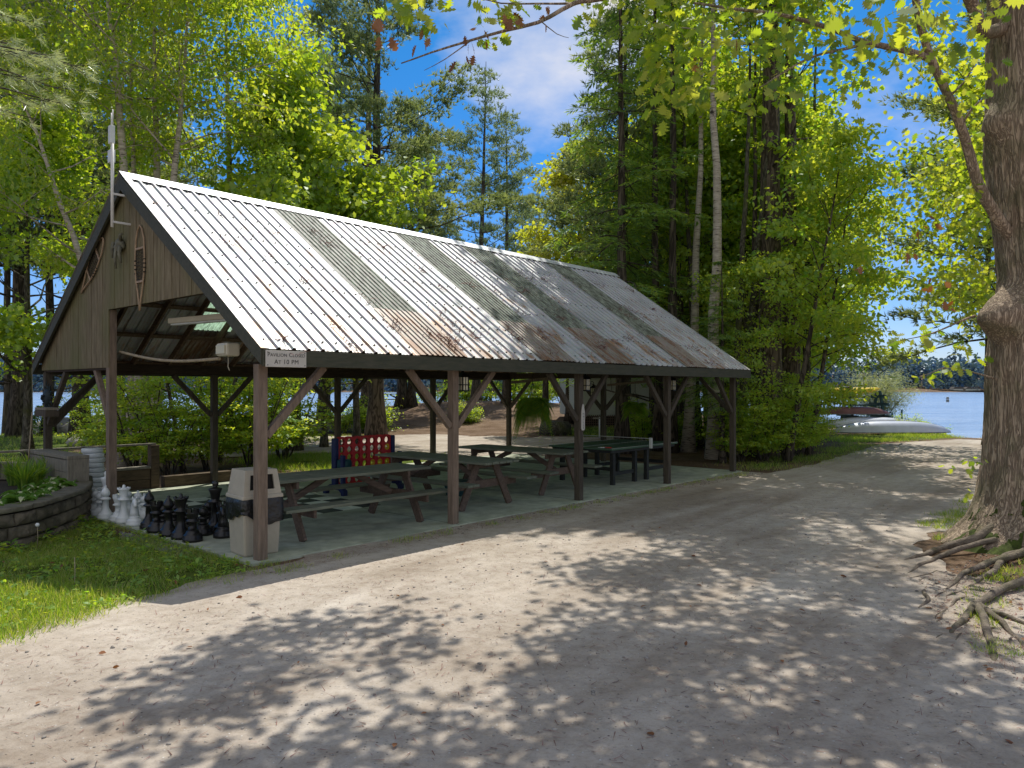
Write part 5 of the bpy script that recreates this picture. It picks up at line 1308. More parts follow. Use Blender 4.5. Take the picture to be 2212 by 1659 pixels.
for i, (px, py, h, lab) in enumerate([(33, 1182, .30, 'white dandelion clock before the planter, the left one'), (80, 1186, .30, 'white dandelion clock before the planter, the right one'), (160, 1275, .34, 'thin dandelion stalk on the shaded lawn')]):
    t = thing('dandelion', lab, 'flower', at(px, py)); MB().tube([(0, 0, 0), (.01, 0, h*.5), (0, .01, h)], .004, 5).build('stalk', M['rope'], t)
    if i < 2: MB().blob((0, .01, h + .015), .026, i, .1, 2).build('seed_head', M['white_plastic'], t)

# ------------------------------------------------------------------ boulders, bench tables and the raft at the left shore
for i, (px, py, r, lab) in enumerate([(118, 936, .85, 'pale boulder on the shore left of the sun face post'), (205, 938, 1.0, 'broad pale boulder on the shore right of the sun face post'), (150, 934, .7, 'smaller boulder between the two broad shore boulders'),
        (300, 950, .8, 'grey boulder behind the timber rail near the white discs'), (252, 962, .55, 'mossy boulder just above the timber rail'), (178, 962, .5, 'low grey boulder behind the timber rail'), (515, 930, .9, 'pale boulder on the shore behind the far bench tables'), (585, 930, .7, 'small pale boulder by the far tree trunks')]):
    p = at(px, py); t = thing('boulder', lab, 'boulder', (p.x, p.y, hz(p.x, p.y)), i); MB().blob((0, 0, r*.25), r, i + 3, .35, 3, (1.25, .9, .62)).build('rock', M['boulder'], t)
STK = at(88, 942); t = thing('dark_bush', 'small dark conical evergreen beside the shore boulders', 'shrub', STK)
rng = np.random.default_rng(5); n = 900; a_ = rng.uniform(0, 6.28, n); h_ = rng.random(n); P_ = np.stack([np.cos(a_)*.55*(1-h_)*rng.random(n)**.3, np.sin(a_)*.55*(1-h_)*rng.random(n)**.3, h_*1.3], -1)
obj('foliage', leaf_mesh('foliage', M['hemlock'], P_, np.stack([np.cos(a_), np.sin(a_), .4*np.ones(n)], -1), rvec(rng, n), .2, SLIM, 5), t)
RF = thing('swim_raft', 'dark blue flat raft floating near the left shore', 'raft', atY(213, 46, LAKE), .2)
MB().box(-1.4, 1.4, -1, 1, .55, .66).build('deck', M['blue'], RF, bev=.02)
for x in (-1.1, 1.1):
    for y in (-.7, .7): MB().tube([(x, y, -.3), (x, y, .549)], .05, 8).build('leg', M['black_metal'], RF)
dup(T1, atY(655, 36, 0) + Vector((0, 0, .02)), .2, 'dark bench table in shade far behind the pavilion at the left', 'bench tables beyond the track')
dup(T1, atY(835, 47, hz(-7.8, 47)), -.15, 'far bench table on the needle covered rise', 'bench tables beyond the track')

# ------------------------------------------------------------------ white cottage behind
CT = thing('cottage', 'white clapboard cottage with brown lattice skirting behind the far end of the pavilion', 'cottage', atY(1240, 38.5, 0), .12)
mb = MB()
for k in range(24):
    z = .78 + k*.115; mb.add([(0, -.012, z), (6.5, -.012, z), (6.5, .012, z+.114), (0, .012, z+.114)], [(0, 1, 2, 3)]); mb.add([(-.012, 0, z), (.012, 0, z+.114), (.012, 4, z+.114), (-.012, 4, z)], [(0, 1, 2, 3)])
mb.build('clapboard_wall', M['clap'], CT)
MB().box(.02, 6.5, .03, 4, .70, 3.5).build('wall_core', M['clap'], CT)
lt = MB()
for k in range(60): x = k*.11; lt.box(x, x+.035, -.02, -.005, .0, .76)
for k in range(6): lt.box(0, 6.5, -.004, .006, .06 + k*.12, .095 + k*.12)
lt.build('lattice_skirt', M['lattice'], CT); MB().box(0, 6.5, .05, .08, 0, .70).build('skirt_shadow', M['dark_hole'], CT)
for x in (2.1, 4.6):
    w = MB().box(x, x+.95, -.05, .0, 1.75, 2.85).build('window', M['clap'], CT); MB().box(x+.07, x+.88, -.056, -.051, 1.82, 2.78).build('pane', M['glass_dark'], w)
MB().prism([(-.4, 3.45), (6.9, 3.45), (6.9, 3.55), (-.4, 3.55)], -.5, 4.5).build('eaves', M['clap'], CT)
MB().add([(-.4, -.5, 3.56), (6.9, -.5, 3.56), (6.9, 2, 5.0), (-.4, 2, 5.0), (6.9, 4.5, 3.56), (-.4, 4.5, 3.56)], [(0, 1, 2, 3), (3, 2, 4, 5)]).build('roof', M['shingle'], CT)
WB = thing('water_tap', 'small standing tap with a pale bucket before the cottage skirting', 'tap', atY(1295, 32, 0)); MB().tube([(0,0,0),(0,0,.9)], .03, 6).build('standpipe', M['metal_white'], WB); MB().box(-.28, .18, -.03, .03, .82, .88).build('spout', M['pot'], WB)
SP = thing('stone_pot', 'dark mossy stump with small plants before the trees by the cottage', 'stump', atY(1200, 34, 0)); MB().lathe([(.75, 0), (.70, .45), (.60, .62)], 14).build('stump_body', M['bark_grey'], SP)

# ------------------------------------------------------------------ canoes, rack, kayak, buoy
def hull(mb, L_, w, h, n=18, m_=9, keel=.0):
    """upturned canoe: keel up, gunwales on the ground"""
    rows = []
    for i in range(n + 1):
        t = 2*i/n - 1; k = max(0, 1 - abs(t)**2.6); ww = w/2 * k**.75 + .012; base = .16 * abs(t)**3
        rows.append([(t*L_/2, ww*math.cos(PI*j/m_), base*0 + h*(1 - .80*abs(t)**3.2) * math.sin(PI*j/m_)**.75) for j in range(m_ + 1)])
    vs = [p for r in rows for p in r]; W_ = m_ + 1
    mb.add(vs, [(i*W_+j, (i+1)*W_+j, (i+1)*W_+j+1, i*W_+j+1) for i in range(n) for j in range(m_)], True); return mb
def canoe(label, p, rot, mat, L_=5.0, w=.95, h=.46, zt=0, group=None):
    t = thing('canoe', label, 'canoe', p, rot, group); hull(MB(), L_, w, h).build('hull', mat, t)
    MB().tube([(-L_*.45, 0, h*.45), (-L_*.36, 0, h*.73), (-L_*.2, 0, h*.97), (0, 0, h*1.01), (L_*.2, 0, h*.97), (L_*.36, 0, h*.73), (L_*.45, 0, h*.45)], .012, 6).build('keel_strip', M['canoe_dark'], t)
    gl = MB()
    for sg in (-1, 1): gl.tube([(x*L_/2, sg*(w/2*max(0, 1-abs(x)**2.6)**.75 + .012), .02) for x in np.linspace(-1, 1, 15)], .022, 6)
    gl.build('gunwale', M['canoe_dark'], t); return t
zc = hz(17, 35)
canoe('grey canoe lying upside down on the grass, nearest the road', atY(1925, 34.9, zc + .06), .03, M['canoe'], 5.6, 1.0, .54)
canoe('grey canoe lying upside down just behind the nearest one', atY(1880, 36.4, zc + .22), -.02, M['canoe'], 5.0, .95, .50)
RK = thing('canoe_rack', 'dark green timber boat rack holding the canoe and kayak by the lake', 'rack', atY(1866, 37.6, zc - .02), .05)
for x in (-.85, .75):
    for sg in (-1, 1): MB().beam((x, sg*.75, 0), (x, sg*.12, 2.0), .10, .12).build('leg', M['rack'], RK)
    for z, w in ((.78, 1.05), (1.38, .85), (1.78, .65)): MB().beam((x, -w, z), (x, w, z), .09, .09).build('arm', M['rack'], RK)
for z in (.70, 1.30, 1.70): MB().beam((-1.1, 0, z), (1.7 - .3*z, 0, z), .08, .08).build('rail', M['rack'], RK)
canoe('maroon and white canoe upside down on the middle of the boat rack', atY(1838, 37.0, zc + .84), .05, M['maroon'], 3.9, .85, .38)
KY = thing('kayak', 'yellow kayak resting on top of the boat rack', 'kayak', atY(1835, 37.2, zc + 1.82), .06)
mb = MB(); vs = []
for i in range(17):
    t = 2*i/16 - 1; k = max(0, 1 - abs(t)**2.4)
    for j in range(12): a = 2*PI*j/12; vs.append((t*1.6, .34*k**.7*math.cos(a), .17 + .17*k**.5*math.sin(a) + .12*abs(t)**3))
mb.add(vs, [(i*12+j, (i+1)*12+j, (i+1)*12+(j+1)%12, i*12+(j+1)%12) for i in range(16) for j in range(12)], True); mb.build('hull', M['kayak'], KY); MB().lathe([(.24, 0), (.26, .03), (.2, .04)], 16, (-.1, 0, .33)).build('cockpit_rim', M['black_metal'], KY)
BY = thing('mooring_buoy', 'dark upright marker buoy far out on the lake', 'buoy', atY(2047, 150, LAKE)); MB().lathe([(.28, -.3), (.28, .75), (.2, .95), (.05, 1.0)], 12).build('float', M['canoe_dark'], BY); MB().lathe([(.285, .45), (.285, .6)], 12).build('band', M['canoe'], BY)
dk0 = None
for i, px in enumerate((1881, 1908, 1916, 1921, 1927, 1948)):
    if dk0 is None:
        dk0 = thing('dock_post', '', 'post', atY(px, 58, LAKE)); MB().tube([(0, 0, -.6), (0, 0, .75)], .07, 8).build('pile', M['rack'], dk0); t = dk0
    else: t = dup(dk0, atY(px, 58 + i % 2, LAKE), scale=(1, 1, .8 + .25*(i % 3)))
    t['label'] = 'thin dark dock post in the water behind the canoes'; t['group'] = 'dock posts behind the canoes'
RB = thing('rowing_boat', 'tiny dark boat on the lake beside the pale shore tree', 'boat', atY(1938, 120, LAKE + .05)); hull(MB(), 3.6, 1.2, -.3).build('hull', M['canoe_dark'], RB); MB().box(-.3, .1, -.3, .3, 0, .55).build('load', M['canoe_dark'], RB); MB().box(-.2, .9, -.5, .5, -.02, .04).build('thwart', M['canoe_dark'], RB)
for i, (px, s) in enumerate(((1990 + 80, 1.0), (2102, 1.5))):
    t = thing('boat_house', ['small pale dock house on the far shore', 'long pale dock house on the far shore beside the oak trunk'][i], 'boathouse', atY(px, 618, LAKE)); MB().box(-4*s, 4*s, 0, 5, 0, 2.6).build('walls', M['clap'], t); MB().prism([(-4.4*s, 2.61), (4.4*s, 2.61), (3*s, 4.2), (-3*s, 4.2)], -.5, 5.5).build('roof', M['shingle'], t)
# ================================================================== trees
def curve(p, d, L_, n, rng, bend=0.0, wob=.12, up=0.0):
    """a wandering line: start, direction, length"""
    p = np.array(p, float); d = np.array(d, float); d /= np.linalg.norm(d); out = [p.copy()]
    for i in range(n):
        d = d + rng.normal(size=3) * wob + np.array([0, 0, up]); d /= np.linalg.norm(d); p = p + d * L_ / n; out.append(p.copy())
    return np.array(out)
def trunk_pts(rng, H, n, lean=(0, 0), wob=.02, bow=0):
    t = np.linspace(0, 1, n); x = np.cumsum(rng.normal(size=n)) * wob; y = np.cumsum(rng.normal(size=n)) * wob; x -= x[0]; y -= y[0]
    return np.stack([x + lean[0]*H*t**(1 + bow), y + lean[1]*H*t**(1 + bow), H * t], -1)
def tr(t, r0): return r0 * ((1 - t) * .92 + .06) * (1 + .55 * math.exp(-t * 38))
def broad(seed, H, r0, base, spread, nb=22, sub=4, lp=34, ls=.11, rc=.55, fl=.6, lean=(0, 0), bow=0, prof=None, droop=-.5, stems=1, twig=True):
    rng = np.random.default_rng(seed); mb = MB(); cl = []
    prof = prof or (lambda s: (math.sin(PI * min(1, .18 + .82 * s)) ** .7) * 1.0)
    for st in range(stems):
        ln = (lean[0] + (st - (stems-1)/2) * .085 * (stems > 1), lean[1] + (.06 if st == 1 else -.03) * (stems > 1))
        Hs = H * (1 - .08 * st); tp = trunk_pts(rng, Hs, 14, ln, .015 * H / 8, bow)
        tt = np.linspace(0, 1, 14); mb.tube(tp, [tr(t, r0) for t in tt], 9)
        for i in range(nb):
            s = (i + rng.uniform(0, 1)) / nb; t = base + (1 - base) * s * .97
            p = np.array([np.interp(t, tt, tp[:, k]) for k in range(3)]); az = i * 2.4 + rng.uniform(-.5, .5) + st
            L_ = spread * prof(s) * rng.uniform(.65, 1.15); el = rng.uniform(.0, .45) + .75 * s
            d = (math.cos(az) * math.cos(el), math.sin(az) * math.cos(el), math.sin(el)); c = curve(p, d, L_, 5, rng, wob=.16, up=.02)
            rb = max(.012, tr(t, r0) * .42); mb.tube(c, np.linspace(rb, .008, 6), 5, cap=False)
            cl.append(c[-1])
            for j in range(sub):
                q = rng.uniform(.35, 1.0); k = int(q * 4.99); pp = c[k] + (c[k+1] - c[k]) * (q * 5 - k); dd = (c[k+1] - c[k]); dd = dd / np.linalg.norm(dd) + rng.normal(size=3) * .8; dd[2] *= .5
                c2 = curve(pp, dd, L_ * rng.uniform(.22, .42), 3, rng, wob=.2)
                if twig: mb.tube(c2, [rb*.45, rb*.3, rb*.2, .005], 4, cap=False)
                cl += [c2[-1], c2[2]] 
    cl = np.array(cl); n = len(cl) * lp; ctr = np.repeat(cl, lp, 0)
    off = rng.normal(size=(n, 3)) * rc * .55; off[:, 2] *= fl; P = ctr + off; D = rng.normal(size=(n, 3)) * .8; D[:, 2] += droop; D += off * .8
    N_ = rng.normal(size=(n, 3)) * .55; N_[:, 2] += .8
    cr_ = np.repeat(rng.random(len(cl)), lp); rnd = np.clip(cr_ * .55 + rng.random(n) * .5 - .03, 0, 1)
    return mb, P, D, N_, ls * rng.uniform(.65, 1.25, n), rnd
def conifer(seed, H, r0, base, spread, gap=.8, per=4, tufts=9, nl=6, ls=.22, kind='pine', dead=.25, up=.06, lean=(0, 0)):
    rng = np.random.default_rng(seed); mb = MB(); tp = trunk_pts(rng, H, 14, lean, .012 * H / 10); tt = np.linspace(0, 1, 14); mb.tube(tp, [tr(t, r0) for t in tt], 9)
    Pp, Dd, Nn, Ss, Rr = [], [], [], [], []
    z = H * max(.10, base - dead)
    while z < H * .985:
        t = z / H; live = t > base; s = (t - base) / (1 - base) if live else 0
        for i in range(per if live else 2):
            az = rng.uniform(0, 6.28); p = np.array([np.interp(t, tt, tp[:, k]) for k in range(3)])
            if kind == 'pine': L_ = spread * (1 - s ** 1.6) * rng.uniform(.45, 1.12) + .5
            else: L_ = spread * (1 - s) ** .8 * rng.uniform(.6, 1.1) + .3
            if not live: L_ *= .55
            el = rng.uniform(-.08, .22) + .5 * s if kind == 'pine' else rng.uniform(-.15, .12)
            c = curve(p, (math.cos(az)*math.cos(el), math.sin(az)*math.cos(el), math.sin(el)), L_, 6, rng, wob=.09, up=up if kind == 'pine' else -.05)
            mb.tube(c, np.linspace(max(.014, tr(t, r0) * .22), .007, 7), 4, cap=False)
            if not live: continue
            if kind == 'pine':
                m_ = max(2, int(L_ * 2.6))
                for j in range(m_):
                    q = 1 - .72 * rng.random() ** 1.4; k = min(5, int(q * 6)); pp = c[k] + (c[k+1] - c[k]) * (q * 6 - k); sd_ = rng.normal(size=3) * (.42 * (1.25 - q)); sd_[2] = abs(sd_[2]) * .55
                    e = pp + sd_; ctr = e + rng.normal(size=(tufts, 3)) * [.24, .24, .10]
                    dirs = np.repeat(unit((c[6] - c[3])[None] * .5 + rng.normal(size=(tufts, 3)) * .55 + [0, 0, .55]), nl, 0) + rng.normal(size=(tufts * nl, 3)) * .5
                    Pp.append(np.repeat(ctr, nl, 0)); Dd.append(dirs); Nn.append(rng.normal(size=(tufts*nl, 3))); Ss.append(ls * rng.uniform(.7, 1.2, tufts*nl)); Rr.append(np.clip(rng.random() * .5 + rng.random(tufts*nl) * .5, 0, 1))
            else:
                m_ = max(5, int(L_ * 5.5)); ax = unit((c[6] - c[0])[None])[0]; side = np.cross(ax, [0, 0, 1]); side /= np.linalg.norm(side)
                for j in range(m_):
                    q = .12 + .88 * (j + rng.random()) / m_; k = min(5, int(q * 6)); pp = c[k] + (c[k+1] - c[k]) * (q * 6 - k); sg = 1 if j % 2 else -1
                    tl = L_ * .34 * (1.15 - q) * rng.uniform(.6, 1.2) + .12; nt_ = 9; u_ = np.linspace(.1, 1, nt_); td = side * sg * .9 + ax * .6 + [0, 0, -.22] + rng.normal(size=3) * .12
                    o = pp + u_[:, None] * tl * td - np.stack([0*u_, 0*u_, .18 * tl * u_**2], -1)
                    for s2 in (-1, 1):
                        Pp.append(o); Dd.append(np.tile(td * .7 + s2 * np.cross(td, [0, 0, 1]) * .8, (nt_, 1)) + rng.normal(size=(nt_, 3)) * .25); Nn.append(np.tile([0, 0, 1.], (nt_, 1)) + rng.normal(size=(nt_, 3)) * .3); Ss.append(ls * rng.uniform(.7, 1.25, nt_)); Rr.append(np.clip(np.full(nt_, rng.random() * .6) + rng.random(nt_) * .4, 0, 1))
        z += gap * rng.uniform(.6, 1.3) * (1 if live else 1.5)
    return mb, np.concatenate(Pp), np.concatenate(Dd), np.concatenate(Nn), np.concatenate(Ss), np.concatenate(Rr)
def shrub(seed, H, spread, stems=7, lp=26, ls=.11, fl=.22, rc=.4, r0=.035, sub=7):
    rng = np.random.default_rng(seed); mb = MB(); cl = []
    for i in range(stems):
        az = i * 2.4 + rng.uniform(-.4, .4); sp = spread * rng.uniform(.3, 1.0) / H; h = H * rng.uniform(.6, 1.05)
        c = curve((math.cos(az)*.15, math.sin(az)*.15, 0), (math.cos(az)*sp, math.sin(az)*sp, 1), h, 7, rng, wob=.09); mb.tube(c, np.linspace(r0, .008, 8), 6, cap=False); cl.append(c[-1])
        for j in range(sub):
            q = rng.uniform(.15, 1); k = min(6, int(q*7)); pp = c[k] + (c[k+1]-c[k])*(q*7-k); a2 = rng.uniform(0, 6.28); L_ = spread * rng.uniform(.3, .75) * (1.15 - .6*q)
            c2 = curve(pp, (math.cos(a2), math.sin(a2), rng.uniform(-.1, .35)), L_, 3, rng, wob=.12); mb.tube(c2, np.linspace(.011, .004, 4), 4, cap=False); cl += [c2[1], c2[2], c2[3]]
    cl = np.array(cl); n = len(cl)*lp; off = rng.normal(size=(n, 3)) * rc * .6; off[:, 2] *= fl; P = np.repeat(cl, lp, 0) + off; P[:, 2] = np.maximum(P[:, 2], .03)
    D = rng.normal(size=(n, 3)); D[:, 2] = D[:, 2]*.35 - .25; N_ = rng.normal(size=(n, 3))*.35; N_[:, 2] += 1
    rnd = np.clip(np.repeat(rng.random(len(cl)), lp)*.5 + rng.random(n)*.5, 0, 1)
    return mb, P, D, N_, ls * rng.uniform(.65, 1.25, n), rnd
PROTO = {}
def proto(key, gen, wood, leaf, shape, stem_name='trunk', leaf_name='crown'):
    mb, P, D, N_, S, rnd = gen
    t = thing('prototype', '', 'tree'); mb.build(stem_name, wood, t)
    obj(leaf_name, leaf_mesh(leaf_name, leaf, P, D, N_, S, shape, 1, rnd), t); PROTO[key] = [t, False]
def plant(key, name, px, Y, label, cat='tree', group=None, s=1.0, rz=0.0, z=None, X=None, sz=None, tilt=None):
    x = (px - CX) / F * Y if X is None else X; z = hz(x, Y) - .05 if z is None else z
    t, used = PROTO[key]
    if used: t = dup(t)
    else: PROTO[key][1] = True
    t.name = name; t.location = (x, Y, z); t.rotation_euler = (tilt[0] if tilt else 0, tilt[1] if tilt else 0, rz); t.scale = (s, s, sz or s)
    t['label'] = label; t['category'] = cat
    if group: t['group'] = group
    elif 'group' in t: del t['group']
    return t
B, MP, SHR, PN, HM = M['leaf_birch'], M['leaf_maple'], M['leaf_shrub'], M['pine'], M['hemlock']
flat = lambda s: 1.0 if s < .6 else 1.0 - (s - .6) * 1.4
proto('birch_clump', broad(101, 16.5, .21, .60, 4.6, 18, 6, 50, .165, .66, .7, stems=3, droop=-.7), M['bark_birch'], B, KITE)
proto('birch_lean', broad(102, 11.5, .15, .42, 2.6, 18, 5, 44, .13, .55, .7, lean=(-.30, .0), bow=.5, droop=-.7), M['bark_birch'], B, KITE)
proto('birch_tall', broad(103, 19, .20, .50, 3.4, 24, 5, 44, .17, .65, .7, droop=-.6), M['bark_birch'], B, KITE)
proto('birch_slim', broad(133, 19, .20, .62, 2.4, 11, 3, 22, .14, .6, .7, droop=-.6), M['bark_birch'], B, KITE)
proto('maple_full', broad(104, 11, .16, .22, 3.5, 26, 6, 38, .175, .62, .45), M['bark_grey'], MP, MAPL)
proto('maple_tall', broad(105, 18, .22, .42, 4.0, 26, 6, 44, .18, .7, .5), M['bark_grey'], MP, MAPL)
proto('maple_pole', broad(106, 17, .13, .55, 2.2, 10, 3, 20, .17, .65, .5, lean=(.05, 0)), M['bark_grey'], MP, MAPL)
proto('yellow_maple', broad(107, 13, .16, .22, 3.2, 26, 5, 42, .17, .6, .5), M['bark_grey'], M['leaf_yellow'], MAPL)
proto('beech_young', broad(108, 9.5, .09, .08, 3.4, 24, 5, 30, .16, .55, .25, droop=-.3), M['bark_grey'], SHR, OVAL)
proto('beech_lean', broad(109, 9.5, .10, .34, 2.3, 20, 5, 28, .16, .55, .25, lean=(.17, -.03), droop=-.3), M['bark_dark'], SHR, OVAL)
proto('oak_mid', broad(110, 10.5, .20, .42, 3.6, 20, 6, 26, .18, .65, .55), M['bark_grey'], M['leaf_oak'], OAKL)
proto('pine_tall', conifer(111, 25, .34, .34, 4.8, .75, 5, 12, 7, .27), M['bark_dark'], PN, NEEDLE)
proto('pine_open', conifer(112, 24, .36, .30, 6.2, .95, 5, 12, 7, .27, up=.03), M['bark_dark'], PN, NEEDLE)
proto('pine_slim', conifer(113, 20, .24, .34, 3.3, .65, 5, 11, 7, .26), M['bark_dark'], PN, NEEDLE)
proto('pine_big', conifer(114, 26, .46, .62, 3.8, 1.5, 3, 6, 6, .27, dead=.27), M['bark'], PN, NEEDLE)
proto('pine_gap', conifer(131, 24, .30, .30, 4.6, 1.15, 4, 9, 7, .30), M['bark_dark'], PN, NEEDLE)
proto('pine_stout', conifer(132, 11.5, .33, .60, 3.6, .8, 4, 9, 6, .27, dead=.1), M['bark_dark'], PN, NEEDLE)
proto('hemlock_tree', conifer(115, 16, .20, .16, 3.0, .62, 4, ls=.22, kind='hemlock', dead=.05), M['bark_dark'], HM, SLIM)
proto('hemlock_wide', conifer(116, 14, .22, .22, 3.6, .70, 4, ls=.23, kind='hemlock', dead=.06), M['bark_dark'], HM, SLIM)
proto('bare_pole', broad(117, 16, .12, .75, 1.6, 6, 3, 14, .15, .6, .5), M['bark_dark'], MP, MAPL)
proto('shade_pole', broad(118, 16, .12, .72, 2.4, 14, 5, 34, .17, .6, .5), M['bark_dark'], MP, MAPL)
proto('beech_high', broad(119, 11.5, .10, .34, 2.9, 22, 5, 32, .16, .6, .28, droop=-.3), M['bark_dark'], SHR, OVAL)
proto('shrub_tall', shrub(120, 4.2, 2.2, 9, 25, .145, sub=8), M['bark_dark'], SHR, OVAL, 'stems', 'foliage')
proto('shrub_low', shrub(121, 1.5, 1.3, 9, 22, .10, .4, .35, .018, 5), M['bark_dark'], SHR, OVAL, 'stems', 'foliage')
proto('shrub_dark', shrub(122, 1.6, 1.4, 9, 30, .12, .45, .35, .02, 6), M['bark_dark'], M['leaf_birch'], OVAL, 'stems', 'foliage')
proto('willow', shrub(123, 5.2, 2.4, 12, 60, .20, .8, .75, .06, 9), M['bark_grey'], M['willow'], SLIM, 'trunk', 'crown')

# --- left
plant('birch_clump', 'birch_tree', 328, 21.5, 'three stemmed white birch rising behind the near gable', rz=.2)
plant('birch_lean', 'birch_tree', 268, 20.0, 'white birch leaning left behind the antenna', rz=.1)
plant('maple_full', 'maple_tree', 640, 25.5, 'bright leafy maple behind the near half of the roof', rz=.7, s=1.12)
plant('maple_full', 'maple_tree', 770, 28.5, 'lower leafy maple hanging over the middle of the ridge', rz=2.2, s=.92)
plant('birch_tall', 'birch_tree', 500, 26.0, 'tall birch crown filling the sky above the near roof', rz=1.5, s=.95)
plant('maple_full', 'maple_tree', 60, 23.0, 'leafy maple at the left edge above the planter', rz=4.0, s=.95)
plant('pine_open', 'pine_tree', 40, 33.0, 'big pine whose crown fills the upper left edge', rz=1.2)
plant('pine_slim', 'pine_tree', 17, 36.0, 'left of the two dark twin pine trunks on the left shore', rz=.5, s=.8, sz=1.25)
plant('pine_slim', 'pine_tree', 46, 36.6, 'right of the two dark twin pine trunks on the left shore', rz=1.5, s=.75, sz=1.2)
plant('pine_tall', 'pine_tree', 174, 30.0, 'tall pine with a straight trunk between antenna and left edge', rz=2.5, s=.96)
plant('pine_slim', 'pine_tree', 105, 34.0, 'slimmer pine behind the leaning birch', rz=3.0)
plant('pine_open', 'pine_tree', 255, 38.0, 'pine far behind the near gable peak', rz=4.0)
# --- pines over the ridge
plant('pine_open', 'pine_tree', 812, 33.0, 'big open pine with long bare curved branches above the ridge', rz=.3)
plant('pine_big', 'pine_tree', 794, 40.0, 'thick pine trunk just left of the open pine', rz=1.0, s=.9)
plant('pine_slim', 'pine_tree', 888, 46.0, 'slim pine right of the open pine', rz=2.0, s=.95)
plant('pine_gap', 'pine_tree', 1028, 52.0, 'tall pine with a leaning dark trunk in the gap of sky', rz=.9, s=1.0, tilt=(0, R(2.5)))
plant('pine_gap', 'pine_tree', 1092, 55.0, 'second tall pine in the gap of sky, right of the leaning one', rz=.2, s=.92)
plant('pine_slim', 'pine_tree', 962, 60.0, 'small pine low in the gap of sky, left of the leaning one', rz=3.3, s=.72)
plant('pine_gap', 'pine_tree', 1165, 62.0, 'pine at the right side of the gap of sky', rz=4.4, s=.80)
plant('pine_slim', 'pine_tree', 1215, 52.0, 'bushy pine low beside the yellowish maple', rz=5.2, s=.55)
plant('pine_open', 'pine_tree', 700, 44.0, 'pine hidden mostly behind the leafy maple', rz=2.6, s=.9)
plant('pine_gap', 'pine_tree', 985, 66.0, 'pine far back at the left side of the gap of sky', rz=1.7, s=.78)
plant('pine_gap', 'pine_tree', 1130, 70.0, 'pine far back between the two tallest in the gap of sky', rz=2.9, s=.88)
plant('pine_slim', 'pine_tree', 1060, 64.0, 'low pine far back under the two tallest in the gap of sky', rz=5.9, s=.62)
plant('pine_gap', 'pine_tree', 1008, 78.0, 'distant pine low in the gap of sky, left of the tallest pines', rz=.6, s=.62)
plant('pine_gap', 'pine_tree', 1182, 72.0, 'distant pine low in the gap of sky, right of the tallest pines', rz=3.7, s=.66)
plant('maple_full', 'maple_tree', 1110, 66.0, 'far leafy maple at the foot of the gap of sky', rz=2.7, s=1.2)
# --- right grove
plant('hemlock_tree', 'hemlock_tree', 1345, 24.5, 'tall dark hemlock standing behind the far end of the ridge', rz=.4, s=1.12)
plant('hemlock_wide', 'hemlock_tree', 1418, 27.0, 'broad hemlock right behind the tallest hemlock', rz=1.4, s=.9)
plant('hemlock_tree', 'hemlock_tree', 1560, 31.0, 'hemlock deep in the grove between pale trunks', rz=2.4, s=.72)
plant('hemlock_wide', 'hemlock_tree', 1560, 21.5, 'low hemlock with boughs beside the far corner post', rz=3.1, s=.42)
plant('yellow_maple', 'maple_tree', 1252, 36.0, 'yellowing maple left of the hemlocks', rz=.0, s=1.05)
plant('maple_full', 'maple_tree', 1325, 40.0, 'green maple behind the hemlocks', rz=2.0, s=.95)
plant('birch_slim', 'birch_tree', 1543, 22.6, 'pale birch trunk nearest the far corner of the roof', rz=.6, s=1.0)
plant('birch_slim', 'birch_tree', 1486, 25.2, 'greyer slender birch left of the palest one', rz=2.6, s=.92, tilt=(0, R(-2)))
plant('maple_pole', 'slender_tree', 1580, 23.4, 'left stem of the slender pair beside the pale birch', rz=.1)
plant('maple_pole', 'slender_tree', 1588, 23.8, 'right leaning stem of the slender pair beside the pale birch', rz=.0, tilt=(0, R(3.0)))
plant('bare_pole', 'slender_tree', 1628, 25.0, 'dark slim trunk left of the thick pine trunk', rz=.2, s=1.1)
plant('pine_big', 'pine_tree', 1657, 24.0, 'thickest dark pine trunk in the grove right of the roof', rz=.4, s=1.0)
plant('pine_big', 'pine_tree', 1704, 25.0, 'pine trunk just right of the thickest trunk', rz=1.9, s=.80)
for i, (px, Y, k, s, rz) in enumerate([(1408, 28, 'bare_pole', 1.0, .5), (1442, 26, 'maple_pole', .9, 1.2), (1462, 29, 'bare_pole', 1.05, 2.4), (1512, 27, 'maple_pole', 1.0, 3.3), (1604, 29, 'bare_pole', 1.1, 4.4), (1738, 29, 'maple_pole', 1.1, 5.0), (1530, 33, 'maple_pole', 1.1, 2.9), (1690, 32, 'bare_pole', 1.1, 2.2)]):
    plant(k, 'slender_tree', px, Y, 'one of the thin dark trunks standing close together in the grove', group='thin trunks in the grove', s=s, rz=rz)
plant('beech_lean', 'beech_tree', 1700, 21.8, 'young beech leaning right at the front of the grove', rz=.0, s=1.0)
plant('beech_lean', 'beech_tree', 1745, 23.5, 'second leaning young beech, nearer the canoes', rz=.25, s=.95)
plant('beech_young', 'beech_tree', 1640, 22.4, 'leafy young beech in front of the thick pine trunk', rz=.9, s=.62)
plant('beech_young', 'beech_tree', 1745, 27.0, 'leafy young beech behind the leaning ones', rz=2.0, s=.98)
plant('beech_young', 'beech_tree', 1690, 30.5, 'leafy young beech nearest the boat rack', rz=3.2, s=.66)
plant('maple_full', 'maple_tree', 1670, 39.0, 'backlit maple crown deep in the grove', rz=.3, s=1.2)
plant('maple_full', 'maple_tree', 1600, 35.0, 'backlit leafy maple low in the grove', rz=1.1, s=1.1)
plant('maple_full', 'maple_tree', 1480, 37.0, 'backlit leafy maple behind the hemlock trunks', rz=4.1, s=1.15)
plant('maple_full', 'maple_tree', 1680, 36.0, 'backlit leafy maple at the right side of the grove', rz=5.1, s=.95)
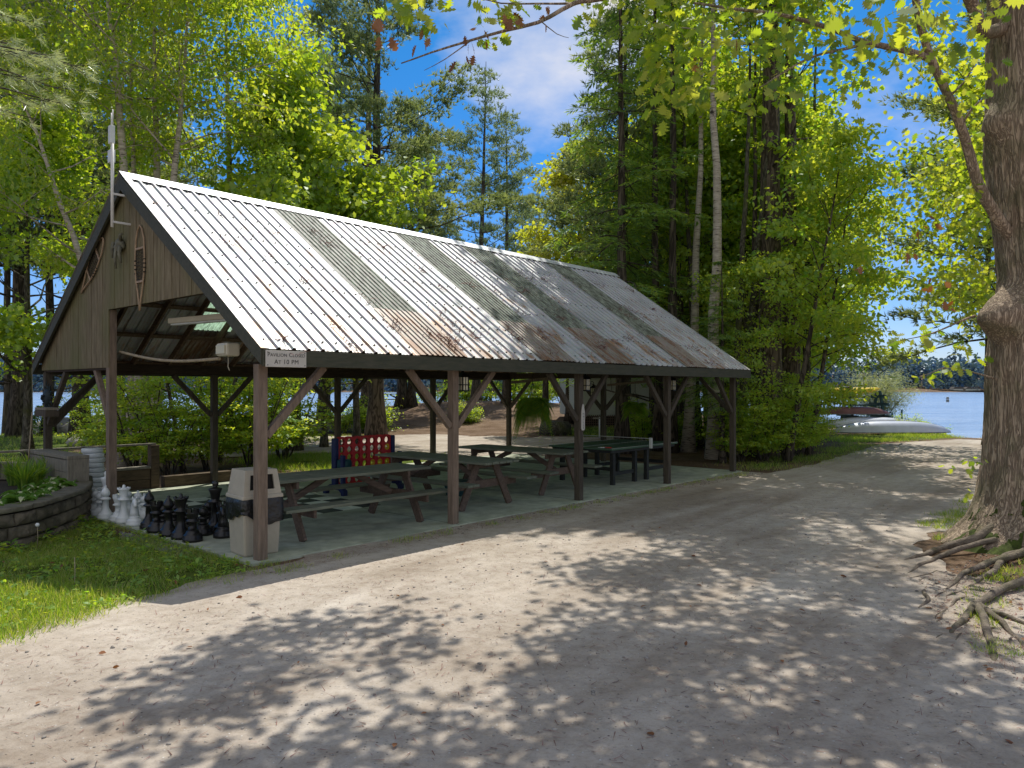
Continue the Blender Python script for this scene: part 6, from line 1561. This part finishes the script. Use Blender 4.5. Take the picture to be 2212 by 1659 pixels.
plant('oak_mid', 'oak_tree', 2225, 15.5, 'young oak with yellow green leaves just behind the big trunk', rz=.9, s=.72)
plant('oak_mid', 'oak_tree', 2200, 20.5, 'taller young oak farther behind the big trunk', rz=2.4, s=1.08)
plant('pine_open', 'pine_tree', 2240, 25.0, 'pine behind the big trunk reaching blue green boughs to the left', rz=2.2, s=.85)
for i, (px, Y, k, s, rz) in enumerate([(1600, 21.6, 'shrub_tall', .55, 1), (1650, 22.0, 'shrub_tall', .62, 2), (1700, 22.6, 'shrub_tall', .66, 3), (1716, 23.6, 'shrub_tall', .60, 4), (1738, 25.5, 'shrub_tall', .52, 5), (1740, 27.5, 'shrub_tall', .56, 6), (1470, 26.5, 'shrub_low', .9, 2.5), (1570, 26.0, 'shrub_tall', .7, 3.5), (1430, 27.5, 'shrub_low', .8, 4.5), (1725, 31.5, 'shrub_tall', .6, 1.5), (1390, 27, 'shrub_tall', .5, .3)]):
    plant(k, 'understory_shrub', px, Y, 'one of the bright leafy shrubs massed at the foot of the grove', 'shrub', 'shrubs at the foot of the grove', s=s, rz=rz)
for px, Y, s, rz, lb in ((1490, 33.0, 1.45, .8, 'tall bright maple between the hemlocks and the pale birch'), (1575, 36.0, 1.5, 2.3, 'tall bright maple behind the pale birch'), (1640, 31.5, 1.35, 3.9, 'tall bright maple behind the thickest trunk'), (1420, 38.0, 1.3, 5.3, 'tall bright maple behind the broad hemlock')):
    plant('maple_full', 'maple_tree', px, Y, lb, s=s, rz=rz)
proto('pine_low', conifer(140, 17, .30, .13, 6.4, .95, 4, 10, 7, .25, up=.0), M['bark_dark'], PN, NEEDLE)
plant('pine_low', 'pine_tree', 2300, 23.5, 'pine behind the big trunk trailing low boughs over the lake view', rz=1.1)
plant('oak_mid', 'oak_tree', 2140, 28.0, 'young oak at the shore behind the other young oaks', rz=4.2, s=1.1)
for px, Y, s, rz, lb in ((1420, 25.6, 1.35, .4, 'tall thin trunk right of the tallest hemlock, its crown above the picture'), (1452, 24.8, 1.30, 2.7, 'tall thin trunk between the hemlocks and the greyer birch')):
    plant('shade_pole', 'slender_tree', px, Y, lb, s=s, rz=rz)
for px, Y, s, rz, lb in ((1468, 29.5, 1.25, .3, 'layered bright beech behind the greyer birch'), (1607, 28.0, 1.2, 1.7, 'layered bright beech between the pale birch and the thickest trunk'), (1540, 30.5, 1.3, 3.0, 'layered bright beech behind the pale birch'), (1742, 27.5, 1.05, 4.4, 'layered bright beech right of the thickest trunk')):
    plant('beech_high', 'beech_tree', px, Y, lb, s=s, rz=rz)
# --- behind the pavilion, seen under the roof
for i, (px, Y, k, s, rz, lb) in enumerate([(300, 19.0, 'shrub_tall', .78, .4, 'leafy thicket of thin stems behind the timber rail'), (365, 18.4, 'shrub_tall', .62, 1.9, 'thicket of dark stems just beyond the end of the timber rail'), (452, 19.6, 'shrub_tall', .75, 2.9, 'leafy shrub behind the second rear post'),
        (545, 20.2, 'shrub_tall', .80, 3.9, 'arching bright shrub right of the near corner post'), (612, 22.5, 'shrub_tall', .82, 4.9, 'drooping bright shrub left of the red game'), (220, 24.0, 'shrub_tall', .6, 5.9, 'bright leafy shrub behind the white disc stack'), (500, 25.0, 'shrub_tall', .9, 1.1, 'sunlit shrub far behind the litter bin')]):
    plant(k, 'understory_shrub', px, Y, lb, 'shrub', s=s, rz=rz)
plant('beech_lean', 'leaning_tree', 398, 18.6, 'dark leaning trunk seen under the near gable', rz=PI + .2, s=.62)
plant('birch_slim', 'birch_tree', 283, 22.5, 'pale straight birch trunk seen behind the gable post', rz=3.3, s=.8)
plant('maple_pole', 'slender_tree', 470, 21.5, 'slim stem leaning right behind the second rear post', rz=.3, s=.55, tilt=(0, R(8)))
plant('maple_full', 'maple_tree', 700, 27.0, 'maple with bright boughs hanging below the rear eave', rz=.6, s=.78)
plant('shrub_dark', 'rounded_shrub', 798, 37.0, 'dark glossy rounded shrub beyond the red game', 'shrub', s=1.15)
plant('shrub_dark', 'rounded_shrub', 1008, 40.0, 'small dark shrub beside the needle covered rise', 'shrub', s=.75, rz=2)
plant('shrub_low', 'low_shrub', 742, 36.0, 'straggly low shrub left of the dark rounded shrub', 'shrub', s=.9, rz=1)
for i, (px, Y, k, s, rz, lb) in enumerate([(812, 44, 'pine_stout', 1.0, 1, 'very thick trunk beyond the dark rounded shrub'), (868, 46, 'pine_stout', 1.08, 2, 'thick dark trunk left of a thinner one on the rise'), (890, 46.6, 'pine_stout', .8, 3, 'thinner trunk touching the thick dark trunk on the rise'), (1092, 47, 'pine_stout', .72, 4, 'trunk behind the rear end post on the rise'),
        (1178, 36, 'pine_stout', .62, 2.3, 'pale trunk right of the big fern'), (1228, 40, 'pine_stout', .66, 1.3, 'dark trunk left of the cottage'), (1352, 30, 'pine_slim', .95, 5, 'dark trunk before the right end of the cottage'), (600, 40, 'pine_slim', .9, 5.5, 'narrow trunk near the far bench table'), (640, 41, 'pine_slim', .8, .7, 'first of the thin grey trunks beyond the red game'), (705, 42, 'pine_slim', .85, 1.7, 'second of the thin grey trunks beyond the red game')]):
    plant(k, 'pine_tree', px, Y, lb, s=s, rz=rz)
for i, (px, Y, s, rz) in enumerate([(1000, 56, 1.0, 0), (1045, 58, 1.2, 1), (1120, 60, 1.1, 2), (1165, 56, 1.0, 3), (930, 60, 1.1, 4), (1215, 52, .9, 5), (760, 58, 1.0, .5), (690, 55, .9, 1.5)]):
    plant('shrub_tall', 'understory_shrub', px, Y, 'one of the far bright shrubs along the lake beyond the rise', 'shrub', 'far shrubs beyond the rise', s=s, rz=rz)
plant('willow', 'shore_tree', 1902, 66.0, 'pale green rounded tree at the water beyond the boat rack', s=1.05, z=-.9)
for i, (px, s) in enumerate(((1965, .62), (1995, .68), (2025, .66))):
    plant('shrub_dark', 'shore_shrub', px, 35.8, ['left', 'middle', 'right'][i] + ' part of the leafy shrub row on the shore right of the canoes', 'shrub', s=s*.95, rz=i)
# ================================================================== the big oak at the right
OAK = thing('oak_tree', 'massive oak trunk with burls and spreading roots at the right edge of the road', 'tree', (0, 0, 0))
OX, OY = 6.94, 9.95
def oak_r(z, a):
    r = float(np.interp(z, [-.2, 0, .15, .35, .6, 1.1, 2.0, 2.5, 3.0, 3.6, 4.4, 5.2, 6.0, 7.5, 11], [.98, .93, .80, .70, .65, .63, .61, .60, .52, .47, .53, .58, .55, .50, .42]))
    # root buttresses
    k = math.exp(-max(z, 0) / .42)
    r += k * (.30 * max(0, math.cos(a - R(193))) ** 7 + .26 * max(0, math.cos(a - R(243))) ** 8 + .24 * max(0, math.cos(a - R(285))) ** 8 + .25 * max(0, math.cos(a - R(140))) ** 8)
    # burls and old limb scars on the road side
    def bump(za, aa, h, sz, sa): 
        d = (a - aa + PI) % (2*PI) - PI
        return h * math.exp(-((z - za) / sz) ** 2 - (d / sa) ** 2)
    r += bump(3.02, R(200), .50, .25, .46) - bump(2.98, R(222), .10, .10, .16) + bump(3.28, R(195), .10, .12, .3)
    r += bump(5.55, R(190), .17, .24, .40) + bump(2.45, R(190), .06, .3, .5) + bump(5.35, R(250), .05, .3, .4)
    return r
mb = MB(); NA, zs = 180, np.concatenate([np.arange(-.2, 1.2, .035), np.arange(1.2, 7.6, .05), np.arange(7.6, 13, .3)])
vs = []
for z in zs:
    for k in range(NA):
        a = 2*PI*k/NA; r = oak_r(z, a); ca_, sa_ = math.cos(a), math.sin(a)
        q = Vector((ca_ * 5.2, sa_ * 5.2, z * .85)); n1 = noise.noise(q * 1.1); n2 = noise.noise(Vector((ca_ * 15, sa_ * 15, z * 2.1 + 9)))
        ridge = (1 - abs(n2) * 2.2); fur = noise.noise(Vector((ca_ * 30, sa_ * 30, z * 5)))
        r += .030 * n1 + .022 * ridge * (1 if z > .1 else .5) + .007 * fur
        vs.append((OX + r * ca_ + .05*math.sin(z*.6), OY + r * sa_, z))
mb.add(vs, [(i*NA+k, i*NA+(k+1)%NA, (i+1)*NA+(k+1)%NA, (i+1)*NA+k) for i in range(len(zs)-1) for k in range(NA)], True)
mb.build('trunk', M['bark_oak'], OAK)
def oakpt(z, a, out=0): r = oak_r(z, R(a)) + out; return Vector((OX + r*math.cos(R(a)), OY + r*math.sin(R(a)), z))
# moss skin on the left buttress
def moss_skin(a0, a1, z0, z1, thr):
    ms = MB(); na, nz = 60, 36; vs = []; ok = []
    for jz in range(nz + 1):
        for ia in range(na + 1):
            a = R(a0 + (a1 - a0) * ia / na); z = z0 + (z1 - z0) * jz / nz
            q = Vector((math.cos(a) * 6, math.sin(a) * 6, z * 6)); n_ = noise.fractal(q * .8, .9, 2, 4) - .9 * (jz / nz) + .35
            r = oak_r(z, a) + .030 + .02 * noise.noise(q * 4) + .02 * min(1, max(-1.5, n_ - thr)); vs.append((OX + r*math.cos(a), OY + r*math.sin(a), z)); ok.append(n_ > thr)
    W_ = na + 1
    fs = [(jz*W_+ia, jz*W_+ia+1, (jz+1)*W_+ia+1, (jz+1)*W_+ia) for jz in range(nz) for ia in range(na) if ok[jz*W_+ia] and ok[(jz+1)*W_+ia+1]]
    ms.add(vs, fs, True); return ms.build('moss', M['moss'], OAK)
moss_skin(170, 226, .0, .75, .05)
rg = random.Random(2)
def root(pts, r0, r1, seed, mat='root', label=None):
    P = smoothline([Vector(p) for p in pts], .05); n = len(P); m_ = MB(); out = []
    for i, p in enumerate(P):
        t = i / (n - 1); q = p + Vector((noise.noise(p*3 + Vector((seed, 0, 0))), noise.noise(p*3 + Vector((0, seed, 5))), .5*noise.noise(p*4 + Vector((3, 1, seed))))) * .035; out.append(q)
    rad = [.85 * (r0 + (r1 - r0) * (i/(n-1))) * (1 + .22 * noise.noise(out[i]*6 + Vector((seed, 2, 2)))) for i in range(n)]
    m_.tube(out, rad, 12); return m_.build('root', M[mat], OAK, label=label)
def g(px, py, z): p = at(px, py, 0); return Vector((p.x, p.y, z))
root([oakpt(.34, 200, -.12), oakpt(.17, 196, .06), g(2045, 1188, .03), g(2005, 1198, .03), g(1972, 1208, .015), g(1925, 1218, -.03)], .085, .012, 1)
root([oakpt(.2, 208, .0), g(2040, 1204, .04), g(1995, 1222, .02), g(1962, 1240, .0), g(1938, 1262, -.03)], .045, .010, 2)
root([oakpt(.20, 240, -.1), g(2105, 1238, .05), g(2062, 1262, .02), g(2028, 1296, -.03)], .060, .012, 3)
root([oakpt(.2, 262, -.1), g(2190, 1215, .10), g(2150, 1238, .05), g(2100, 1268, .0), g(2080, 1290, -.04)], .060, .02, 4)
root([g(2012, 1258, -.04), g(1995, 1280, .012), g(2005, 1300, .018), g(1978, 1320, .0), g(1935, 1352, -.04)], .026, .012, 5)
root([g(2260, 1255, .10), g(2160, 1288, .07), g(2112, 1318, .06), g(2082, 1342, .03), g(2056, 1368, -.01), g(2030, 1402, -.08)], .05, .03, 6, label='pale exposed root arching toward the road')
root([g(2112, 1320, .05), g(2126, 1352, .055), g(2140, 1395, .02), g(2150, 1440, -.02), g(2156, 1480, -.10)], .046, .026, 7, label='pale smooth root pointing at the camera')
root([g(2118, 1318, .05), g(2160, 1350, .04), g(2210, 1395, .01), g(2270, 1460, -.05)], .036, .012, 8)
root([g(2150, 1330, .03), g(2210, 1350, .03), g(2290, 1395, .0)], .024, .012, 9)
root([g(2230, 1300, .03), g(2290, 1330, .03), g(2340, 1400, -.02)], .04, .015, 10)
root([g(2062, 1326, -.02), g(2038, 1343, .008), g(2012, 1358, -.03)], .016, .008, 11)
root([g(2165, 1345, .0), g(2178, 1362, .012), g(2205, 1385, -.02)], .014, .006, 12); root([g(2030, 1232, -.01), g(1990, 1246, .012), g(1940, 1254, -.02)], .016, .007, 13)
root([g(2090, 1290, -.01), g(2062, 1304, .02), g(2040, 1318, -.02)], .022, .010, 14)
rr_ = random.Random(31)
for i in range(14):
    px_, py_ = rr_.uniform(2010, 2200), rr_.uniform(1225, 1380); dx, dy = rr_.uniform(-60, -15), rr_.uniform(5, 45); a_ = rr_.uniform(.006, .018)
    root([g(px_, py_, .0), g(px_ + dx*.5, py_ + dy*.3, .016), g(px_ + dx, py_ + dy, -.02)], a_, a_*.5, 40 + i)
# limbs: in view first, then those overhead
def limb(pts, r0, r1, mat='bark_oak', n=10, wob=.03):
    P = smoothline([Vector(p) for p in pts], .12); k = len(P)
    Q = [p + Vector((noise.noise(p*1.3), noise.noise(p*1.3 + Vector((9, 0, 0))), noise.noise(p*1.3 + Vector((0, 9, 0))))) * wob for p in P]
    MB().tube(Q, [r0 + (r1 - r0) * (i/(k-1))**.8 for i in range(k)], n).build('limb', M[mat], OAK); return Q
def pxl(lst): return [atYp(x, y, Y) for x, y, Y in lst]
limb([oakpt(3.9, 190, -.3)] + pxl([(2138, 440, 9.7), (2092, 330, 9.6), (2050, 215, 9.4), (2012, 128, 9.2), (1988, 50, 9.0), (1972, -60, 8.8)]), .085, .04)
limb(pxl([(2010, 130, 9.2), (1955, 108, 9.0), (1872, 92, 8.6), (1800, 64, 8.2), (1706, 36, 7.8), (1600, 20, 7.4), (1500, 10, 7.0)]), .045, .010, n=7)
limb(pxl([(1870, 92, 8.6), (1802, 112, 8.3), (1742, 128, 8.0), (1690, 158, 7.8), (1640, 190, 7.6)]), .022, .006, n=6)
limb([oakpt(6.9, 185, -.2)] + pxl([(2128, 70, 9.6), (2105, 20, 9.5), (2080, -40, 9.3)]), .10, .07)
limb(pxl([(2048, 212, 9.4), (2080, 180, 9.3), (2112, 120, 9.2)]), .018, .006, n=5); limb(pxl([(2072, 275, 9.5), (2098, 235, 9.4), (2122, 215, 9.3)]), .02, .008, n=5)
limb([oakpt(3.05, 186, 0)] + pxl([(2060, 700, 9.6), (2000, 722, 9.5), (1940, 735, 9.4)]), .02, .004, n=5)
limb([oakpt(2.2, 186, -.1)] + pxl([(2060, 792, 9.7), (2010, 808, 9.6), (1985, 815, 9.6)]), .014, .004, n=5)
limb([Vector((6.4, 9.5, 9.6)), Vector((4.2, 8.4, 7.8)), Vector((2.2, 7.6, 6.6))] + pxl([(1330, -12, 7.0), (1238, 8, 6.8), (1160, 52, 6.6), (1088, 72, 6.5), (1010, 92, 6.4), (930, 112, 6.3), (868, 136, 6.2)]), .13, .005, n=8)
limb(pxl([(1235, 8, 6.8), (1160, 10, 6.7), (1080, 12, 6.6), (1010, -6, 6.5)]), .012, .004, n=5); limb(pxl([(1165, 48, 6.6), (1200, 75, 6.6), (1226, 82, 6.6)]), .006, .002, n=4)
limb(pxl([(1015, 92, 6.4), (960, 128, 6.3), (915, 150, 6.3)]), .006, .002, n=4)
# leaf sprays that stand in view
rng = np.random.default_rng(200)
LP, LD, LN, LS = [], [], [], []
def spray(c, n, r, s, flat=.6):
    n = int(n * 1.6) if s > .155 else n; r = r * 1.25; s = s * .72 if s > .155 else s; c = np.array(c); off = rng.normal(size=(n, 3)) * r * .55; off[:, 2] *= flat
    D = off * 1.4 / r + rng.normal(size=(n, 3)) * .5; D[:, 2] -= .55; N_ = rng.normal(size=(n, 3)) * .7; N_[:, 2] += .5; N_[:, 1] -= .5
    LP.append(c + off); LD.append(D); LN.append(N_); LS.append(s * rng.uniform(.6, 1.15, n))
for x, y, Y, n, r, s in [(1376, 30, 7.2, 16, .25, .19), (1400, 70, 7.2, 14, .22, .19), (1441, 84, 7.2, 20, .24, .2), (1470, 40, 7.2, 18, .3, .2), (1525, 28, 7.3, 20, .28, .2), (1430, 128, 7.3, 10, .2, .2), (1418, 150, 7.3, 18, .22, .2), (1462, 190, 7.3, 12, .2, .24), (1446, 222, 7.3, 8, .14, .26), (1500, 160, 7.4, 12, .2, .2),
    (1525, 190, 7.4, 14, .2, .2), (1530, 225, 7.4, 6, .14, .2), (1646, 205, 7.6, 14, .2, .2), (1622, 235, 7.6, 5, .1, .22), (1567, 93, 7.5, 14, .26, .2), (1610, 50, 7.6, 22, .35, .2), (1660, 90, 7.8, 14, .3, .2), (1690, 20, 7.9, 22, .4, .2), (1750, 40, 8.0, 22, .4, .2), (1800, 20, 8.2, 20, .4, .2), (1856, 66, 6.0, 9, .2, .24), (1898, 50, 6.0, 9, .22, .24), (1954, 10, 6.2, 12, .3, .24),
    (1800, 172, 8.4, 16, .3, .18), (1782, 121, 8.3, 16, .3, .18), (1842, 126, 8.4, 16, .3, .18), (1900, 110, 8.8, 14, .3, .18), (2066, 93, 7.4, 8, .18, .24), (2090, 60, 7.4, 8, .2, .24), (2066, 18, 7.2, 12, .3, .24), (2020, 40, 7.6, 12, .3, .22), (2095, 180, 9.0, 9, .18, .2), (2085, 220, 9.1, 7, .16, .2), (2100, 130, 8.6, 9, .2, .22), (1950, 150, 9.2, 10, .25, .18),
    (1990, 250, 9.6, 12, .3, .17), (2085, 410, 9.5, 9, .14, .16), (2065, 330, 9.6, 6, .16, .16),
    (895, 8, 6.3, 6, .12, .22), (880, 28, 6.3, 5, .10, .22), (905, 44, 6.3, 5, .12, .22), (830, -5, 6.3, 6, .14, .2), (1060, 82, 6.5, 5, .10, .16), (1085, 12, 6.6, 9, .16, .15), (1110, 22, 6.6, 6, .12, .14), (1075, 40, 6.5, 4, .1, .14), (1270, -6, 6.8, 6, .2, .15), (1345, 5, 7.0, 8, .2, .17)]:
    spray(atYp(x, y, Y), n, r, s)
for x, y, Y, n, r, s in [(1940, 733, 9.4, 8, .16, .15), (1985, 726, 9.4, 8, .14, .15), (2020, 712, 9.5, 6, .12, .14), (2050, 745, 9.5, 8, .16, .15), (2085, 738, 9.5, 6, .12, .14), (1995, 812, 9.6, 8, .13, .13), (2035, 800, 9.6, 9, .14, .13), (2075, 790, 9.6, 9, .14, .13), (2100, 770, 9.6, 6, .12, .13), (2095, 995, 9.6, 12, .14, .10), (2075, 1015, 9.6, 8, .12, .10), (2105, 1065, 9.6, 6, .10, .09)]:
    spray(atYp(x, y, Y), n, r, s, .3)
NV = sum(len(p) for p in LP)
# crown overhead, out of the frame: it throws the dappled shade on the road
def shadow_poly(pts): return [at(*p).to_2d() for p in pts]
SHADE = shadow_poly([(-300, 1659), (-300, 1640), (0, 1600), (180, 1545), (330, 1500), (450, 1440), (540, 1350), (700, 1345), (760, 1318), (850, 1330), (985, 1400), (960, 1430), (1180, 1425), (1255, 1345), (1165, 1325), (1380, 1290), (1230, 1235), (1240, 1205), (1500, 1195), (1420, 1150), (1250, 1105), (1420, 1085), (1650, 1040), (1800, 1000), (2090, 985), (2110, 1110), (1990, 1230), (2000, 1330), (2120, 1430), (2300, 1520), (2500, 1659), (2400, 1900), (-200, 1900)])
LIT = shadow_poly([(560, 1560), (700, 1530), (880, 1500), (1010, 1480), (1080, 1520), (960, 1560), (800, 1580), (640, 1600)])
LIT2 = shadow_poly([(1350, 1330), (1500, 1300), (1750, 1290), (1850, 1330), (1700, 1400), (1450, 1410)])
sx0, sx1, sy0, sy1 = min(p[0] for p in SHADE), max(p[0] for p in SHADE), min(p[1] for p in SHADE), min(17, max(p[1] for p in SHADE))
cl = []; rngc = np.random.default_rng(77)
for i in range(5600):
    x, y = rngc.uniform(sx0, sx1), rngc.uniform(max(sy0, 2.2), sy1)
    xa, ya = np.array(x), np.array(y)
    if not inpoly(xa, ya, SHADE): continue
    keep = .86 if y < 11 else .6
    if inpoly(xa, ya, LIT): keep = .10
    if inpoly(xa, ya, LIT2): keep *= .45
    keep *= min(1.15, max(.04, .68 + 2.1 * noise.fractal(Vector((x * .8, y * .8, 4.4)), .8, 2, 3)))
    if rngc.random() > keep: continue
    h = max(6.5, .78 * y + 3.5) + rngc.random() ** 1.5 * 2.6
    cl.append((x + SHX * h, y + SHY * h, h))
cl = np.array(cl); print('overhead clumps', len(cl))
for c in cl:
    n = 30; off = rngc.normal(size=(n, 3)) * [.26, .26, .2]
    D = rngc.normal(size=(n, 3)); D[:, 2] -= .4; N_ = rngc.normal(size=(n, 3)) * .6; N_[:, 2] += 1
    LP.append(c + off); LD.append(D); LN.append(N_); LS.append(.16 * rngc.uniform(.7, 1.2, n))
LP, LD, LN, LS = map(np.concatenate, (LP, LD, LN, LS))
obj('crown', leaf_mesh('crown', M['leaf_oak'], LP, LD, LN, LS, OAKL, 8), OAK)
# limbs that carry the overhead clumps
order = cl[np.argsort(cl[:, 2])]; hubs = order[:: max(1, len(order) // 13)]
top = Vector((OX, OY, 11.5))
for i, hb in enumerate(hubs):
    b = Vector(hb); s0 = Vector((OX - .2, OY - .1, 7.6 + .35 * i)); mid = s0.lerp(b, .5) + Vector((0, 0, 1.2)); 
    limb([s0, mid, b], .05, .018, n=6, wob=.25)
    near_ = cl[np.argsort(((cl - hb) ** 2).sum(1))[1:16:2]]
    for q in near_: limb([b, b.lerp(Vector(q), .5) + Vector((0, 0, .1)), Vector(q)], .02, .006, n=4, wob=.1)
# brown curled leaves hanging from the overhead branch
rb = np.random.default_rng(9); pts = []
for x, y, Y, n in [(835, 72, 6.2, 4), (822, 62, 6.2, 3), (1018, 100, 6.4, 4), (1012, 92, 6.4, 2), (1180, 44, 6.6, 3), (1118, 40, 6.5, 4), (1100, 30, 6.5, 3), (922, 88, 6.3, 2), (915, 70, 6.3, 2), (1060, 66, 6.5, 2), (990, 132, 6.3, 1),
                   (2020, 610, 9.3, 5), (2045, 650, 9.3, 4), (1968, 560, 9.2, 4), (1985, 500, 9.2, 3), (1920, 520, 9.2, 2), (1862, 580, 9.2, 2), (2010, 480, 9.3, 3), (1488, 130, 7.3, 2), (1590, 80, 7.4, 1)]:
    for k in range(n): pts.append(np.array(atYp(x, y, Y)) + rb.normal(size=3) * .05)
P_ = np.array(pts); n = len(P_); D_ = rb.normal(size=(n, 3)) * .5; D_[:, 2] -= 1
obj('dead_leaves', leaf_mesh('dead_leaves', M['leaf_brown'], P_, D_, rvec(rb, n), rb.uniform(.07, .13, n), OAKL, 9), OAK)
# near pine whose pale bough enters at the upper left
PB = thing('pine_tree', 'near pine reaching a pale long needled bough in at the upper left edge', 'tree', (0, 0, 0))
pb = np.random.default_rng(15)
MB().tube([(-9.9, 10.6, -.1), (-9.8, 10.6, 4), (-9.7, 10.7, 9), (-9.6, 10.7, 14)], [.26, .22, .17, .08], 12).build('trunk', M['bark'], PB)
A_, B_, C_, D__, bmb = [], [], [], [], MB()
for (x0, y0, x1, y1, Y, n) in [(-140, 60, 185, 150, 10.2, 20), (-140, 120, 150, 200, 9.9, 20), (-140, 170, 165, 232, 10.3, 18), (-140, 90, 100, 120, 9.7, 14), (-150, 215, 95, 262, 10.4, 12), (-150, 0, 90, 60, 10.6, 14)]:
    a, b = np.array(atYp(x0, y0, Y + .3)), np.array(atYp(x1, y1, Y)); d = unit((b - a)[None])[0]
    bmb.tube([(-9.75, 10.65, a[2] + .35), a, (a + b)/2 + [0, 0, .06], b], [.03, .022, .014, .004], 5)
    for i in range(n):
        t = .30 + .7 * pb.random(); c = a + (b - a) * t + pb.normal(size=3) * [.14, .14, .07]; k = 34
        bmb.tube([a + (b - a) * max(0, t - .08), c], [.006, .004], 4)
        dirs = unit(d[None] * .9 + pb.normal(size=(k, 3)) * .55 + [0, 0, .05]); A_.append(np.tile(c, (k, 1)) + pb.normal(size=(k, 3)) * .02); B_.append(dirs); C_.append(pb.normal(size=(k, 3))); D__.append(.17 * pb.uniform(.7, 1.15, k))
bmb.build('boughs', M['bark_grey'], PB)
obj('needles', leaf_mesh('needles', M['pine_pale'], np.concatenate(A_), np.concatenate(B_), np.concatenate(C_), np.concatenate(D__), [(0,.022,0),(1,0,-.06),(0,-.022,0)], 16), PB)
# remove prototypes nobody planted
for k, (t, used) in PROTO.items():
    if not used:
        for ch in list(t.children): bpy.data.objects.remove(ch)
        bpy.data.objects.remove(t)
